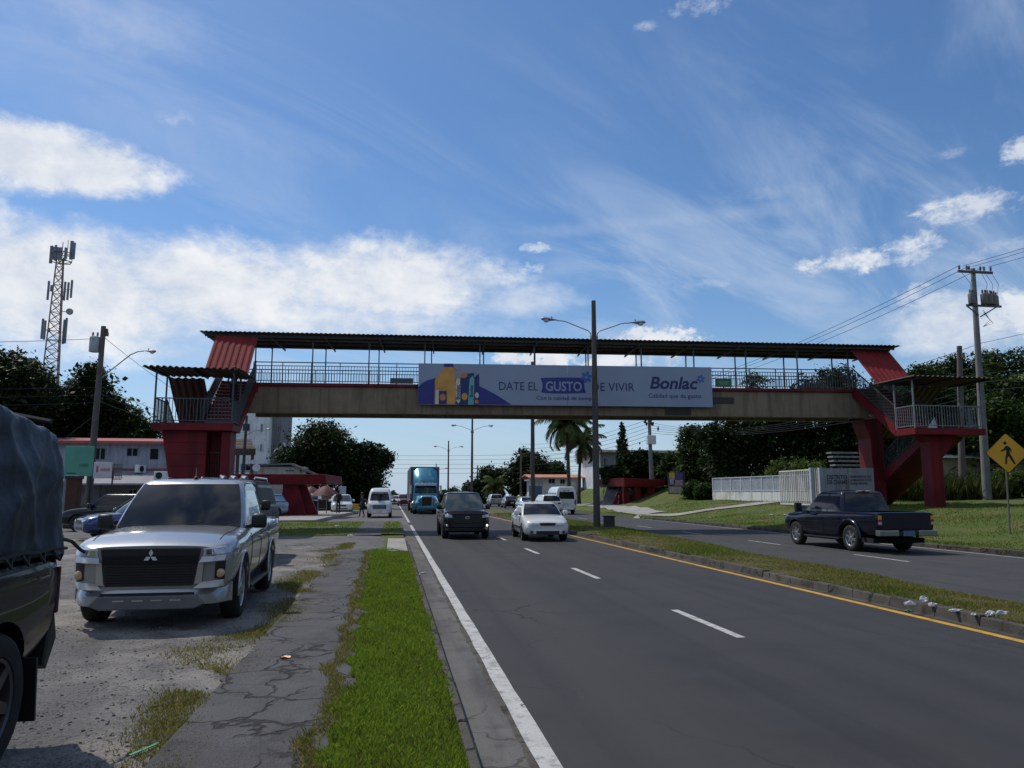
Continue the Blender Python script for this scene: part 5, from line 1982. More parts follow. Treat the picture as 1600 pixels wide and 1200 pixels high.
o = thing('bus_shelter', 'red concrete bus shelter with three columns on the right bank beside steps', 'bus shelter', (*at(975, 771, 78).xy, .2))
O = Vector(o.location)
wR = at(1040, 760, 78).x - O.x
zb_, zt = at(1000, 760.5, 78).z - O.z, at(1000, 747, 78).z - O.z
m = MB().hexa([Vector(v) for v in ((.15, .15, zb_), (wR - .15, .15, zb_), (wR - .15, 9, zb_ + .1), (-.2, 9, zb_ + .1), (-.05, -.2, zt), (wR, -.2, zt - .18), (wR, 9.3, zt), (-.5, 9.3, zt))])
m.build('roof', M_RED, o, bevel=.03)
for (xa, xb, dy) in ((981, 990, 1.5), (997, 1005, .8), (1016, 1026, .5)):
    p, q = at(xa, 770, 78).x - O.x, at(xb, 770, 78).x - O.x
    MB().span(p, q, dy, dy + .6, -.2, zb_ + .04).build('column', M_RED, o, bevel=.02)
p, q, r_ = at(964, 795, 78).x - O.x, at(1000, 795, 78).x - O.x, at(1027, 788, 78).x - O.x
MB().prism([(p, -.3), (q, -.3), (q - .1, 1.3), (p + .8, 1.7)], lambda a, b, h: (a, h, b), 2.4, 2.7).build('side_wall', M_RED, o, bevel=.02)
MB().prism([(q + .3, -.3), (r_, -.3), (r_, 1.55), (q + .9, 1.55)], lambda a, b, h: (a, h, b), .9, 1.15).build('side_wall', M_RED, o, bevel=.02)
MB().span(.6, wR - .8, 1.7, 2.1, .4, .5).build('bench', M_RED, o)
MB().span(p - .35, p + .1, -.2, .2, -.2, .35).build('bollard', M_RED, o, bevel=.03)
# steps beside it
o = thing('concrete_steps', 'concrete steps with handrail climbing the bank left of the right shelter', 'steps', (*at(951, 771, 80).xy, .2), -.42)
m = MB()
flight(m, -.85, .95, 0, 0, 5.6, 2.6, 14, .6)
m.build('steps', M_WGREY, o)
for x in (-.9, 1.0):
    m = MB()
    m.bar((x, 0, 1.0), (x, 5.6, 3.55), .05)
    m.bar((x, 0, .5), (x, 5.6, 3.05), .035)
    for i in range(6):
        m.bar((x, i * 1.12, i * .52 - .1), (x, i * 1.12, i * .51 + 1.02), .04)
    m.build('handrail', M_STEEL, o)

# poster stand
pp = at(1070, 791, 66)
o = thing('poster_stand', 'upright poster with yellow and purple print on a dark post', 'sign', (pp.x, pp.y, zterr(pp.x, pp.y)))
O = Vector(o.location)
zt, zm_, zb_ = at(1056, 737.5, 66).z - O.z, at(1056, 759.5, 66).z - O.z, at(1056, 772, 66).z - O.z
xl, xr = at(1044, 750, 66).x - O.x, at(1068, 750, 66).x - O.x
MB().span(-.07, .07, -.06, .06, -.2, zt + .05).build('post', M_DARK, o)
pn = MB().span(xl, xr, -.05, .05, zb_, zt).build('panel', M_DARK, o, bevel=.01)
for nm, (ua, ub, va, vb), col in (('yellow_patch', (.06, .42, .72, .97), (.55, .36, .05)), ('purple_patch', (.45, .92, .66, .97), (.10, .05, .20)), ('white_patch', (.08, .42, .42, .70), (.35, .33, .42)),
                                  ('pink_patch', (.35, .95, .38, .64), (.36, .22, .27)), ('pale_strip', (.04, .96, .03, .34), (.42, .36, .28))):
    MB().span(lerp(xl, xr, ua), lerp(xl, xr, ub), -.06, -.0505, lerp(zb_, zt, va), lerp(zb_, zt, vb)).build(nm, M(nm, col, .5, 0, .3, 4), pn)

# ---------------------------------------------------------------- white fence, gate and sign wall on the right bank
A_, B_ = at(1113, 775, 59), at(1268, 775, 45.5)
A_.z = B_.z = 0
o = thing('fence', 'white wall and pale bar fence along the top of the right bank', 'fence', (A_.x, A_.y, zterr(A_.x, A_.y) - .1))
O = Vector(o.location)
dl = (B_ - A_)
LN = dl.length
dl.normalize()
o.rotation_euler = (0, 0, math.atan2(dl.y, dl.x))
zw, ztf = at(1113, 769, 59).z - O.z, at(1113, 747, 59).z - O.z
M_FW = paint_mat('fence_white', (.74, .73, .70), .85, (.7, .7, .66), .05)
M_FB = M('fence_panel', (.50, .53, .58), .6, .1, .12, 3)
MB().span(0, LN, 0, .18, -.3, zw).build('base_wall', M_FW, o, bevel=.01)
n = 9
for i in range(n + 1):
    x = LN * i / n
    MB().span(x - .04, x + .04, .05, .13, zw + .003, ztf).build('fence_post', M_FW, o)
m = MB()
for z in (zw + .08, ztf - .03):
    m.bar((0, .06, z), (LN, .06, z), .06)
k = int(LN / .11)
for i in range(k):
    m.bar((LN * (i + .5) / k, .10, zw + .05), (LN * (i + .5) / k, .10, ztf - .04), .055, .02)
m.build('bars', M_FB, o)
G0, G1 = at(1220, 780, 43.5), at(1270, 782, 39.5)
o = thing('sliding_gate', 'pale barred gate in front of the right end of the white fence', 'gate', (G0.x, G0.y, zterr(G0.x, G0.y)))
O = Vector(o.location)
m = MB()
zg0, zg1 = .08, at(1220, 737, 43.5).z - O.z
d = G1 - G0
for z in (zg0, zg1):
    m.bar((0, 0, z), (d.x, d.y, z), .07)
for i in range(19):
    f0 = i / 18
    m.bar((d.x * f0, d.y * f0, zg0), (d.x * f0, d.y * f0, zg1), .05)
m.build('bars', M_FW, o)
for i, px in enumerate((1270, 1284)):
    p = at(px, 785, 37.5 - .6 * i)
    o = thing('gate_post', ('wide pale gate post left of the grey sign wall', 'slim pale gate post touching the grey sign wall')[i], 'gate post', (p.x, p.y, zterr(p.x, p.y) - .1))
    hz = at(px, 731, 37.5 - .6 * i).z - o.location.z
    MB().span(-.09, .09, -.09, .09, 0, hz).build('post', M_FB, o, bevel=.01)
    m = MB()
    if i == 0:
        for k in range(4):
            m.bar((.12 + .1 * k, 0, .2), (.12 + .1 * k, 0, hz), .04)
        m.bar((0, 0, hz - .02), (.5, 0, hz - .02), .05)
        m.bar((0, 0, .3), (.5, 0, .3), .05)
        m.build('side_bars', M_FW, o)
S0, S1 = at(1287, 770, 35.2), at(1367, 770, 34.2)
S0.z = S1.z = 0
o = thing('sign_wall', 'grey concrete sign wall of the district council behind the dark pickup', 'sign', (S0.x, S0.y, zterr(S0.x, S0.y) - .2))
O = Vector(o.location)
d = S1 - S0
SL = d.length
o.rotation_euler = (0, 0, math.atan2(d.y, d.x))
zt = at(1325, 731.5, 34.7).z - O.z
M_SGN = paint_mat('grey_render', (.30, .31, .32), .85, (.8, .8, .8), .06)
MB().span(0, SL * .5 - .006, 0, .22, -.2, zt).build('panel', M_SGN, o, bevel=.01)
MB().span(SL * .5 + .006, SL, 0, .22, -.2, zt).build('panel', M_SGN, o, bevel=.01)
M_LETT = M('sign_letter', (.05, .055, .065), .6)


def stext(txt, x0, x1, z, cap, bold=0.0, nm='lettering'):
    text_mesh(nm, txt, cap / .73, M_LETT, o, Matrix.Translation((x0, -.004, z)) @ FACE, .004, bold=bold, width=x1 - x0)


K = SL / 2.9
stext('DISTRITO', SL * .08, SL * .475, zt - .66 * K, .25 * K, .012)
stext('DE CHAME', SL * .08, SL * .475, zt - .97 * K, .25 * K, .012)
stext('COMPROMETIDOS CON', SL * .53, SL * .95, zt - .58 * K, .125 * K, .008)
stext('LA ERRADICACIÓN DEL', SL * .53, SL * .96, zt - .79 * K, .125 * K, .008)
stext('TRABAJO INFANTIL', SL * .53, SL * .88, zt - 1.0 * K, .125 * K, .008)

# ---------------------------------------------------------------- signs and stall by the left pole
p = at(128, 818, 41)
o = thing('hanging_sign', 'pale green square sign left of the leaning pole', 'sign', (at(113, 745, 41.5).x, 41.5, .1))
O = Vector(o.location)
xa, xb, za, zb_ = -.4, at(144, 745, 41.5).x - O.x, at(128, 744, 41.5).z - O.z, at(128, 697, 41.5).z - O.z
pn = MB().span(xa, xb, -.04, .04, za, zb_).build('panel', M('mint_sign', (.10, .34, .26), .55, 0, .12, 2), o, bevel=.01)
m = MB()
m.span(xa + .15, xa + .55, -.046, -.0405, za + .12, za + .17)
m.build('small_print', M_DARK, pn)
m = MB()
m.span(xb - .62, xb - .2, -.046, -.0405, za + .45, za + .62)
m.build('small_print', M('dull_print', (.05, .2, .15), .6), pn)
MB().span(xb - .1, xb, -.04, .04, 0, za - .003).build('post', M_DARK, o)
MB().span(xa + .05, xa + .15, -.04, .04, 0, za - .003).build('post', M_STEELP, o)
o = thing('hanging_sign', 'white sign with red print and a dark grille beside the leaning pole', 'sign', (at(176, 800, 41).x, 41, .1))
O = Vector(o.location)
xa, xm, xb = at(146, 740, 41).x - O.x, at(175, 740, 41).x - O.x, at(190, 740, 41).x - O.x
za, zb_ = at(160, 747.5, 41).z - O.z, at(160, 722.5, 41).z - O.z
pn = MB().span(xa, xm, -.03, .03, za, zb_).build('panel', M_WSIGN, o, bevel=.01)
m = MB()
m.span(xa + .12, xa + .22, -.037, -.0305, za + .3, za + .62)
m.build('red_mark', M('red_mark', (.5, .12, .12), .5), pn)
m = MB()
m.span(xa + .32, xm - .1, -.037, -.0305, za + .36, za + .50)
m.build('red_print', M('red_print', (.5, .25, .27), .5), pn)
m = MB()
for i in range(7):
    m.bar((lerp(xm + .02, xb, i / 6), 0, za - .05), (lerp(xm + .02, xb, i / 6), 0, zb_ - .1), .025)
for i in range(5):
    m.bar((xm + .02, .01, lerp(za - .05, zb_ - .1, i / 4)), (xb, .01, lerp(za - .05, zb_ - .1, i / 4)), .025)
m.build('grille', M('grille', (.14, .11, .10), .6, .3), o)
MB().bar((xm + .02, .05, 0), (xm + .02, .05, za + .4), .06).build('post', M_DARK, o)
p = at(110, 820, 40)
o = thing('brick_pillar', 'dark brown pillar under the pale green sign', 'pillar', (p.x, p.y, .08))
MB().span(-.25, .3, -.25, .25, 0, at(112, 748, 40).z - .1).build('shaft', M('brown_wall', (.085, .035, .022), .85, 0, .25, 4, .3), o, bevel=.02)
MB().span(-.3, .35, -.3, .3, at(112, 748, 40).z - .098, at(112, 744, 40).z - .06).build('cap', M_DARK, o, bevel=.02)
p = at(126, 822, 39)
tree('shrub', 'small yellow green plant at the foot of the leaning pole', 'shrub', (p.x, p.y, .08), [(0, 0, .5, .3, .3, .45), (.1, 0, .8, .22, .2, .3)], 420, .14, LEAF_L, .03)


# ---------------------------------------------------------------- vehicles
def car_paint(name, col, metal=.35, rough=.32):
    m = M(name, col, rough, metal, .04, 2.0, 0, 60, 1.0)
    return m


V_GLASS = M('tinted_glass', (.006, .007, .009), .06, 0, .1, 1, spec=.55)
V_CLEAR = M('light_glass', (.05, .06, .065), .06, 0, .1, 1, spec=.6)
V_TYRE = M('tyre_rubber', (.014, .014, .014), .85, 0, .25, 12, .3, 60)
V_RIM = M('alloy', (.46, .47, .49), .3, .85, .08, 5)
V_RIMD = M('dark_alloy', (.10, .10, .11), .4, .7, .1, 5)
V_BLACK = M('black_trim', (.012, .012, .013), .45, 0, .15, 6)
V_UNDER = M('underbody', (.008, .008, .008), .9)
V_CHROME = M('chrome', (.62, .63, .65), .12, 1.0, .03, 3)
V_HEAD = M('headlamp_lens', (.50, .54, .60), .10, .2, .3, 9, spec=.8)
V_FOG = M('fog_lens', (.62, .42, .20), .15, .1, .3, 25, spec=.8)
V_RED = M('tail_lens', (.30, .012, .012), .15, 0, .1, 6, spec=.7)
V_AMBER = M('amber_lens', (.70, .36, .06), .15, 0, .2, 20)
V_PLATE = M('number_plate', (.55, .55, .52), .5, 0, .1, 9)
P_SILVER = car_paint('silver_paint', (.36, .37, .385), .55, .27)
P_BLACK = car_paint('black_paint', (.010, .010, .012), .1, .2)
P_GREY = car_paint('charcoal_paint', (.012, .012, .014), .1, .22)
P_NAVY = car_paint('navy_paint', (.005, .006, .018), .1, .2)
P_WHITE = car_paint('white_paint', (.66, .67, .66), 0, .3)
P_BLUE = car_paint('blue_paint', (.012, .04, .16), .4, .25)
P_LBLUE = car_paint('light_blue_paint', (.22, .32, .44), .4, .25)
P_TRUCK = car_paint('truck_blue_paint', (.025, .19, .27), .35, .25)
P_DARKG = car_paint('dark_slate_paint', (.010, .014, .020), .1, .25)
P_REDC = car_paint('dark_red_paint', (.18, .015, .02), .2, .3)

for q_ in (P_GREY, P_NAVY, P_DARKG, P_BLACK):
    q_.node_tree.nodes['Principled BSDF'].inputs['Coat Weight'].default_value = .45
    q_.node_tree.nodes['Principled BSDF'].inputs['Specular IOR Level'].default_value = .25


def chaikin(P, n=2):
    for _ in range(n):
        Q = [P[0]]
        for a, b in zip(P, P[1:]):
            Q.append(tuple(lerp(x, y, .25) for x, y in zip(a, b)))
            Q.append(tuple(lerp(x, y, .75) for x, y in zip(a, b)))
        Q.append(P[-1])
        P = Q
    return P


def mono(ys, vs, y):
    """smooth interpolation without overshoot"""
    if y <= ys[0]: return vs[0]
    if y >= ys[-1]: return vs[-1]
    n = len(ys)
    d = [(vs[i + 1] - vs[i]) / (ys[i + 1] - ys[i]) for i in range(n - 1)]
    i = max(k for k in range(n - 1) if ys[k] <= y)

    def tan(k):
        if k == 0: return d[0]
        if k == n - 1: return d[-1]
        return 0 if d[k - 1] * d[k] <= 0 else 2 * d[k - 1] * d[k] / (d[k - 1] + d[k])
    h = ys[i + 1] - ys[i]
    t = (y - ys[i]) / h
    return (2 * t ** 3 - 3 * t * t + 1) * vs[i] + (t ** 3 - 2 * t * t + t) * h * tan(i) + (-2 * t ** 3 + 3 * t * t) * vs[i + 1] + (t ** 3 - t * t) * h * tan(i + 1)


class Shell:
    """lower body of a vehicle: cross sections along y; rows (y, zb, wl, zm, wm, zs, ws, zt, wt, crown)"""
    def __init__(s, rows):
        s.rows = rows
        s.ys = [r[0] for r in rows]
        s.y0, s.y1 = s.ys[0], s.ys[-1]
        s.cache = {}

    def sec(s, y):
        k = round(y, 4)
        if k not in s.cache:
            zb, wl, zm, wm, zs, ws, zt, wt, cr = [mono(s.ys, [r[i] for r in s.rows], y) for i in range(1, 10)]
            s.cache[k] = chaikin([(0, zb), (wl * .8, zb), (wl, zb + .05), (wm, zm), (ws, zs), (wt, zt), (wt * .5, zt + cr * .8), (0, zt + cr)])
        return s.cache[k]

    def side(s, y, z):
        P = s.sec(y)
        best = 0
        for (xa, za), (xb, zb) in zip(P, P[1:]):
            if min(za, zb) <= z <= max(za, zb) and abs(zb - za) > 1e-6:
                best = max(best, lerp(xa, xb, (z - za) / (zb - za)))
        return best

    def end(s, x, z, sgn=1):
        """y of the front (sgn 1) or rear surface at x, z"""
        ym = s.y1 - .7 if sgn > 0 else s.y0 + .7
        a, b = ym, (s.y1 if sgn > 0 else s.y0)
        if s.side(b, z) >= abs(x): return b
        for _ in range(14):
            c = (a + b) / 2
            if s.side(c, z) >= abs(x): a = c
            else: b = c
        return a

    def top(s, y, x):
        P = s.sec(y)
        z = P[-1][1]
        for (xa, za), (xb, zb) in zip(P[::-1], P[::-1][1:]):
            if xa <= abs(x) <= xb and xb > xa:
                return lerp(za, zb, (abs(x) - xa) / (xb - xa))
        return z

    def mesh(s, wheels, Rw, cut=None, W=.9, paint=None):
        ys = []
        for a, b in zip(s.ys, s.ys[1:]):
            n = max(2, int((b - a) / .12))
            ys += [lerp(a, b, i / n) for i in range(n)]
        ys.append(s.y1)
        m = MB()
        n = None
        vs, fs = [], []
        for y in ys:
            P = s.sec(y)
            ring = [(x, y, z) for x, z in P] + [(-x, y, z) for x, z in P[-2:0:-1]]
            n = len(ring)
            vs += ring
        for i in range(len(ys) - 1):
            for k in range(n):
                fs.append((i * n + k, i * n + (k + 1) % n, (i + 1) * n + (k + 1) % n, (i + 1) * n + k))
        fs.append(tuple(range(n)))
        fs.append(tuple((len(ys) - 1) * n + k for k in range(n))[::-1])
        m.add(vs, fs)
        ob = m.build('tmp_body', [paint, V_UNDER])
        c = MB().mat(1)
        for wy in wheels:
            for sx in (-1, 1):
                r = Rw * 1.15
                pr = [(0, W - .30), (r, W - .30), (r, W + .3), (0, W + .3)]
                c.lathe(pr, Matrix.Translation((0, wy, Rw)) @ Matrix.Rotation(sx * PI / 2, 4, 'Y'), 36)
        if cut:
            c.span(*cut)
        co = c.build('tmp_cut', [paint, V_UNDER])
        bmx = bmesh.new()
        bmx.from_mesh(co.data)
        bmesh.ops.remove_doubles(bmx, verts=bmx.verts[:], dist=1e-5)
        bmesh.ops.recalc_face_normals(bmx, faces=bmx.faces[:])
        bmx.to_mesh(co.data)
        bmx.free()
        md = ob.modifiers.new('b', 'BOOLEAN')
        md.object = co
        md.operation = 'DIFFERENCE'
        md.solver = 'EXACT'
        dg = bpy.context.evaluated_depsgraph_get()
        me = bpy.data.meshes.new_from_object(ob.evaluated_get(dg))
        for q in (ob, co):
            bpy.data.objects.remove(q)
        for q in me.polygons:
            q.use_smooth = True
        me.set_sharp_from_angle(angle=R(32))
        me.materials.clear()
        me.materials.append(paint)
        me.materials.append(V_UNDER)
        return me


class Cabin:
    """glasshouse: rounded plan at each height between belt and roof"""
    def __init__(s, zb, zr, yf0, yf1, yr0, yr1, w0, w1, bulge=.10, crown=.05, r=.13, rb=.05):
        s.__dict__.update(zb=zb, zr=zr, yf0=yf0, yf1=yf1, yr0=yr0, yr1=yr1, w0=w0, w1=w1, bulge=bulge, crown=crown, r=r, rb=rb)

    def t(s, z): return (z - s.zb) / (s.zr - s.zb)
    def yf(s, z): return lerp(s.yf0, s.yf1, s.t(z)) + .03 * math.sin(PI * min(1, max(0, s.t(z))))
    def yr(s, z): return lerp(s.yr0, s.yr1, s.t(z)) - .02 * math.sin(PI * min(1, max(0, s.t(z))))
    def w(s, z): return lerp(s.w0, s.w1, s.t(z)) + .02 * math.sin(PI * min(1, max(0, s.t(z))))

    def front(s, x, z):
        f = abs(x) / s.w(z)
        return s.yf(z) + s.bulge * (1 - f * f)

    def rear(s, x, z):
        f = abs(x) / s.w(z)
        return s.yr(z) - s.rb * (1 - f * f)

    def ring(s, z, inset=0, dz=0):
        w, r = s.w(z) - inset, s.r
        H = []
        n = 8
        for i in range(n + 1):
            x = (w - r) * i / n
            H.append((x, s.front(x, z) - inset))
        ye = s.front(w - r, z) - inset
        for i in range(1, 6):
            a = PI / 2 * (1 - i / 5)
            H.append((w - r + r * math.cos(a), ye - r + r * math.sin(a)))
        yb = s.rear(w - r, z) + inset
        for i in range(1, 6):
            H.append((w, lerp(ye - r, yb + r, i / 5)))
        for i in range(1, 6):
            a = -PI / 2 * i / 5
            H.append((w - r + r * math.cos(a), yb + r + r * math.sin(a)))
        for i in range(1, n + 1):
            x = (w - r) * (1 - i / n)
            H.append((x, s.rear(x, z) + inset))
        return [(x, y, z + dz) for x, y in H] + [(-x, y, z + dz) for x, y in H[-2:0:-1]]

    def mesh(s, m):
        rings = [s.ring(lerp(s.zb - .10, s.zr - .04, i / 6)) for i in range(7)]
        rings += [s.ring(s.zr, .012, -.012), s.ring(s.zr, .05, .006)]
        L = s.yf1 - s.yr1
        for k, ins in enumerate((.15, .28, min(s.w1, L / 2) * .72)):
            rings.append(s.ring(s.zr, ins, s.crown * (.45, .75, 1.0)[k]))
        n = len(rings[0])
        vs = [v for q in rings for v in q]
        fs = [(i * n + k, i * n + (k + 1) % n, (i + 1) * n + (k + 1) % n, (i + 1) * n + k) for i in range(len(rings) - 1) for k in range(n)]
        fs.append(tuple((len(rings) - 1) * n + k for k in range(n)))
        m.add(vs, fs)

    def patch(s, m, which, x0f, x1f, z0, z1, off=.006, nu=10, nv=5, taper=0.0):
        """glass on the front or rear; x as a share of the half width; corners drawn in by taper"""
        def fn(u, v):
            z = lerp(z0, z1, v)
            f = lerp(x0f, x1f, u)
            x = f * (s.w(z) - s.r * .35)
            y = (s.front(x, z) + off) if which > 0 else (s.rear(x, z) - off)
            return (x, y, z + .006)
        m.grid(fn, nu, nv)

    def sidewin(s, m, sx, poly, off=.005):
        m.add([(sx * (s.w(z) + off), y, z) for y, z in poly], [tuple(range(len(poly)))])


def spatch(m, sh, quad, off=.008, nu=6, nv=3, sgn=1, off2=None):
    """panel on the nose (sgn 1) or tail: quad of four (x, z) corners, laid on the shell's surface"""
    (a, b, c, d) = quad

    def fn(u, v):
        x = lerp(lerp(a[0], b[0], u), lerp(d[0], c[0], u), v)
        z = lerp(lerp(a[1], b[1], u), lerp(d[1], c[1], u), v)
        return (x, sh.end(x, z, sgn) + sgn * (off if off2 is None else lerp(off, off2, v)), z)
    m.grid(fn, nu, nv)


def mirror_quad(q):
    return [(-x, z) for x, z in q]


def wheel(parent, x, y, r, w=.23, rim=None, spokes=6):
    sx = 1 if x > 0 else -1
    mt = Matrix.Translation((x, y, r)) @ Matrix.Rotation(sx * PI / 2, 4, 'Y')
    pr = [(r * .62, -w / 2 + .02), (r * .86, -w / 2), (r * .96, -w / 2 + .02), (r, -w / 2 + .05), (r, w / 2 - .05), (r * .96, w / 2 - .02), (r * .86, w / 2), (r * .66, w / 2 - .012), (r * .63, w / 2 - .03), (r * .60, -w / 2 + .02)]
    o = MB().lathe(pr, mt, 28).build('wheel', V_TYRE, parent, smooth=40)
    m = MB()
    m.lathe([(r * .64, w / 2 - .02), (r * .60, w / 2 - .03), (r * .58, w / 2 - .09), (r * .2, w / 2 - .10), (0, w / 2 - .10)], mt, 24)
    for k in range(spokes):
        a = 2 * PI * k / spokes + .2
        d = Vector((math.cos(a), math.sin(a), 0))
        e = Vector((-math.sin(a), math.cos(a), 0))
        P = []
        for (rr, ww, zz) in ((r * .10, r * .10, w / 2 - .035), (r * .60, r * .075, w / 2 - .03)):
            P.append((d * rr, ww, zz))
        vs = []
        for dz in (-.04, 0):
            for (c, ww, zz), sg in ((P[0], -1), (P[1], -1), (P[1], 1), (P[0], 1)):
                vs.append(mt @ (c + e * ww * sg + Vector((0, 0, zz + dz))))
        m.hexa(vs)
    m.lathe([(0, w / 2 - .02), (r * .12, w / 2 - .025), (r * .16, w / 2 - .05)], mt, 12)
    m.build('rim', rim or V_RIM, o, smooth=35)
    return o


def seam(m, sh, y, z0, z1, sx, r=.005):
    P = [(sx * (sh.side(y, lerp(z0, z1, i / 8)) + .001), y, lerp(z0, z1, i / 8)) for i in range(9)]
    m.tube(P, r, 4)


def wing_mirror(o, x, y, z, mat, s=1.0, sx=1):
    m = MB()
    m.box((sx * x, y, z), (.20 * s, .13 * s, .20 * s))
    q = m.build('wing_mirror', mat, o, smooth=50, bevel=.05 * s)
    MB().bar((sx * (x - .18 * s), y, z - .09 * s), (sx * (x - .05 * s), y, z - .06 * s), .05 * s).build('mirror_arm', V_BLACK, q)
    MB().span(sx * x - .08 * s, sx * x + .08 * s, y - .07 * s, y - .066 * s, z - .08 * s, z + .08 * s).build('mirror_glass', V_CHROME, q)
    return q


SPECS = {
    'sedan': dict(rows=[(-2.16, .36, .66, .55, .70, .80, .70, .90, .62, .02), (-2.10, .30, .74, .55, .78, .82, .78, .94, .68, .03), (-1.9, .24, .78, .55, .83, .84, .81, .965, .72, .03), (-1.2, .20, .80, .55, .845, .86, .83, .97, .74, .02),
                        (0, .18, .80, .52, .85, .85, .835, .95, .76, .02), (.95, .18, .80, .52, .85, .83, .83, .92, .76, .03), (1.55, .20, .80, .52, .845, .76, .81, .85, .72, .05), (1.95, .22, .77, .50, .82, .66, .78, .76, .68, .045), (2.12, .26, .70, .48, .76, .60, .72, .69, .62, .03), (2.18, .32, .62, .46, .68, .56, .66, .64, .56, .015)],
                  cabin=dict(zb=.90, zr=1.37, yf0=.98, yf1=.22, yr0=-1.50, yr1=-.88, w0=.775, w1=.59, bulge=.10, crown=.04, rb=.10), wheels=(1.30, -1.25), R=.30, W=.85),
    'suv': dict(rows=[(-2.25, .42, .70, .65, .76, .95, .76, 1.05, .70, .0), (-2.18, .36, .80, .65, .86, .97, .86, 1.08, .78, .0), (-1.6, .28, .84, .65, .90, .98, .88, 1.08, .80, .0), (0, .24, .84, .62, .90, .96, .88, 1.05, .80, .0),
                      (.95, .24, .84, .62, .90, .94, .87, 1.03, .78, .03), (1.6, .26, .84, .62, .895, .88, .86, .98, .74, .05), (2.0, .28, .80, .60, .87, .80, .82, .91, .70, .045), (2.2, .32, .73, .58, .80, .74, .76, .84, .62, .03), (2.27, .38, .64, .56, .72, .70, .68, .78, .55, .015)],
                cabin=dict(zb=1.02, zr=1.60, yf0=1.02, yf1=.30, yr0=-2.12, yr1=-1.75, w0=.82, w1=.66, bulge=.10, crown=.04, rb=.10), wheels=(1.36, -1.32), R=.35, W=.90),
    'pickup': dict(rows=[(-2.75, .56, .78, .80, .84, 1.05, .85, 1.14, .82, .0), (-2.70, .52, .83, .80, .89, 1.05, .89, 1.16, .855, .0), (-1.9, .44, .85, .78, .905, 1.05, .90, 1.165, .86, .0), (-1.0, .40, .86, .75, .905, 1.05, .90, 1.16, .85, .0),
                         (.5, .36, .86, .72, .905, 1.04, .895, 1.13, .82, .0), (1.0, .36, .86, .74, .91, 1.03, .895, 1.12, .80, .03), (1.55, .38, .85, .75, .915, .99, .90, 1.085, .75, .05), (2.0, .40, .84, .72, .915, .98, .895, 1.05, .79, .045), (2.22, .40, .82, .70, .885, .95, .865, 1.005, .76, .035), (2.36, .41, .76, .68, .82, .925, .80, .97, .70, .025), (2.44, .44, .66, .66, .72, .90, .70, .945, .62, .015)],
                   cabin=dict(zb=1.09, zr=1.74, yf0=1.08, yf1=.34, yr0=-1.02, yr1=-.84, w0=.815, w1=.655, bulge=.11, crown=.045, rb=.04), wheels=(1.55, -1.45), R=.385, W=.91, bed=(-.74, .74, -2.62, -1.10, .66, 2.0)),
    'van': dict(rows=[(-2.4, .45, .70, .85, .80, 1.60, .74, 2.02, .58, .02), (-2.34, .38, .80, .85, .87, 1.60, .82, 2.08, .66, .03), (-1.8, .30, .82, .85, .88, 1.60, .83, 2.10, .68, .04), (.6, .26, .82, .85, .88, 1.60, .83, 2.10, .68, .04),
                      (1.35, .26, .82, .84, .88, 1.55, .82, 2.05, .65, .04), (1.62, .27, .82, .82, .88, 1.40, .82, 1.80, .68, .05), (1.95, .28, .82, .80, .88, 1.12, .84, 1.36, .74, .05), (2.2, .30, .80, .72, .86, .96, .83, 1.12, .74, .04), (2.36, .34, .74, .62, .80, .82, .76, .96, .66, .03), (2.42, .40, .64, .58, .70, .74, .66, .86, .56, .015)],
                cabin=None, wheels=(1.45, -1.25), R=.34, W=.88),
}


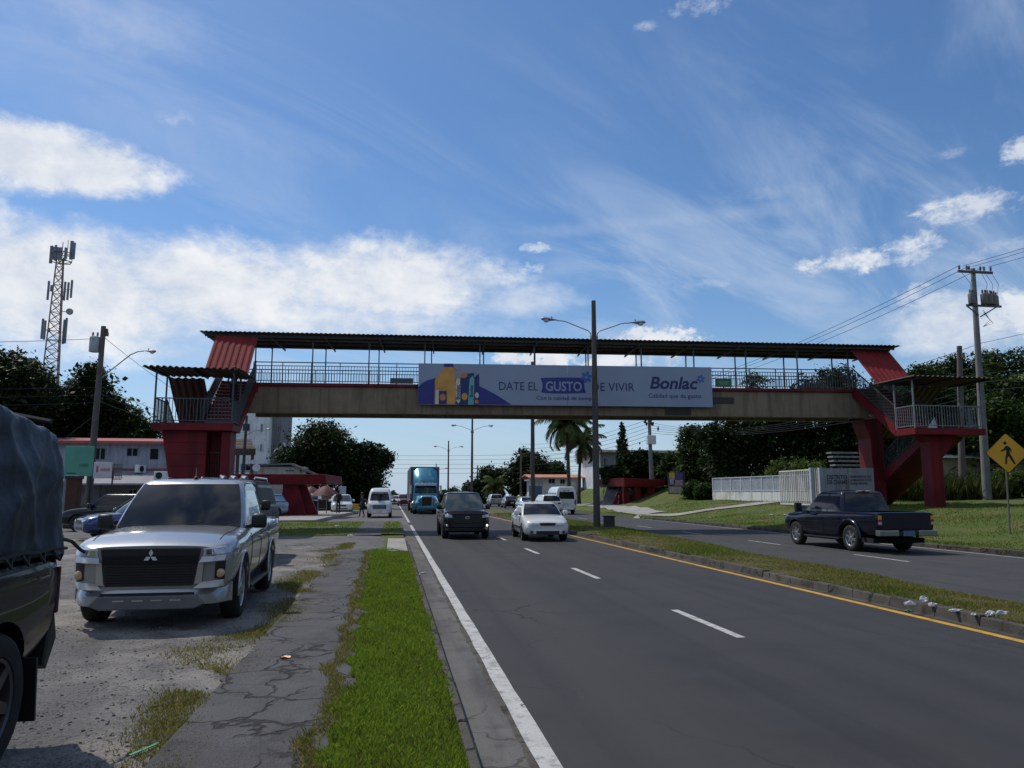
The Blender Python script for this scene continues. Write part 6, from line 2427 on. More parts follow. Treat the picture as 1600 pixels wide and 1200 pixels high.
def base_vehicle(kind, name, label, cat, loc, rz, paint, rim=None, group=None, glass=None, sc=(1, 1, 1), side_glass=None):
    S = SPECS[kind]
    sh = Shell(S['rows'])
    o = thing(name, label, cat, loc, rz, group)
    o.scale = sc
    me = sh.mesh(S['wheels'], S['R'], S.get('bed'), S['W'], paint)
    me.name = 'body'
    b = bpy.data.objects.new('body', me)
    COL.objects.link(b)
    b.parent = o
    gl = glass or V_GLASS
    cb = None
    if S['cabin']:
        cb = Cabin(**S['cabin'])
        m = MB()
        cb.mesh(m)
        c = m.build('cabin', paint, o, smooth=38)
        m = MB()
        cb.patch(m, 1, -1, 1, cb.zb + .02, cb.zr - .05)
        m.build('windscreen', gl, c, smooth=60, fix=False)
        m = MB()
        cb.patch(m, -1, -.94, .94, cb.zb + .05, cb.zr - .07)
        m.build('rear_window', gl, c, smooth=60, fix=False)
        z0, z1 = cb.zb + .04, cb.zr - .075
        fa, fb = cb.yf(z0) - .16, cb.yf(z1) - .12
        ra, rb_ = cb.yr(z0) + .12, cb.yr(z1) + .10
        mid = (fb + rb_) / 2 - .05 if 'pickup' not in kind else (fb + rb_) / 2 + .02
        for sx in (-1, 1):
            for poly in ([(fa, z0), (fb, z1), (mid + .035, z1), (mid + .035, z0)], [(mid - .035, z0), (mid - .035, z1), (rb_, z1), (ra, z0)]):
                m = MB()
                cb.sidewin(m, sx, poly)
                m.build('side_window', side_glass or gl, c)
    for wy in S['wheels']:
        for sx in (-1, 1):
            wheel(o, sx * (S['W'] - .125), wy, S['R'], .24, rim)
    m = MB()
    for sx in (-1, 1):
        m.tube([(sx * (S['W'] - .25), wy, S['R']) for wy in S['wheels']], .03, 6)
    for wy in S['wheels']:
        m.tube([(-(S['W'] - .2), wy, S['R']), ((S['W'] - .2), wy, S['R'])], .06, 8)
    m.build('axle', V_UNDER, o)
    if cb and kind != 'van':
        for sx in (-1, 1):
            wing_mirror(o, S['cabin']['w0'] + .16, S['cabin']['yf0'] - .22, S['cabin']['zb'] + .10, paint, 1.0, sx)
    m = MB()
    y_d = [.75, -.12, -.98] if 'pickup' not in kind else [.88, -.08, -1.02]
    for y in y_d:
        for sx in (-1, 1):
            m = MB()
            seam(m, sh, y, S['rows'][4][1] + .12, S['rows'][4][7] - .03, sx)
            m.build('door_seam', V_UNDER, b)
    for sx in (-1, 1):
        for y in (y_d[1] + .12, y_d[2] + .14):
            zz = S['rows'][4][5] - .10
            MB().box((sx * (sh.side(y, zz) + .012), y, zz), (.03, .17, .035)).build('door_handle', paint, b, bevel=.008)
    return o, sh, cb, b


def lamps(o, sh, quad, mat, name, sgn=1, off=.01, nu=6, nv=3):
    for q in (quad, mirror_quad(quad)):
        m = MB()
        spatch(m, sh, q, off, nu, nv, sgn)
        m.build(name, mat, o, smooth=60, fix=False)


def panel(o, sh, quad, mat, name, sgn=1, off=.006, nu=8, nv=3, off2=None):
    m = MB()
    spatch(m, sh, quad, off, nu, nv, sgn, off2)
    return m.build(name, mat, o, smooth=60, fix=False)


def rect(x0, x1, z0, z1):
    return [(x0, z0), (x1, z0), (x1, z1), (x0, z1)]


def plate_at(o, sh, z, sgn=-1, off=.03):
    y = sh.end(0, z, sgn) + sgn * off
    return MB().box((0, y, z), (.36, .012, .15)).build('number_plate', V_PLATE, o, bevel=.004)


def bumper(o, sh, z0, z1, w, mat, sgn=1, off=.035, n=14, name='bumper', th=.06, zref=None):
    """bar that follows the nose or tail"""
    m = MB()
    vs, fs = [], []
    for i in range(n + 1):
        x = lerp(-w, w, i / n)
        y = sh.end(x, zref or (z0 + z1) / 2, sgn) + sgn * (off - .20 * (abs(x) / w) ** 5)
        for dy, z in ((-th, z0), (0, z0 + .02), (0, lerp(z0, z1, .55)), (-th, z1)):
            vs.append((x, y + sgn * dy, z))
    for i in range(n):
        for k in range(4):
            fs.append((i * 4 + k, i * 4 + (k + 1) % 4, (i + 1) * 4 + (k + 1) % 4, (i + 1) * 4 + k))
    fs += [(0, 1, 2, 3), tuple(n * 4 + k for k in (3, 2, 1, 0))]
    m.add(vs, fs)
    return m.build(name, mat, o, smooth=35)


# --- silver double cab pickup, parked in the lot, facing the camera
SPX, SPY = -2.92, 12.4
o, sh, cb, body = base_vehicle('pickup', 'parked_pickup', 'silver double cab pickup parked facing the camera on the gravel lot', 'pickup', (SPX, SPY, .11), PI + R(1.9), P_SILVER, V_RIM, None, None, (1.045, 1.0, 1.03), M('bright_side_glass', (.07, .085, .10), .06, .1, .1, 1, spec=.5))
for ch in list(o.children):
    if ch.name.startswith('wing_mirror'):
        ch.data.materials[0] = V_BLACK
YF = sh.y1
panel(o, sh, [(-.47, .50), (.47, .50), (.54, .925), (-.54, .925)], V_BLACK, 'grille', 1, .018, 12, 5)
m = MB()
for k in range(6):
    z = .84 - .018 * k
    m.tube([(x, sh.end(x, z) + .022, z) for x in [lerp(-.51, .51, i / 10) for i in range(11)]], .005, 4)
for k in range(7):
    z = .72 - .03 * k
    m.tube([(x, sh.end(x, z) + .021, z) for x in [lerp(-.46, .46, i / 10) for i in range(11)]], .004, 4)
m.build('grille_bars', V_UNDER, o)
V_TRIM = M('satin_trim', (.52, .49, .43), .3, .45, .05, 4)
# emblem of three diamonds
m = MB()
for a in (PI / 2, PI / 2 + 2 * PI / 3, PI / 2 + 4 * PI / 3):
    d = Vector((math.cos(a), math.sin(a)))
    e = Vector((-d.y, d.x))
    P = [(0, 0), tuple(d * .042 + e * .024), tuple(d * .084), tuple(d * .042 - e * .024)]
    m.prism(P, lambda p, q, h: (p, h, .835 + q), YF + .022, YF + .032)
m.build('emblem', M('emblem_silver', (.72, .73, .75), .25, .2, .05, 4), o)
lamps(o, sh, [(.56, .835), (.845, .865), (.845, .945), (.575, .925)], V_HEAD, 'headlight', 1, .014, 8, 3)
lamps(o, sh, [(.60, .85), (.70, .86), (.70, .915), (.60, .91)], V_CHROME, 'headlight_bulb', 1, .017, 4, 2)
for sx in (-1, 1):
    MB().tube([(sx * lerp(.70, .745, i / 12), lerp(2.2, 1.12, i / 12), sh.top(lerp(2.2, 1.12, i / 12), lerp(.70, .745, i / 12)) + .001) for i in range(13)], .006, 4).build('bonnet_seam', V_UNDER, body)
# bright C-shaped trims either side of the grille
for sx in (-1, 1):
    def X(q): return [(sx * x, z) for x, z in q]
    panel(o, sh, X([(.485, .52), (.565, .52), (.575, .775), (.52, .775)]), V_TRIM, 'front_trim', 1, .024, 3, 6)
    panel(o, sh, X([(.485, .475), (.80, .48), (.79, .56), (.565, .54)]), V_TRIM, 'front_trim', 1, .085, 8, 3, .012)
    panel(o, sh, X([(.53, .765), (.80, .785), (.81, .845), (.555, .83)]), P_SILVER, 'front_trim', 1, .070, 8, 3, .012)
    panel(o, sh, X([(.565, .905), (.80, .93), (.80, .948), (.57, .926)]), bpy.data.materials['emblem_silver'], 'headlight_strip', 1, .02, 8, 2)
    panel(o, sh, X([(.70, .575), (.80, .555), (.81, .775), (.705, .765)]), V_BLACK, 'lamp_recess', 1, .016, 4, 6)
    fx, fz = .755, .635
    y = sh.end(fx, fz) + .02
    MB().lathe([(0, .02), (.04, .018), (.052, .006), (.052, -.02)], Matrix.Translation((sx * fx, y, fz)) @ Matrix.Rotation(-PI / 2, 4, 'X'), 16).build('fog_lamp', V_FOG, o, smooth=50)
    # plastic arch lips
    for wy in (1.55, -1.45):
        r = .385 * 1.15
        P = [(sx * (.91), wy + r * math.cos(a), .385 + r * math.sin(a)) for a in [lerp(-.15, PI + .15, i / 18) for i in range(19)]]
        MB().tube(P, .014, 5).build('arch_lip', P_SILVER, o)
bumper(o, sh, .27, .50, .85, P_SILVER, 1, .075, 16, 'bumper', .10, .66)
m = MB()
y = sh.end(0, .66) + .077
m.prism([(-.52, .40), (.52, .40), (.62, .30), (.50, .245), (-.50, .245), (-.62, .30)], lambda a, b, h: (a, h, b), y - .05, y + .012)
m.build('skid_plate', M('skid_plate', (.16, .16, .17), .5, .3), o, bevel=.012)
MB().span(-.50, .50, y - .01, y + .002, .405, .432).build('bumper_slot', V_BLACK, o)
m = MB()
for k in (-.3, -.1, .1, .3):
    m.span(k - .06, k + .06, y + .012, y + .016, .34, .355)
m.bar((-.36, y + .008, .347), (.36, y + .008, .347), .006)
m.build('plate_slots', V_CHROME, o)
MB().span(-.80, .80, -2.3, 2.0, .26, .40).build('chassis', V_UNDER, o)
for sx in (-1, 1):
    MB().span(sx * .80, sx * .93, -.95, .98, .30, .345).build('side_step', V_BLACK, o, bevel=.015)
    MB().tube([(sx * .22, cb.front(.22, 1.14) + .02, 1.135), (sx * .22 - .3, cb.front(sx * .22 - .3, 1.16) + .02, 1.15), (sx * .22 - .5, cb.front(sx * .22 - .5, 1.19) + .015, 1.185)], .009, 5).build('wiper', V_BLACK, o)
MB().tube([(0, .20, 1.78), (.03, .08, 1.94)], [.012, .004], 6).build('antenna', V_BLACK, o)
MB().blob((0, .20, 1.79), (.035, .05, .02), 1, 0, 2).build('antenna_base', V_BLACK, o)
m = MB()
m.add([(x, cb.front(x, cb.zb + .015) + .004, cb.zb + .005 + dz) for dz in (-.02, .03) for x in [lerp(-.76, .76, i / 10) for i in range(11)]], [(i, i + 1, i + 12, i + 11) for i in range(10)])
m.build('cowl', V_BLACK, o)
m = MB()
for sx in (-1, 1):
    m.tube([(sx * .62, -1.08, 1.15), (sx * .58, -1.35, 1.70), (sx * .57, -1.5, 1.72)], .035, 8)
m.tube([(-.58, -1.36, 1.71), (.58, -1.36, 1.71)], .035, 8)
m.build('sport_bar', V_BLACK, o)
lamps(o, sh, rect(.70, .84, .78, 1.08), V_RED, 'tail_light', -1, .01)
MB().span(-.4, .4, 1.90, 1.905, 0, 0).build('shadow_gap', V_UNDER, o) if False else None

# --- charcoal pickup and white saloon coming up the road
o, sh, cb, body = base_vehicle('pickup', 'charcoal_pickup', 'charcoal pickup driving towards the camera in front of the blue truck', 'pickup', (2.83, 31.9, 0), PI, P_GREY, V_RIMD, None, M('windscreen_sky', (.035, .055, .06), .05, 0, .1, 1, spec=.7))
panel(o, sh, [(-.50, .62), (.50, .62), (.58, .90), (-.58, .90)], V_BLACK, 'grille', 1, .015, 10, 4)
panel(o, sh, [(-.62, .40), (.62, .40), (.60, .58), (-.60, .58)], V_BLACK, 'lower_grille', 1, .03, 10, 3)
MB().lathe([(.085, .0), (.085, .015), (.065, .015), (.065, 0)], Matrix.Translation((0, sh.y1 + .02, .81)) @ Matrix.Rotation(-PI / 2, 4, 'X') @ Matrix.Diagonal((1, .68, 1, 1)), 20).build('emblem', V_CHROME, o)
MB().lathe([(.03, .0), (.03, .015), (.018, .015)], Matrix.Translation((0, sh.y1 + .02, .815)) @ Matrix.Rotation(-PI / 2, 4, 'X'), 14).build('emblem_ring', V_CHROME, o)
lamps(o, sh, [(.56, .80), (.84, .84), (.83, .94), (.58, .90)], V_HEAD, 'headlight', 1, .012)
for sx in (-1, 1):
    MB().blob((sx * .76, sh.end(.76, .52) + .02, .52), (.045, .03, .05), 2, 0, 2).build('fog_lamp', M('lit_lamp', (.8, .8, .8), .2), o, smooth=60)
bumper(o, sh, .30, .50, .82, P_GREY, 1, .05, 14, 'bumper', .1, .66)
MB().span(-.8, .8, -2.3, 2.0, .24, .40).build('chassis', V_UNDER, o)
MB().tube([(.0, .1, 1.78), (0, 0, 2.0)], .008, 5).build('antenna', V_BLACK, o)
lit = bpy.data.materials['lit_lamp'].node_tree.nodes['Principled BSDF']
lit.inputs['Emission Color'].default_value = (1, .95, .85, 1)
lit.inputs['Emission Strength'].default_value = 1.5

o, sh, cb, body = base_vehicle('sedan', 'white_saloon', 'white old saloon car driving towards the camera beside the median', 'car', (5.62, 29.8, 0), PI - R(1.5), P_WHITE, V_RIMD)
panel(o, sh, [(-.26, .575), (.26, .575), (.30, .66), (-.30, .66)], V_BLACK, 'grille', 1, .012, 8, 3)
m = MB()
m.tube([(x, sh.end(x, .575 + .085 * (abs(x) / .3)) + .014, z) for x, z in ((-.30, .66), (-.26, .575), (0, .572), (.26, .575), (.30, .66), (0, .668), (-.30, .66))], .012, 5)
m.build('grille_frame', V_CHROME, o)
lamps(o, sh, [(.34, .56), (.70, .58), (.72, .67), (.36, .655)], V_HEAD, 'headlight', 1, .012)
bumper(o, sh, .26, .50, .70, P_WHITE, 1, .035, 14, 'bumper', .12)
y = sh.end(0, .38) + .037
m = MB()
m.span(-.42, .42, y - .02, y + .002, .28, .385)
m.build('lower_grille', V_BLACK, o)
for sx in (-1, 1):
    MB().lathe([(0, .012), (.045, .01), (.055, 0), (.055, -.05)], Matrix.Translation((sx * .585, sh.end(.585, .36) + .036, .345)) @ Matrix.Rotation(-PI / 2, 4, 'X'), 14).build('fog_lamp', V_CLEAR, o)
    MB().span(sx * .848, sx * .862, -1.0, 1.0, .46, .51).build('rub_strip', V_BLACK, o)
lamps(o, sh, rect(.40, .68, .68, .85), V_RED, 'tail_light', -1, .01)

# --- dark pickup leaving on the far carriageway
F1Y = 21.8 + 1.45 * 1.045
o, sh, cb, body = base_vehicle('pickup', 'navy_pickup', 'dark navy pickup driving away on the far carriageway with amber lit tail lamp', 'pickup', (14.6, F1Y, 0), R(.5), P_NAVY, V_RIM, None, None, (1.03, 1.045, 1.02), V_CLEAR)
lamps(o, sh, rect(.74, .87, .80, 1.08), V_RED, 'tail_light', -1, .012, 3, 5)
lamps(o, sh, rect(.755, .855, .96, 1.07), V_AMBER, 'indicator', -1, .018, 3, 3)
lamps(o, sh, rect(.755, .855, .82, .89), V_HEAD, 'reverse_light', -1, .018, 3, 3)
for sx in (-1, 1):
    m = MB()
    y = sh.y0 - .10
    m.hexa([Vector(v) for v in ((sx * .30, y, .50), (sx * .90, y + .02, .50), (sx * .90, y + .2, .50), (sx * .30, y + .2, .50), (sx * .30, y, .66), (sx * .90, y + .02, .66), (sx * .90, y + .2, .66), (sx * .30, y + .2, .66))])
    m.build('bumper', M('brushed_chrome', (.35, .36, .37), .3, .8, .1, 4), o, bevel=.02)
    m = MB()
    P = [(sx * .90, -1.45 + .53 * math.cos(a), .385 + .53 * math.sin(a)) for a in [lerp(0, PI, i / 14) for i in range(15)]]
    m.tube(P, .05, 6)
    m.build('fender_flare', P_NAVY, o, smooth=60)
    MB().span(sx * .80, sx * .95, -.95, .98, .32, .36).build('side_step', V_BLACK, o, bevel=.015)
    MB().box((sx * 1.14, .90, 1.24), (.22, .12, .30)).build('tow_mirror', V_BLACK, o, bevel=.03)
MB().span(-.30, .30, sh.y0 - .09, sh.y0 - .02, .50, .63).build('bumper_step', V_BLACK, o, bevel=.015)
MB().box((0, sh.y0 - .10, .58), (.36, .012, .15)).build('number_plate', M('blue_plate', (.12, .16, .26), .5, 0, .3, 20), o)
m = MB()
m.span(-.22, .22, cb.rear(0, cb.zr - .01) - .03, cb.rear(0, cb.zr) + .05, cb.zr - .03, cb.zr + .035)
hb = m.build('brake_lamp', V_CHROME, o, bevel=.01)
MB().span(-.06, .06, cb.rear(0, cb.zr - .01) - .036, cb.rear(0, cb.zr) - .0, cb.zr - .02, cb.zr + .03).build('red_lens', V_RED, hb)
m = MB()
m.box((0, sh.y0 - .022, .93), (.20, .016, .06))
m.build('tailgate_handle', V_BLACK, o)
MB().span(-.75, .75, sh.y0 - .014, sh.y0 - .003, .70, 1.10).build('tailgate', M('tailgate_paint', (.006, .007, .016), .5, 0, .1, 2), o, bevel=.004)
MB().span(-.8, .8, -2.4, 2.0, .28, .42).build('chassis', V_UNDER, o)
# --- dark pickup with tarpaulin, cut by the left edge
rr_ = SPECS['pickup']['rows']
SPECS['short_pickup'] = dict(SPECS['pickup'], rows=[(-2.25,) + rr_[0][1:], (-2.20,) + rr_[1][1:], (-1.80,) + rr_[2][1:]] + rr_[3:], bed=(-.74, .74, -2.12, -1.10, .66, 2.0))
o, sh, cb, body = base_vehicle('short_pickup', 'tarp_pickup', 'dark pickup with blue grey tarpaulin over its bed at the left edge', 'pickup', (-3.14, 3.6, .11), PI, P_DARKG, V_RIMD, None, None, (1.0, 1.0, 1.04))
m = MB()


def tarp(u, v):
    """u along the bed from tail to cab, v around from one rail over the top to the other"""
    y = lerp(-2.23, -.3, u)
    a = lerp(-1, 1, v)
    w = .90
    zt = 2.03 + .07 * sst(u, .10, .30) - .02 * math.sin(u * 9)
    s_ = abs(a)
    if s_ < .45:
        x = a / .45 * w * .93
        z = zt - .10 * (abs(a) / .45) ** 4
    else:
        t = (s_ - .45) / .55
        x = math.copysign(w * (.93 + .07 * min(1, t * 3)), a)
        z = lerp(zt - .10, 1.16, t)
    end = sst(u, 0, .05)
    cz_ = (z - 1.16)
    crs = sum(w_ * (1 - abs(math.sin(f1 * u + f2 * cz_ + p_))) ** 4 for w_, f1, f2, p_ in ((.022, 5, 2.6, .3), (.018, 9, -3.1, 1.4), (.015, 14, 4.2, 2.2), (.012, 22, -1.5, .9), (.016, 3, 6.5, 2.9)))
    fold = crs + .008 * math.sin(u * 23 + a * 2 + 2 * math.sin(a * 5)) + .006 * math.sin(u * 61 + a * 7 + 3 * math.sin(u * 9)) + .005 * math.sin(a * 31 + u * 6)
    diag = .016 * math.sin((u * 6 + (z - 1.1) * 3.2) * 2.2)
    return (x * (.96 + .04 * end) + (fold + diag * .5) * math.copysign(1, a) * (s_ > .4), y + (1 - end) * .0 - .03 * math.sin(z * 7) * (1 - end), z * 1.0 - (1 - end) * .06 + fold * .6 * (s_ < .5))


m.grid(tarp, 70, 90)
# closed tail end of the cover
N_ = 90
ring = [tarp(0, i / N_) for i in range(N_ + 1)]
m.add(ring + [(q[0] * .5, -2.25 + .03 * math.sin(i * .7), lerp(q[2], 1.5, .5)) for i, q in enumerate(ring)] + [(0, -2.23, 1.45)],
      [(i, i + 1, N_ + 2 + i, N_ + 1 + i) for i in range(N_)] + [(N_ + 1 + i, N_ + 2 + i, 2 * N_ + 2) for i in range(N_)])
M_TARP = M('tarpaulin', (.022, .034, .052), .5, 0, .45, 2.6, .5, 11)
tp = m.build('tarpaulin', M_TARP, o, smooth=70, fix=False)
m = MB()
for i in range(9):
    y = -2.1 + i * .22
    m.tube([(-.92, y, 1.20), (-.945, y + .05, 1.13), (-.93, y + .11, 1.19)], .010, 5)
m.tube([(-.93, -2.20 + .22 * i, 1.19 + .012 * (i % 2)) for i in range(9)], .012, 5)
m.build('rope', V_BLACK, tp)
m = MB()
m.tube([(-.88, -2.24, 1.25), (-.93, -2.28, 1.23), (-.97, -2.34, 1.17), (-.99, -2.37, 1.15)], .012, 5)
m.build('rope_end', V_BLACK, tp)
m = MB()
m.tube([(-.80, -2.12, 2.02), (-.5, -2.18, 2.075), (.5, -2.18, 2.075), (.80, -2.12, 2.02)], .018, 6)
m.build('hoop', V_BLACK, tp)
m = MB()
m.prism([(-2.27, .80), (-2.20, .62), (-2.16, .46), (-2.21, .42), (-2.34, .60)], lambda a, b, h: (h, a, b), -.86, .86)
m.build('rear_bumper', V_BLACK, o, bevel=.012)
for sx in (-1, 1):
    m = MB()
    m.box((sx * .86, -2.245, .92), (.06, .03, .30))
    m.build('tail_light', M('dusty_tail_lens', (.07, .012, .012), .5, 0, .4, 9), o, bevel=.01)
    m = MB()
    m.box((sx * .80, -1.93, .36), (.24, .02, .38), rx=R(-6))
    m.build('mud_flap', V_BLACK, o)
MB().span(-.8, .8, -2.1, 2.0, .30, .44).build('chassis', V_UNDER, o)

# --- dark estate right behind the silver pickup
P_MATTE = M('dull_black_paint', (.010, .010, .011), .55, 0, .1, 3)
V_DULL = M('dull_dark_glass', (.006, .006, .007), .3, 0, .1, 2, spec=.15)
o, sh, cb, body = base_vehicle('suv', 'dark_estate', 'black car with roof rails parked right behind the silver pickup', 'car', (-3.98, 20.0, .10), PI, P_MATTE, V_RIMD, None, V_DULL, (1.04, 1.05, 1.2))
for sx in (-1, 1):
    m = MB()
    m.tube([(sx * .60, .25, 1.62), (sx * .60, .15, 1.67), (sx * .60, -1.5, 1.67), (sx * .60, -1.6, 1.62)], .022, 6)
    m.build('roof_rail', V_CHROME, o)
lamps(o, sh, [(.50, .70), (.74, .74), (.74, .82), (.52, .80)], V_HEAD, 'headlight', 1, .01)
panel(o, sh, rect(-.42, .42, .60, .76), V_BLACK, 'grille', 1, .01)
m = MB()
for k in range(3):
    m.tube([(-.35 + .25 * k, -.2, 1.66), (-.2 + .25 * k, -.5, 1.70), (-.1 + .25 * k, -.8, 1.66)], .05, 6)
m.build('roof_load', V_CHROME, o, smooth=60)

# --- cars parked on the left
def std_front(o, sh, zl, grille=True):
    lamps(o, sh, [(.42, zl), (.70, zl + .03), (.71, zl + .11), (.44, zl + .09)], V_HEAD, 'headlight', 1, .01)
    if grille: panel(o, sh, rect(-.36, .36, zl - .06, zl + .06), V_BLACK, 'grille', 1, .01)
    panel(o, sh, rect(-.48, .48, .42, .50), V_BLACK, 'lower_grille', 1, .012)


def std_rear(o, sh, zl, w0=.46, w1=.70, h=.13):
    lamps(o, sh, [(w0, zl), (w1, zl), (w1, zl + h), (w0, zl + h * .8)], V_RED, 'tail_light', -1, .01)
    plate_at(o, sh, zl - .05)


p = at(168, 790, 37)
o, sh, cb, b = base_vehicle('suv', 'parked_car', 'black car parked side on behind the leaning pole', 'car', (p.x + .5, 37, .08), R(78), P_BLACK, V_RIMD)
std_front(o, sh, .70)
std_rear(o, sh, .86)
p = at(222, 800, 29)
o, sh, cb, b = base_vehicle('suv', 'parked_car', 'blue car parked between the black car and the silver pickup', 'car', (p.x - .35, 30.5, .08), R(122), P_BLUE, V_RIMD, None, None, (1, .95, .92))
std_front(o, sh, .70)
std_rear(o, sh, .86)
p = at(418, 785, 52)
o, sh, cb, b = base_vehicle('suv', 'parked_car', 'light blue car parked beyond the tail of the silver pickup', 'car', (p.x - 1.3, 54, .08), R(122), P_LBLUE, V_RIM)
std_front(o, sh, .70)
p = at(442, 785, 66)
o, sh, cb, b = base_vehicle('sedan', 'parked_car', 'pale blue saloon half hidden behind the left shelter leg', 'car', (p.x, 72, .08), R(150), P_LBLUE, V_RIM)
std_front(o, sh, .58)
p = at(487, 785, 75)
o, sh, cb, b = base_vehicle('suv', 'parked_car', 'white car showing past the right leg of the left shelter', 'car', (p.x, 76, .08), PI - R(12), P_WHITE, V_RIM)
std_front(o, sh, .70)
p = at(531, 802, 66)
o, sh, cb, b = base_vehicle('suv', 'parked_car', 'white car parked behind the standing person at the left bay', 'car', (p.x, 68, .02), PI + R(4), P_WHITE, V_RIM, None, V_CLEAR)
std_front(o, sh, .70)
p = at(557, 785, 92)
o, sh, cb, b = base_vehicle('sedan', 'parked_car', 'dark car parked behind the yellow block left of the white van', 'car', (p.x, 93, .0), PI, P_NAVY, V_RIM)
std_front(o, sh, .58)

# --- vans
def van(name, label, loc, rz, front):
    o, sh, cb, b = base_vehicle('van', name, label, 'van', loc, rz, P_WHITE, V_RIM)
    panel(o, sh, [(-.70, 1.22), (.70, 1.22), (.60, 1.74), (-.60, 1.74)], V_GLASS, 'windscreen', 1, .012, 10, 6)
    panel(o, sh, rect(-.58, .58, 1.76, 1.82), V_BLACK, 'sun_strip', 1, .012, 8, 2)
    for sx in (-1, 1):
        for (ya, yb, nm) in ((.62, 1.42, 'side_window'), (-.35, .5, 'side_window'), (-1.3, -.45, 'side_window'), (-2.15, -1.4, 'side_window')):
            m = MB()
            m.grid(lambda u, v: (sx * (sh.side(lerp(ya, yb, u), lerp(1.18, 1.66, v)) + .006), lerp(ya, yb, u), lerp(1.18, 1.66, v)), 6, 4)
            m.build(nm, V_GLASS, o, smooth=60, fix=False)
        wing_mirror(o, 1.02, 1.62, 1.22, V_BLACK, 1.0, sx)
    m = MB()
    panel(o, sh, rect(-.48, .48, .62, .92), V_BLACK, 'grille', 1, .012, 8, 4)
    m = MB()
    for z in (.68, .76, .84):
        m.tube([(x, sh.end(x, z) + .02, z) for x in [lerp(-.48, .48, i / 8) for i in range(9)]], .014, 5)
    m.build('grille_bars', V_CHROME, o)
    lamps(o, sh, [(.50, .74), (.72, .80), (.74, .98), (.55, .92)], V_HEAD, 'headlight', 1, .012)
    bumper(o, sh, .30, .52, .72, P_WHITE, 1, .05, 12)
    plate_at(o, sh, .48, 1, .06)
    panel(o, sh, [(-.66, 1.18), (.66, 1.18), (.58, 1.72), (-.58, 1.72)], V_GLASS, 'rear_window', -1, .01, 8, 4)
    lamps(o, sh, rect(.66, .79, .72, 1.12), V_RED, 'tail_light', -1, .012, 3, 4)
    lamps(o, sh, rect(.06, .24, 1.80, 1.84), V_RED, 'brake_light', -1, .012, 3, 2)
    bumper(o, sh, .36, .54, .74, P_WHITE, -1, .05, 12)
    plate_at(o, sh, .80, -1, .015)
    return o


van('white_van', 'white high roof van stopped in the left bay, facing the camera', (-.88, 58.3, 0), PI, True)
p = at(886, 803, 62.5)
van('white_van', 'white high roof van driving away on the far carriageway beside the grass slope', (p.x, 65, 0), 0, False).scale = (1.02, 1, 1.08)

# --- cars on the far carriageway
p = at(866, 803, 63)
o, sh, cb, b = base_vehicle('suv', 'white_car', 'white car driving away in front of the departing white van', 'car', (p.x - .35, 64.5, 0), R(1), P_WHITE, V_RIM)
std_rear(o, sh, .86)
p = at(831, 790, 78)
o, sh, cb, b = base_vehicle('sedan', 'silver_car', 'silver car mostly hidden behind the second lamp post', 'car', (p.x - .3, 80, 0), 0, P_SILVER, V_RIM)
std_rear(o, sh, .70)
p = at(800, 793, 90)
o, sh, cb, b = base_vehicle('sedan', 'black_saloon', 'black saloon driving away left of the second lamp post', 'car', (p.x, 92, 0), 0, P_BLACK, V_RIM)
std_rear(o, sh, .70)
p = at(785, 790, 100)
o, sh, cb, b = base_vehicle('suv', 'beige_car', 'pale car beside the black saloon far on the right', 'car', (p.x - .5, 104, 0), 0, car_paint('beige_paint', (.34, .32, .30), .3, .3), V_RIM)
std_rear(o, sh, .86)
p = at(627, 789, 108)
o, sh, cb, b = base_vehicle('suv', 'red_car', 'dark red car far behind the truck trailer', 'car', (p.x + .4, 112, 0), PI, P_REDC, V_RIM)
std_front(o, sh, .70)
p = at(619, 788, 118)
o, sh, cb, b = base_vehicle('sedan', 'white_car', 'small white car at the far end of the road left of the truck', 'car', (p.x, 122, 0), PI, P_WHITE, V_RIM)
std_front(o, sh, .58)

# --- blue truck with trailer
o = thing('semi_truck', 'blue long nosed truck hauling a grey box trailer towards the camera', 'truck', (2.86, 66.6, 0), PI)
rows = [(-1.0, .60, 1.02, 1.0, 1.08, 1.45, .95, 1.72, .62, .05), (0, .60, 1.02, 1.0, 1.08, 1.42, .90, 1.66, .58, .06), (.9, .58, 1.0, .95, 1.06, 1.3, .82, 1.56, .52, .06), (1.25, .58, .95, .92, 1.02, 1.18, .76, 1.48, .48, .05), (1.36, .62, .88, .90, .95, 1.12, .70, 1.42, .44, .03)]
sh = Shell(rows)
me = sh.mesh((.45,), .50, None, 1.05, P_TRUCK)
me.name = 'hood'
b = bpy.data.objects.new('hood', me)
COL.objects.link(b)
b.parent = o
panel(o, sh, rect(-.42, .42, .70, 1.40), V_BLACK, 'grille', 1, .015, 8, 6)
m = MB()
m.tube([(-.44, sh.y1 + .02, .68), (-.44, sh.y1 + .02, 1.40), (-.36, sh.y1 + .02, 1.45), (.36, sh.y1 + .02, 1.45), (.44, sh.y1 + .02, 1.40), (.44, sh.y1 + .02, .68)], .035, 6)
m.build('grille_frame', V_CHROME, o, smooth=60)
m = MB()
for i in range(7):
    m.bar((-.36 + .12 * i, sh.y1 + .025, .72), (-.36 + .12 * i, sh.y1 + .025, 1.38), .02)
m.build('grille_bars', M('dull_red_bars', (.07, .03, .035), .4, .4), o)
lamps(o, sh, [(.62, .92), (.90, .92), (.90, 1.08), (.66, 1.10)], V_HEAD, 'headlight', 1, .015)
m = MB()
vs = []
m.hexa([Vector(v) for v in ((-1.12, 1.18, .34), (1.12, 1.18, .34), (1.12, .9, .34), (-1.12, .9, .34), (-1.12, 1.22, .72), (1.12, 1.22, .72), (1.12, .9, .72), (-1.12, .9, .72))])
m.span(-.8, .8, 1.2, 1.5, .36, .71)
m.build('bumper', P_TRUCK, o, bevel=.05, smooth=40)
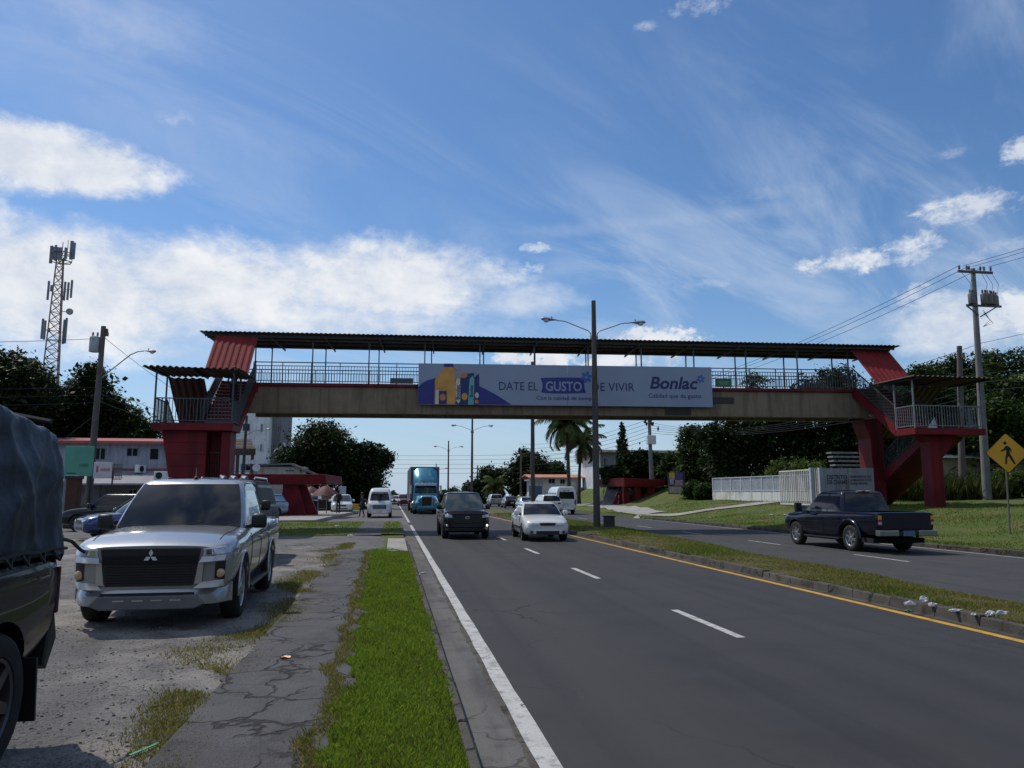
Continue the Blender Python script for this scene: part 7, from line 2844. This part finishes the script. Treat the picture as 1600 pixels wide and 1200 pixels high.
# cab and tall roof fairing
m = MB()
secs = [(.62, 1.02, -.95, -2.6), (1.75, 1.04, -.95, -2.6), (2.45, .98, -1.22, -2.6)]
cabm = Cabin(1.0, 2.50, -.98, -1.25, -2.75, -2.75, 1.05, .98, .10, .03, .18)
cabm.mesh(m)
cb_ = m.build('cab', P_TRUCK, o, smooth=40)
m = MB()
cabm.patch(m, 1, -.97, .97, 1.74, 2.36, .012)
m.build('windscreen', V_GLASS, cb_, smooth=60, fix=False)
m = MB()
m.bar((0, cabm.front(0, 1.75) + .02, 1.75), (0, cabm.front(0, 2.35) + .02, 2.35), .04)
m.build('windscreen_post', V_BLACK, cb_)
for sx in (-1, 1):
    m = MB()
    cabm.sidewin(m, sx, [(-1.35, 1.62), (-1.42, 2.30), (-2.0, 2.30), (-2.0, 1.62)])
    m.build('side_window', V_GLASS, cb_)
m = MB()
m.prism([(-.98, 2.44), (-.80, 2.36), (-.72, 2.42), (-.80, 2.56), (-1.0, 2.62)], lambda a, b, h: (h, a, b), -.92, .92)
m.build('sun_visor', V_CHROME, o, bevel=.02)
m = MB()
for i in range(5):
    m.blob((-.6 + .3 * i, -.95, 2.64), (.05, .09, .04), i, 0, 1)
m.build('marker_lamps', V_AMBER, o)
m = MB()


def fairing(u, v):
    x = lerp(-1.06, 1.06, u)
    f = abs(x) / 1.06
    z = lerp(2.55, 3.98, v)
    y = -1.15 - 1.5 * v ** 1.5 - .42 * f ** 2.4 * (1 - .3 * v)
    return (x * (1 - .10 * (1 - v) * 0 - .05 * v), y, z - .10 * f ** 3)


m.grid(fairing, 20, 14)
m.add([fairing(i / 20, 1) for i in range(21)] + [(q[0], -2.75, q[2]) for q in [fairing(i / 20, 1) for i in range(21)]], [(i, i + 1, 22 + i, 21 + i) for i in range(20)])
for e in (0, 1):
    L_ = [fairing(e, j / 14) for j in range(15)]
    m.add(L_ + [(q[0], -2.75, q[2]) for q in L_], [(j, j + 1, 16 + j, 15 + j) for j in range(14)])
m.build('roof_fairing', P_TRUCK, o, smooth=50, fix=False)
for sx in (-1, 1):
    m = MB()
    m.box((sx * 1.30, -1.05, 2.05), (.16, .14, .75))
    mm_ = m.build('wing_mirror', V_CHROME, o, bevel=.04)
    MB().bar((sx * 1.02, -1.2, 2.3), (sx * 1.26, -1.08, 2.3), .04).build('mirror_arm', V_BLACK, mm_)
    wheel(o, sx * .98, .45, .50, .30, V_RIM, 8)
    wheel(o, sx * .98, -3.2, .50, .50, V_RIM, 8)
    wheel(o, sx * .98, -4.4, .50, .50, V_RIM, 8)
    MB().lathe([(.26, 0), (.30, .05), (.30, 1.25), (.26, 1.3), (0, 1.3)], Matrix.Translation((sx * 1.0, -2.6, .72)) @ Matrix.Rotation(-PI / 2, 4, 'X'), 16).build('fuel_tank', V_CHROME, o, smooth=40)
    MB().blob((sx * .70, 1.02, 1.22), (.10, .16, .05), 3, 0, 2).build('hood_mirror', V_CHROME, o, smooth=60)
MB().span(-.45, .45, -14, 1.0, .62, .92).build('chassis', V_UNDER, o)
tr = thing('box_trailer', 'grey box trailer pulled by the blue truck', 'trailer', (2.86, 66.6, 0), PI)
M_TRL = paint_mat('trailer_side', (.40, .40, .41), .7, (.8, .8, .8), .06)
M_TRF = M('trailer_front', (.10, .11, .13), .6, 0, .2, 2)
MB().span(-1.30, 1.30, -16.5, -3.32, 1.15, 4.10).build('box', M_TRL, tr, bevel=.02)
MB().span(-1.28, 1.28, -3.315, -3.29, 1.2, 4.07).build('front_wall', M_TRF, tr)
for sx in (-1, 1):
    m = MB()
    for i in range(26):
        m.span(sx * 1.30, sx * 1.315, -16.3 + i * .5, -16.25 + i * .5, 1.2, 4.05)
    m.build('side_ribs', M_TRL, tr)
for y in (-13.6, -14.9):
    for sx in (-1, 1):
        wheel(tr, sx * 1.0, y, .50, .5, V_RIM, 8)
for sx in (-1, 1):
    MB().span(sx * .9, sx * 1.02, -6.3, -6.15, .1, 1.149).build('landing_leg', V_UNDER, tr)


# ---------------------------------------------------------------- people
M_SKIN = M('skin', (.14, .075, .05), .55, 0, .1, 8)
M_HAIR = M('hair', (.012, .010, .009), .6)


def person(label, loc, rz, top, trousers, stride=.0, bag=False, hands=((-.26, .05, .82), (.26, .05, .82)), shirt_name='top'):
    """one continuous body grown along a skeleton, facing local -y; clothes are tinted regions of it plus hair"""
    o = thing('person', label, 'person', loc, rz)
    V, E, Rr = [], [], []

    def v(p, r, par=None):
        V.append(p)
        Rr.append(r)
        if par is not None: E.append((par, len(V) - 1))
        return len(V) - 1
    pel = v((0, 0, .95), (.15, .11))
    wst = v((0, .0, 1.10), (.135, .10), pel)
    ch = v((0, .0, 1.30), (.165, .115), wst)
    nk0 = v((0, .01, 1.46), (.085, .075), ch)
    nk = v((0, 0, 1.53), (.055, .055), nk0)
    hd = v((0, -.02, 1.62), (.080, .092), nk)
    v((0, -.015, 1.71), (.070, .080), hd)
    for k, sx in enumerate((-1, 1)):
        sh_ = v((sx * .17, .01, 1.41), (.065, .06), nk0)
        h = Vector(hands[k])
        el = v(tuple((Vector((sx * .19, .01, 1.41)) + h) / 2 + Vector((sx * .04, .06, -.02))), (.042, .042), sh_)
        wr = v(tuple(h), (.028, .026), el)
        d = (h - Vector(V[el])).normalized()
        pm = v(tuple(h + d * .07), (.036, .018), wr)
        sgn = 1 if k else -1
        for i, (off, ln) in enumerate(((-.026, .070), (-.009, .082), (.009, .076), (.026, .060))):
            a = v(tuple(h + d * .11 + Vector((0, off, 0))), (.010, .010), pm)
            b_ = v(tuple(h + d * (.11 + ln * .55) + Vector((-sgn * .008, off, 0))), (.009, .009), a)
            v(tuple(h + d * (.11 + ln) + Vector((-sgn * .022, off, 0))), (.008, .008), b_)
        th = v(tuple(h + d * .05 + Vector((0, -.035, 0))), (.011, .011), wr)
        v(tuple(h + d * .10 + Vector((-sgn * .006, -.055, 0))), (.009, .009), th)
        hp = v((sx * .095, 0, .88), (.095, .095), pel)
        s_ = stride * sx
        kn = v((sx * .10, -.02 + s_ * .5, .50), (.062, .065), hp)
        an = v((sx * .10, .02 + s_, .09), (.042, .045), kn)
        v((sx * .11, -.13 + s_, .045), (.042, .032), an)
    me = bpy.data.meshes.new('body')
    me.from_pydata(V, E, [])
    ob = bpy.data.objects.new('body', me)
    COL.objects.link(ob)
    sk = ob.modifiers.new('s', 'SKIN')
    for i, q in enumerate(me.skin_vertices[0].data):
        q.radius = Rr[i]
        q.use_root = (i == 0)
    sb = ob.modifiers.new('u', 'SUBSURF')
    sb.levels = 1
    dg = bpy.context.evaluated_depsgraph_get()
    m2 = bpy.data.meshes.new_from_object(ob.evaluated_get(dg))
    bpy.data.objects.remove(ob)
    m2.materials.clear()
    for q in (M_SKIN, top, trousers, V_BLACK):
        m2.materials.append(q)
    for p in m2.polygons:
        c = p.center
        p.use_smooth = True
        k = 0
        if c.z < .10: k = 3
        elif c.z < .98 and abs(c.x) < .19: k = 2
        elif c.z < 1.49 and (abs(c.x) < .21 or c.z > 1.12): k = 1
        p.material_index = k
    b = bpy.data.objects.new('body', m2)
    COL.objects.link(b)
    b.parent = o
    m = MB()
    m.blob((0, .015, 1.70), (.088, .098, .085), 5, .03, 2)
    m.blob((0, .06, 1.64), (.078, .05, .09), 6, .03, 2)
    m.build('hair', M_HAIR, o, smooth=70)
    m = MB()
    m.prism([(-.014, 1.60), (.014, 1.60), (.006, 1.645), (-.006, 1.645)], lambda a, c, h: (a, h, c), -.128, -.095)
    m.build('nose', M_SKIN, o)
    for sx in (-1, 1):
        MB().blob((sx * .032, -.098, 1.645), (.013, .010, .009), 1, 0, 1).build('eye', M_HAIR, o, smooth=70)
        MB().blob((sx * .084, 0, 1.625), (.012, .02, .03), 1, 0, 1).build('ear', M_SKIN, o, smooth=70)
    MB().box((0, -.10, 1.575), (.045, .012, .010)).build('mouth', M('lips', (.12, .045, .04), .6), o)
    return o


C_DARK = M('dark_cloth', (.018, .018, .022), .9, 0, .2, 20, .2, 50)
C_JEAN = M('denim', (.02, .025, .04), .9, 0, .2, 20)
C_GREYC = M('grey_cloth', (.16, .17, .18), .9, 0, .2, 20)
C_OLIVE = M('olive_cloth', (.03, .035, .02), .9, 0, .2, 20)
p = at(528, 808, 60)
person('person in dark clothes with a backpack standing at the platform edge', (p.x, 60, .21), PI + R(20), C_DARK, C_DARK, .04)
o = thing('backpack', 'dark backpack on the back of the standing person', 'backpack', (p.x, 60, .21), PI + R(20))
MB().box((.0, .21, 1.24), (.34, .17, .46)).build('pack', C_DARK, o, bevel=.06, smooth=50)
MB().box((.0, .315, 1.14), (.26, .06, .22)).build('pocket', C_DARK, o, bevel=.025, smooth=50)
p = at(565, 810, 56)
person('person in dark olive shirt stepping up to the door of the stopped white van', (p.x, 56, .02), R(-80), C_OLIVE, C_JEAN, .16, False, ((-.24, -.12, .95), (.26, -.10, 1.0)))
person('person in grey shirt coming down the left footbridge stairs', (-7.05, 35.25, 5.55), R(8), C_GREYC, C_JEAN, .0, False, ((-.25, -.08, .90), (.27, -.12, .98)))


# ---------------------------------------------------------------- small things
M_BAG = M('white_plastic', (.62, .63, .66), .35, 0, .1, 6, .5, 30)


def bag(label, loc, r, seed, cat='plastic bag', name='plastic_bag', mat=None, group=None):
    o = thing(name, label, cat, loc, 0, group)
    bm = bmesh.new()
    bmesh.ops.create_icosphere(bm, subdivisions=4, radius=1)
    q = random.Random(seed)
    ph = [q.uniform(0, 6) for _ in range(8)]
    vs = []
    for v in bm.verts:
        c = v.co
        k = 1 + .22 * math.sin(c.x * 5 + ph[0] + 2 * math.sin(c.y * 4 + ph[1])) + .16 * math.sin(c.y * 9 + ph[2] + c.z * 6) + .10 * abs(math.sin(c.x * 13 + c.z * 11 + ph[3])) + .07 * math.sin(c.y * 23 + c.x * 19)
        z = c.z * r[2] * k * .72
        vs.append((c.x * r[0] * k * .85, c.y * r[1] * k * .85, max(z, -.01) if z < 0 else z))
    m = MB().add(vs, [tuple(v.index for v in f.verts) for f in bm.faces])
    bm.free()
    m.build('crumpled_film', mat or M_BAG, o, smooth=50)
    return o


GB = 'white litter on the median kerb'
for i, (px, py, r, lab) in enumerate(((1418, 941, (.10, .06, .07), 'white torn bag at the left end of the median litter'), (1440, 938, (.11, .07, .12), 'peaked white bag second from the left in the median litter'), (1455, 943, (.10, .06, .06), 'flat white bag lying on the kerb edge beside the peaked one'),
                                      (1490, 951, (.13, .05, .035), 'thin strip of white film along the kerb top'), (1518, 957, (.06, .04, .025), 'small white scrap between the film strip and the big bags'),
                                      (1545, 958, (.09, .06, .08), 'upright white bag left of the largest bag'), (1564, 959, (.15, .07, .10), 'largest white bag at the right end of the median litter'))):
    r_ = pray(px, py)
    t = (.185 - EYE) / r_.z
    p_ = Vector((0, 0, EYE)) + r_ * t
    bag(lab, (p_.x + .11, p_.y + .1, .142), tuple(k * .78 for k in r), i + 3, group=GB)
p = at(1410, 948, 10.2)
bag('small green scrap at the foot of the median kerb', (7.52, 10.6, .01), (.06, .05, .03), 31, 'litter', 'litter_scrap', M('green_plastic', (.03, .22, .12), .4))
r_ = pray(446, 1028)
t = (.13 - EYE) / r_.z
p_ = Vector((0, 0, EYE)) + r_ * t
o = thing('litter_scrap', 'orange scrap of plastic on the cracked footway', 'litter', (p_.x, p_.y, .135), R(20))
MB().grid(lambda u, v: (lerp(-.045, .045, u), lerp(-.03, .03, v), .008 + .008 * math.sin(u * 6 + v * 4)), 6, 4).build('scrap', M('orange_plastic', (.75, .26, .01), .4), o, fix=False)
P = []
for q in ((203, 1180), (222, 1172), (236, 1166), (247, 1161)):
    r_ = pray(*q)
    P.append(Vector((0, 0, EYE)) + r_ * ((.13 - EYE) / r_.z))
o = thing('plastic_strap', 'green strip of plastic lying in the roadside weeds', 'litter', P[0])
m = MB()
for a, b in zip(P, P[1:]):
    m.bar(a - P[0], b - P[0] + (b - a) * .05, .022, .006)
m.build('strap', M('green_strap', (.06, .36, .16), .4), o)
GW = 'paper scraps on the grass'
for i, (px, py, zz) in enumerate(((526, 822, .16), (548, 837, .15), (1205, 806, .5), (1228, 806, .55), (1108, 807, .35), (655, 898, .02), (662, 895, .02))):
    r_ = pray(px, py)
    p_ = Vector((0, 0, EYE)) + r_ * ((zz - EYE) / r_.z)
    if p_.x > 17: p_.z = zterr(p_.x, p_.y) + .04
    s_ = .05 if i > 4 else .12
    labs = ('white scrap on the grass in front of the left platform', 'white scrap lower on the left grass island', 'white scrap left of the pair on the right bank', 'white scrap right of the pair on the right bank', 'pale flat scrap beside the right walkway', 'white scrap in the gutter left of the edge line', 'second small scrap in the gutter beside the edge line')
    bag(labs[i], p_, (s_, s_ * .7, s_ * .4), 50 + i, 'litter', 'litter_scrap', None, GW)

# white sacks on the right landing
o = thing('sack', 'white pointed sack standing on the right landing', 'sack', (23.98, 31.5, 4.63))
p0, p1 = at(1449, 668, 31.5), at(1462, 650, 31.5)
w_ = (at(1463, 668, 31.5) - p0).x / 2
m = MB()
m.grid(lambda u, v: ((w_ * (1 - v) * math.cos(2 * PI * u) + .16 * v) * (1 + .12 * math.sin(5 * PI * u)), (w_ * .8 * (1 - v) * math.sin(2 * PI * u)), v * .52), 20, 6)
m.build('cloth', M_BAG, o, smooth=60, fix=False)
o.location.x = (p0.x + at(1463, 668, 31.5).x) / 2
o = thing('sack', 'faint white sack farther right on the right landing', 'sack', (at(1516, 660, 32).x, 32, 4.63))
m = MB()
m.grid(lambda u, v: (.32 * (1 - v) * math.cos(2 * PI * u) * (1 + .15 * math.sin(6 * PI * u)), .25 * (1 - v) * math.sin(2 * PI * u), v * .62), 20, 6)
m.build('cloth', C_GREYC, o, smooth=60, fix=False)

# things around the left bay
p = at(503, 806, 62)
o = thing('cart', 'metal cart on thin legs left of the standing person', 'cart', (p.x, 62, .21))
m = MB()
for x in (-.32, .32):
    for y in (-.2, .2):
        m.bar((x, y, 0), (x, y, 1.05), .04)
for z in (.35, 1.05):
    for y in (-.2, .2):
        m.bar((-.32, y, z), (.32, y, z), .04)
    for x in (-.32, .32):
        m.bar((x, -.2, z), (x, .2, z), .04)
m.build('frame', M_STEELP, o)
MB().span(-.28, .28, -.16, .16, .38, 1.0).build('bin', V_BLACK, o, bevel=.03)
MB().span(-.36, .36, -.24, .24, 1.06, 1.09).build('tray', M_STEELP, o)
p = at(554, 793, 84)
o = thing('kerb_block', 'yellow painted concrete block behind the waiting people', 'barrier', (p.x, 84, 0))
MB().prism([(-.5, 0), (.5, 0), (.42, .62), (-.42, .62)], lambda a, b, h: (a, h, b), -.25, .25).build('block', M('block_yellow', (.55, .36, .04), .7, 0, .15, 3), o, bevel=.04)


def parasol(label, px, ytop, ybot, hw, Y):
    a, b = at(px, ytop, Y), at(px, ybot, Y)
    o = thing('parasol', label, 'parasol', (a.x, Y, 0), 0, 'red parasols of the roadside stall')
    R_ = hw * Y / FPX
    m = MB()
    m.grid(lambda u, v: (R_ * v * math.cos(2 * PI * u), R_ * v * math.sin(2 * PI * u), lerp(a.z, b.z, v ** 1.7) - .06 * v * abs(math.sin(4 * PI * u))), 32, 6)
    cp = m.build('canopy', M('parasol_red', (.085, .014, .015), .7, 0, .2, 1.5), o, smooth=50, fix=False)
    m = MB()
    for k in range(8):
        w = PI / 4 * k
        m.tube([(R_ * f * math.cos(w), R_ * f * math.sin(w), lerp(a.z, b.z, f ** 1.7) - .03) for f in (0, .35, .7, 1)], .02, 4)
    m.build('ribs', M_STEELP, cp)
    MB().tube([(0, 0, 0), (0, 0, a.z + .1)], .03, 6).build('pole', M_STEELP, o)


parasol('left red parasol over the roadside stall behind the shelter', 486, 760, 770, 15, 74)
parasol('larger right red parasol over the roadside stall left of the white board', 509, 759, 774, 21, 72)
p = at(509, 795, 73)
o = thing('market_stall', 'stall with dark counter and printed front under the red parasols', 'stall', (p.x, 74, 0))
MB().span(-1.5, 1.5, -.4, .4, 0, 1.0).build('counter', M('stall_green', (.03, .06, .045), .7, 0, .3, 3), o, bevel=.03)
MB().span(-1.6, 1.6, -.5, .5, 1.003, 1.06).build('counter_top', M_TIMB, o)
m = MB()
m.lathe([(0, .02), (.42, .018), (.5, 0)], Matrix.Translation((0, -.41, 1.5)) @ Matrix.Rotation(PI / 2, 4, 'X'), 20)
m.build('round_sign', M('stall_sign', (.30, .18, .12), .6, 0, .4, 5), o)
MB().span(-.04, .04, -.38, -.3, 1.06, 1.5).build('sign_post', M_TIMB, o)
p = at(536, 792, 72)
o = thing('notice_board', 'pale blue white board on posts right of the red parasols', 'sign', (p.x, 72, 0))
a, b = at(529, 777, 72), at(541, 760, 72)
MB().span(a.x - p.x, b.x - p.x, -.04, .04, a.z, b.z).build('board', M('pale_board', (.36, .42, .50), .6, 0, .1, 2), o, bevel=.01)
for x in (a.x - p.x + .05, b.x - p.x - .05):
    MB().bar((x, .06, 0), (x, .06, b.z - .1), .06).build('post', M_DARK, o)
# slim signs and lamp among the left background
p = at(395, 760, 70)
o = thing('satellite_dish', 'small white satellite dishes on a mast by the terrace', 'satellite dish', (p.x, 70, 0))
MB().bar((0, 0, 0), (0, 0, at(395, 722, 70).z), .07).build('mast', M_STEELP, o)
for (px, py, r_) in ((396, 722, .2), (401, 731, .33)):
    q = at(px, py, 70)
    MB().lathe([(0, -.05), (r_ * .6, -.02), (r_, .06), (r_ * .95, .06), (0, -.03)], Matrix.Translation((q.x - p.x, -.12, q.z)) @ Matrix.Rotation(R(75), 4, 'X'), 18).build('dish', M_WSIGN, o, smooth=50)
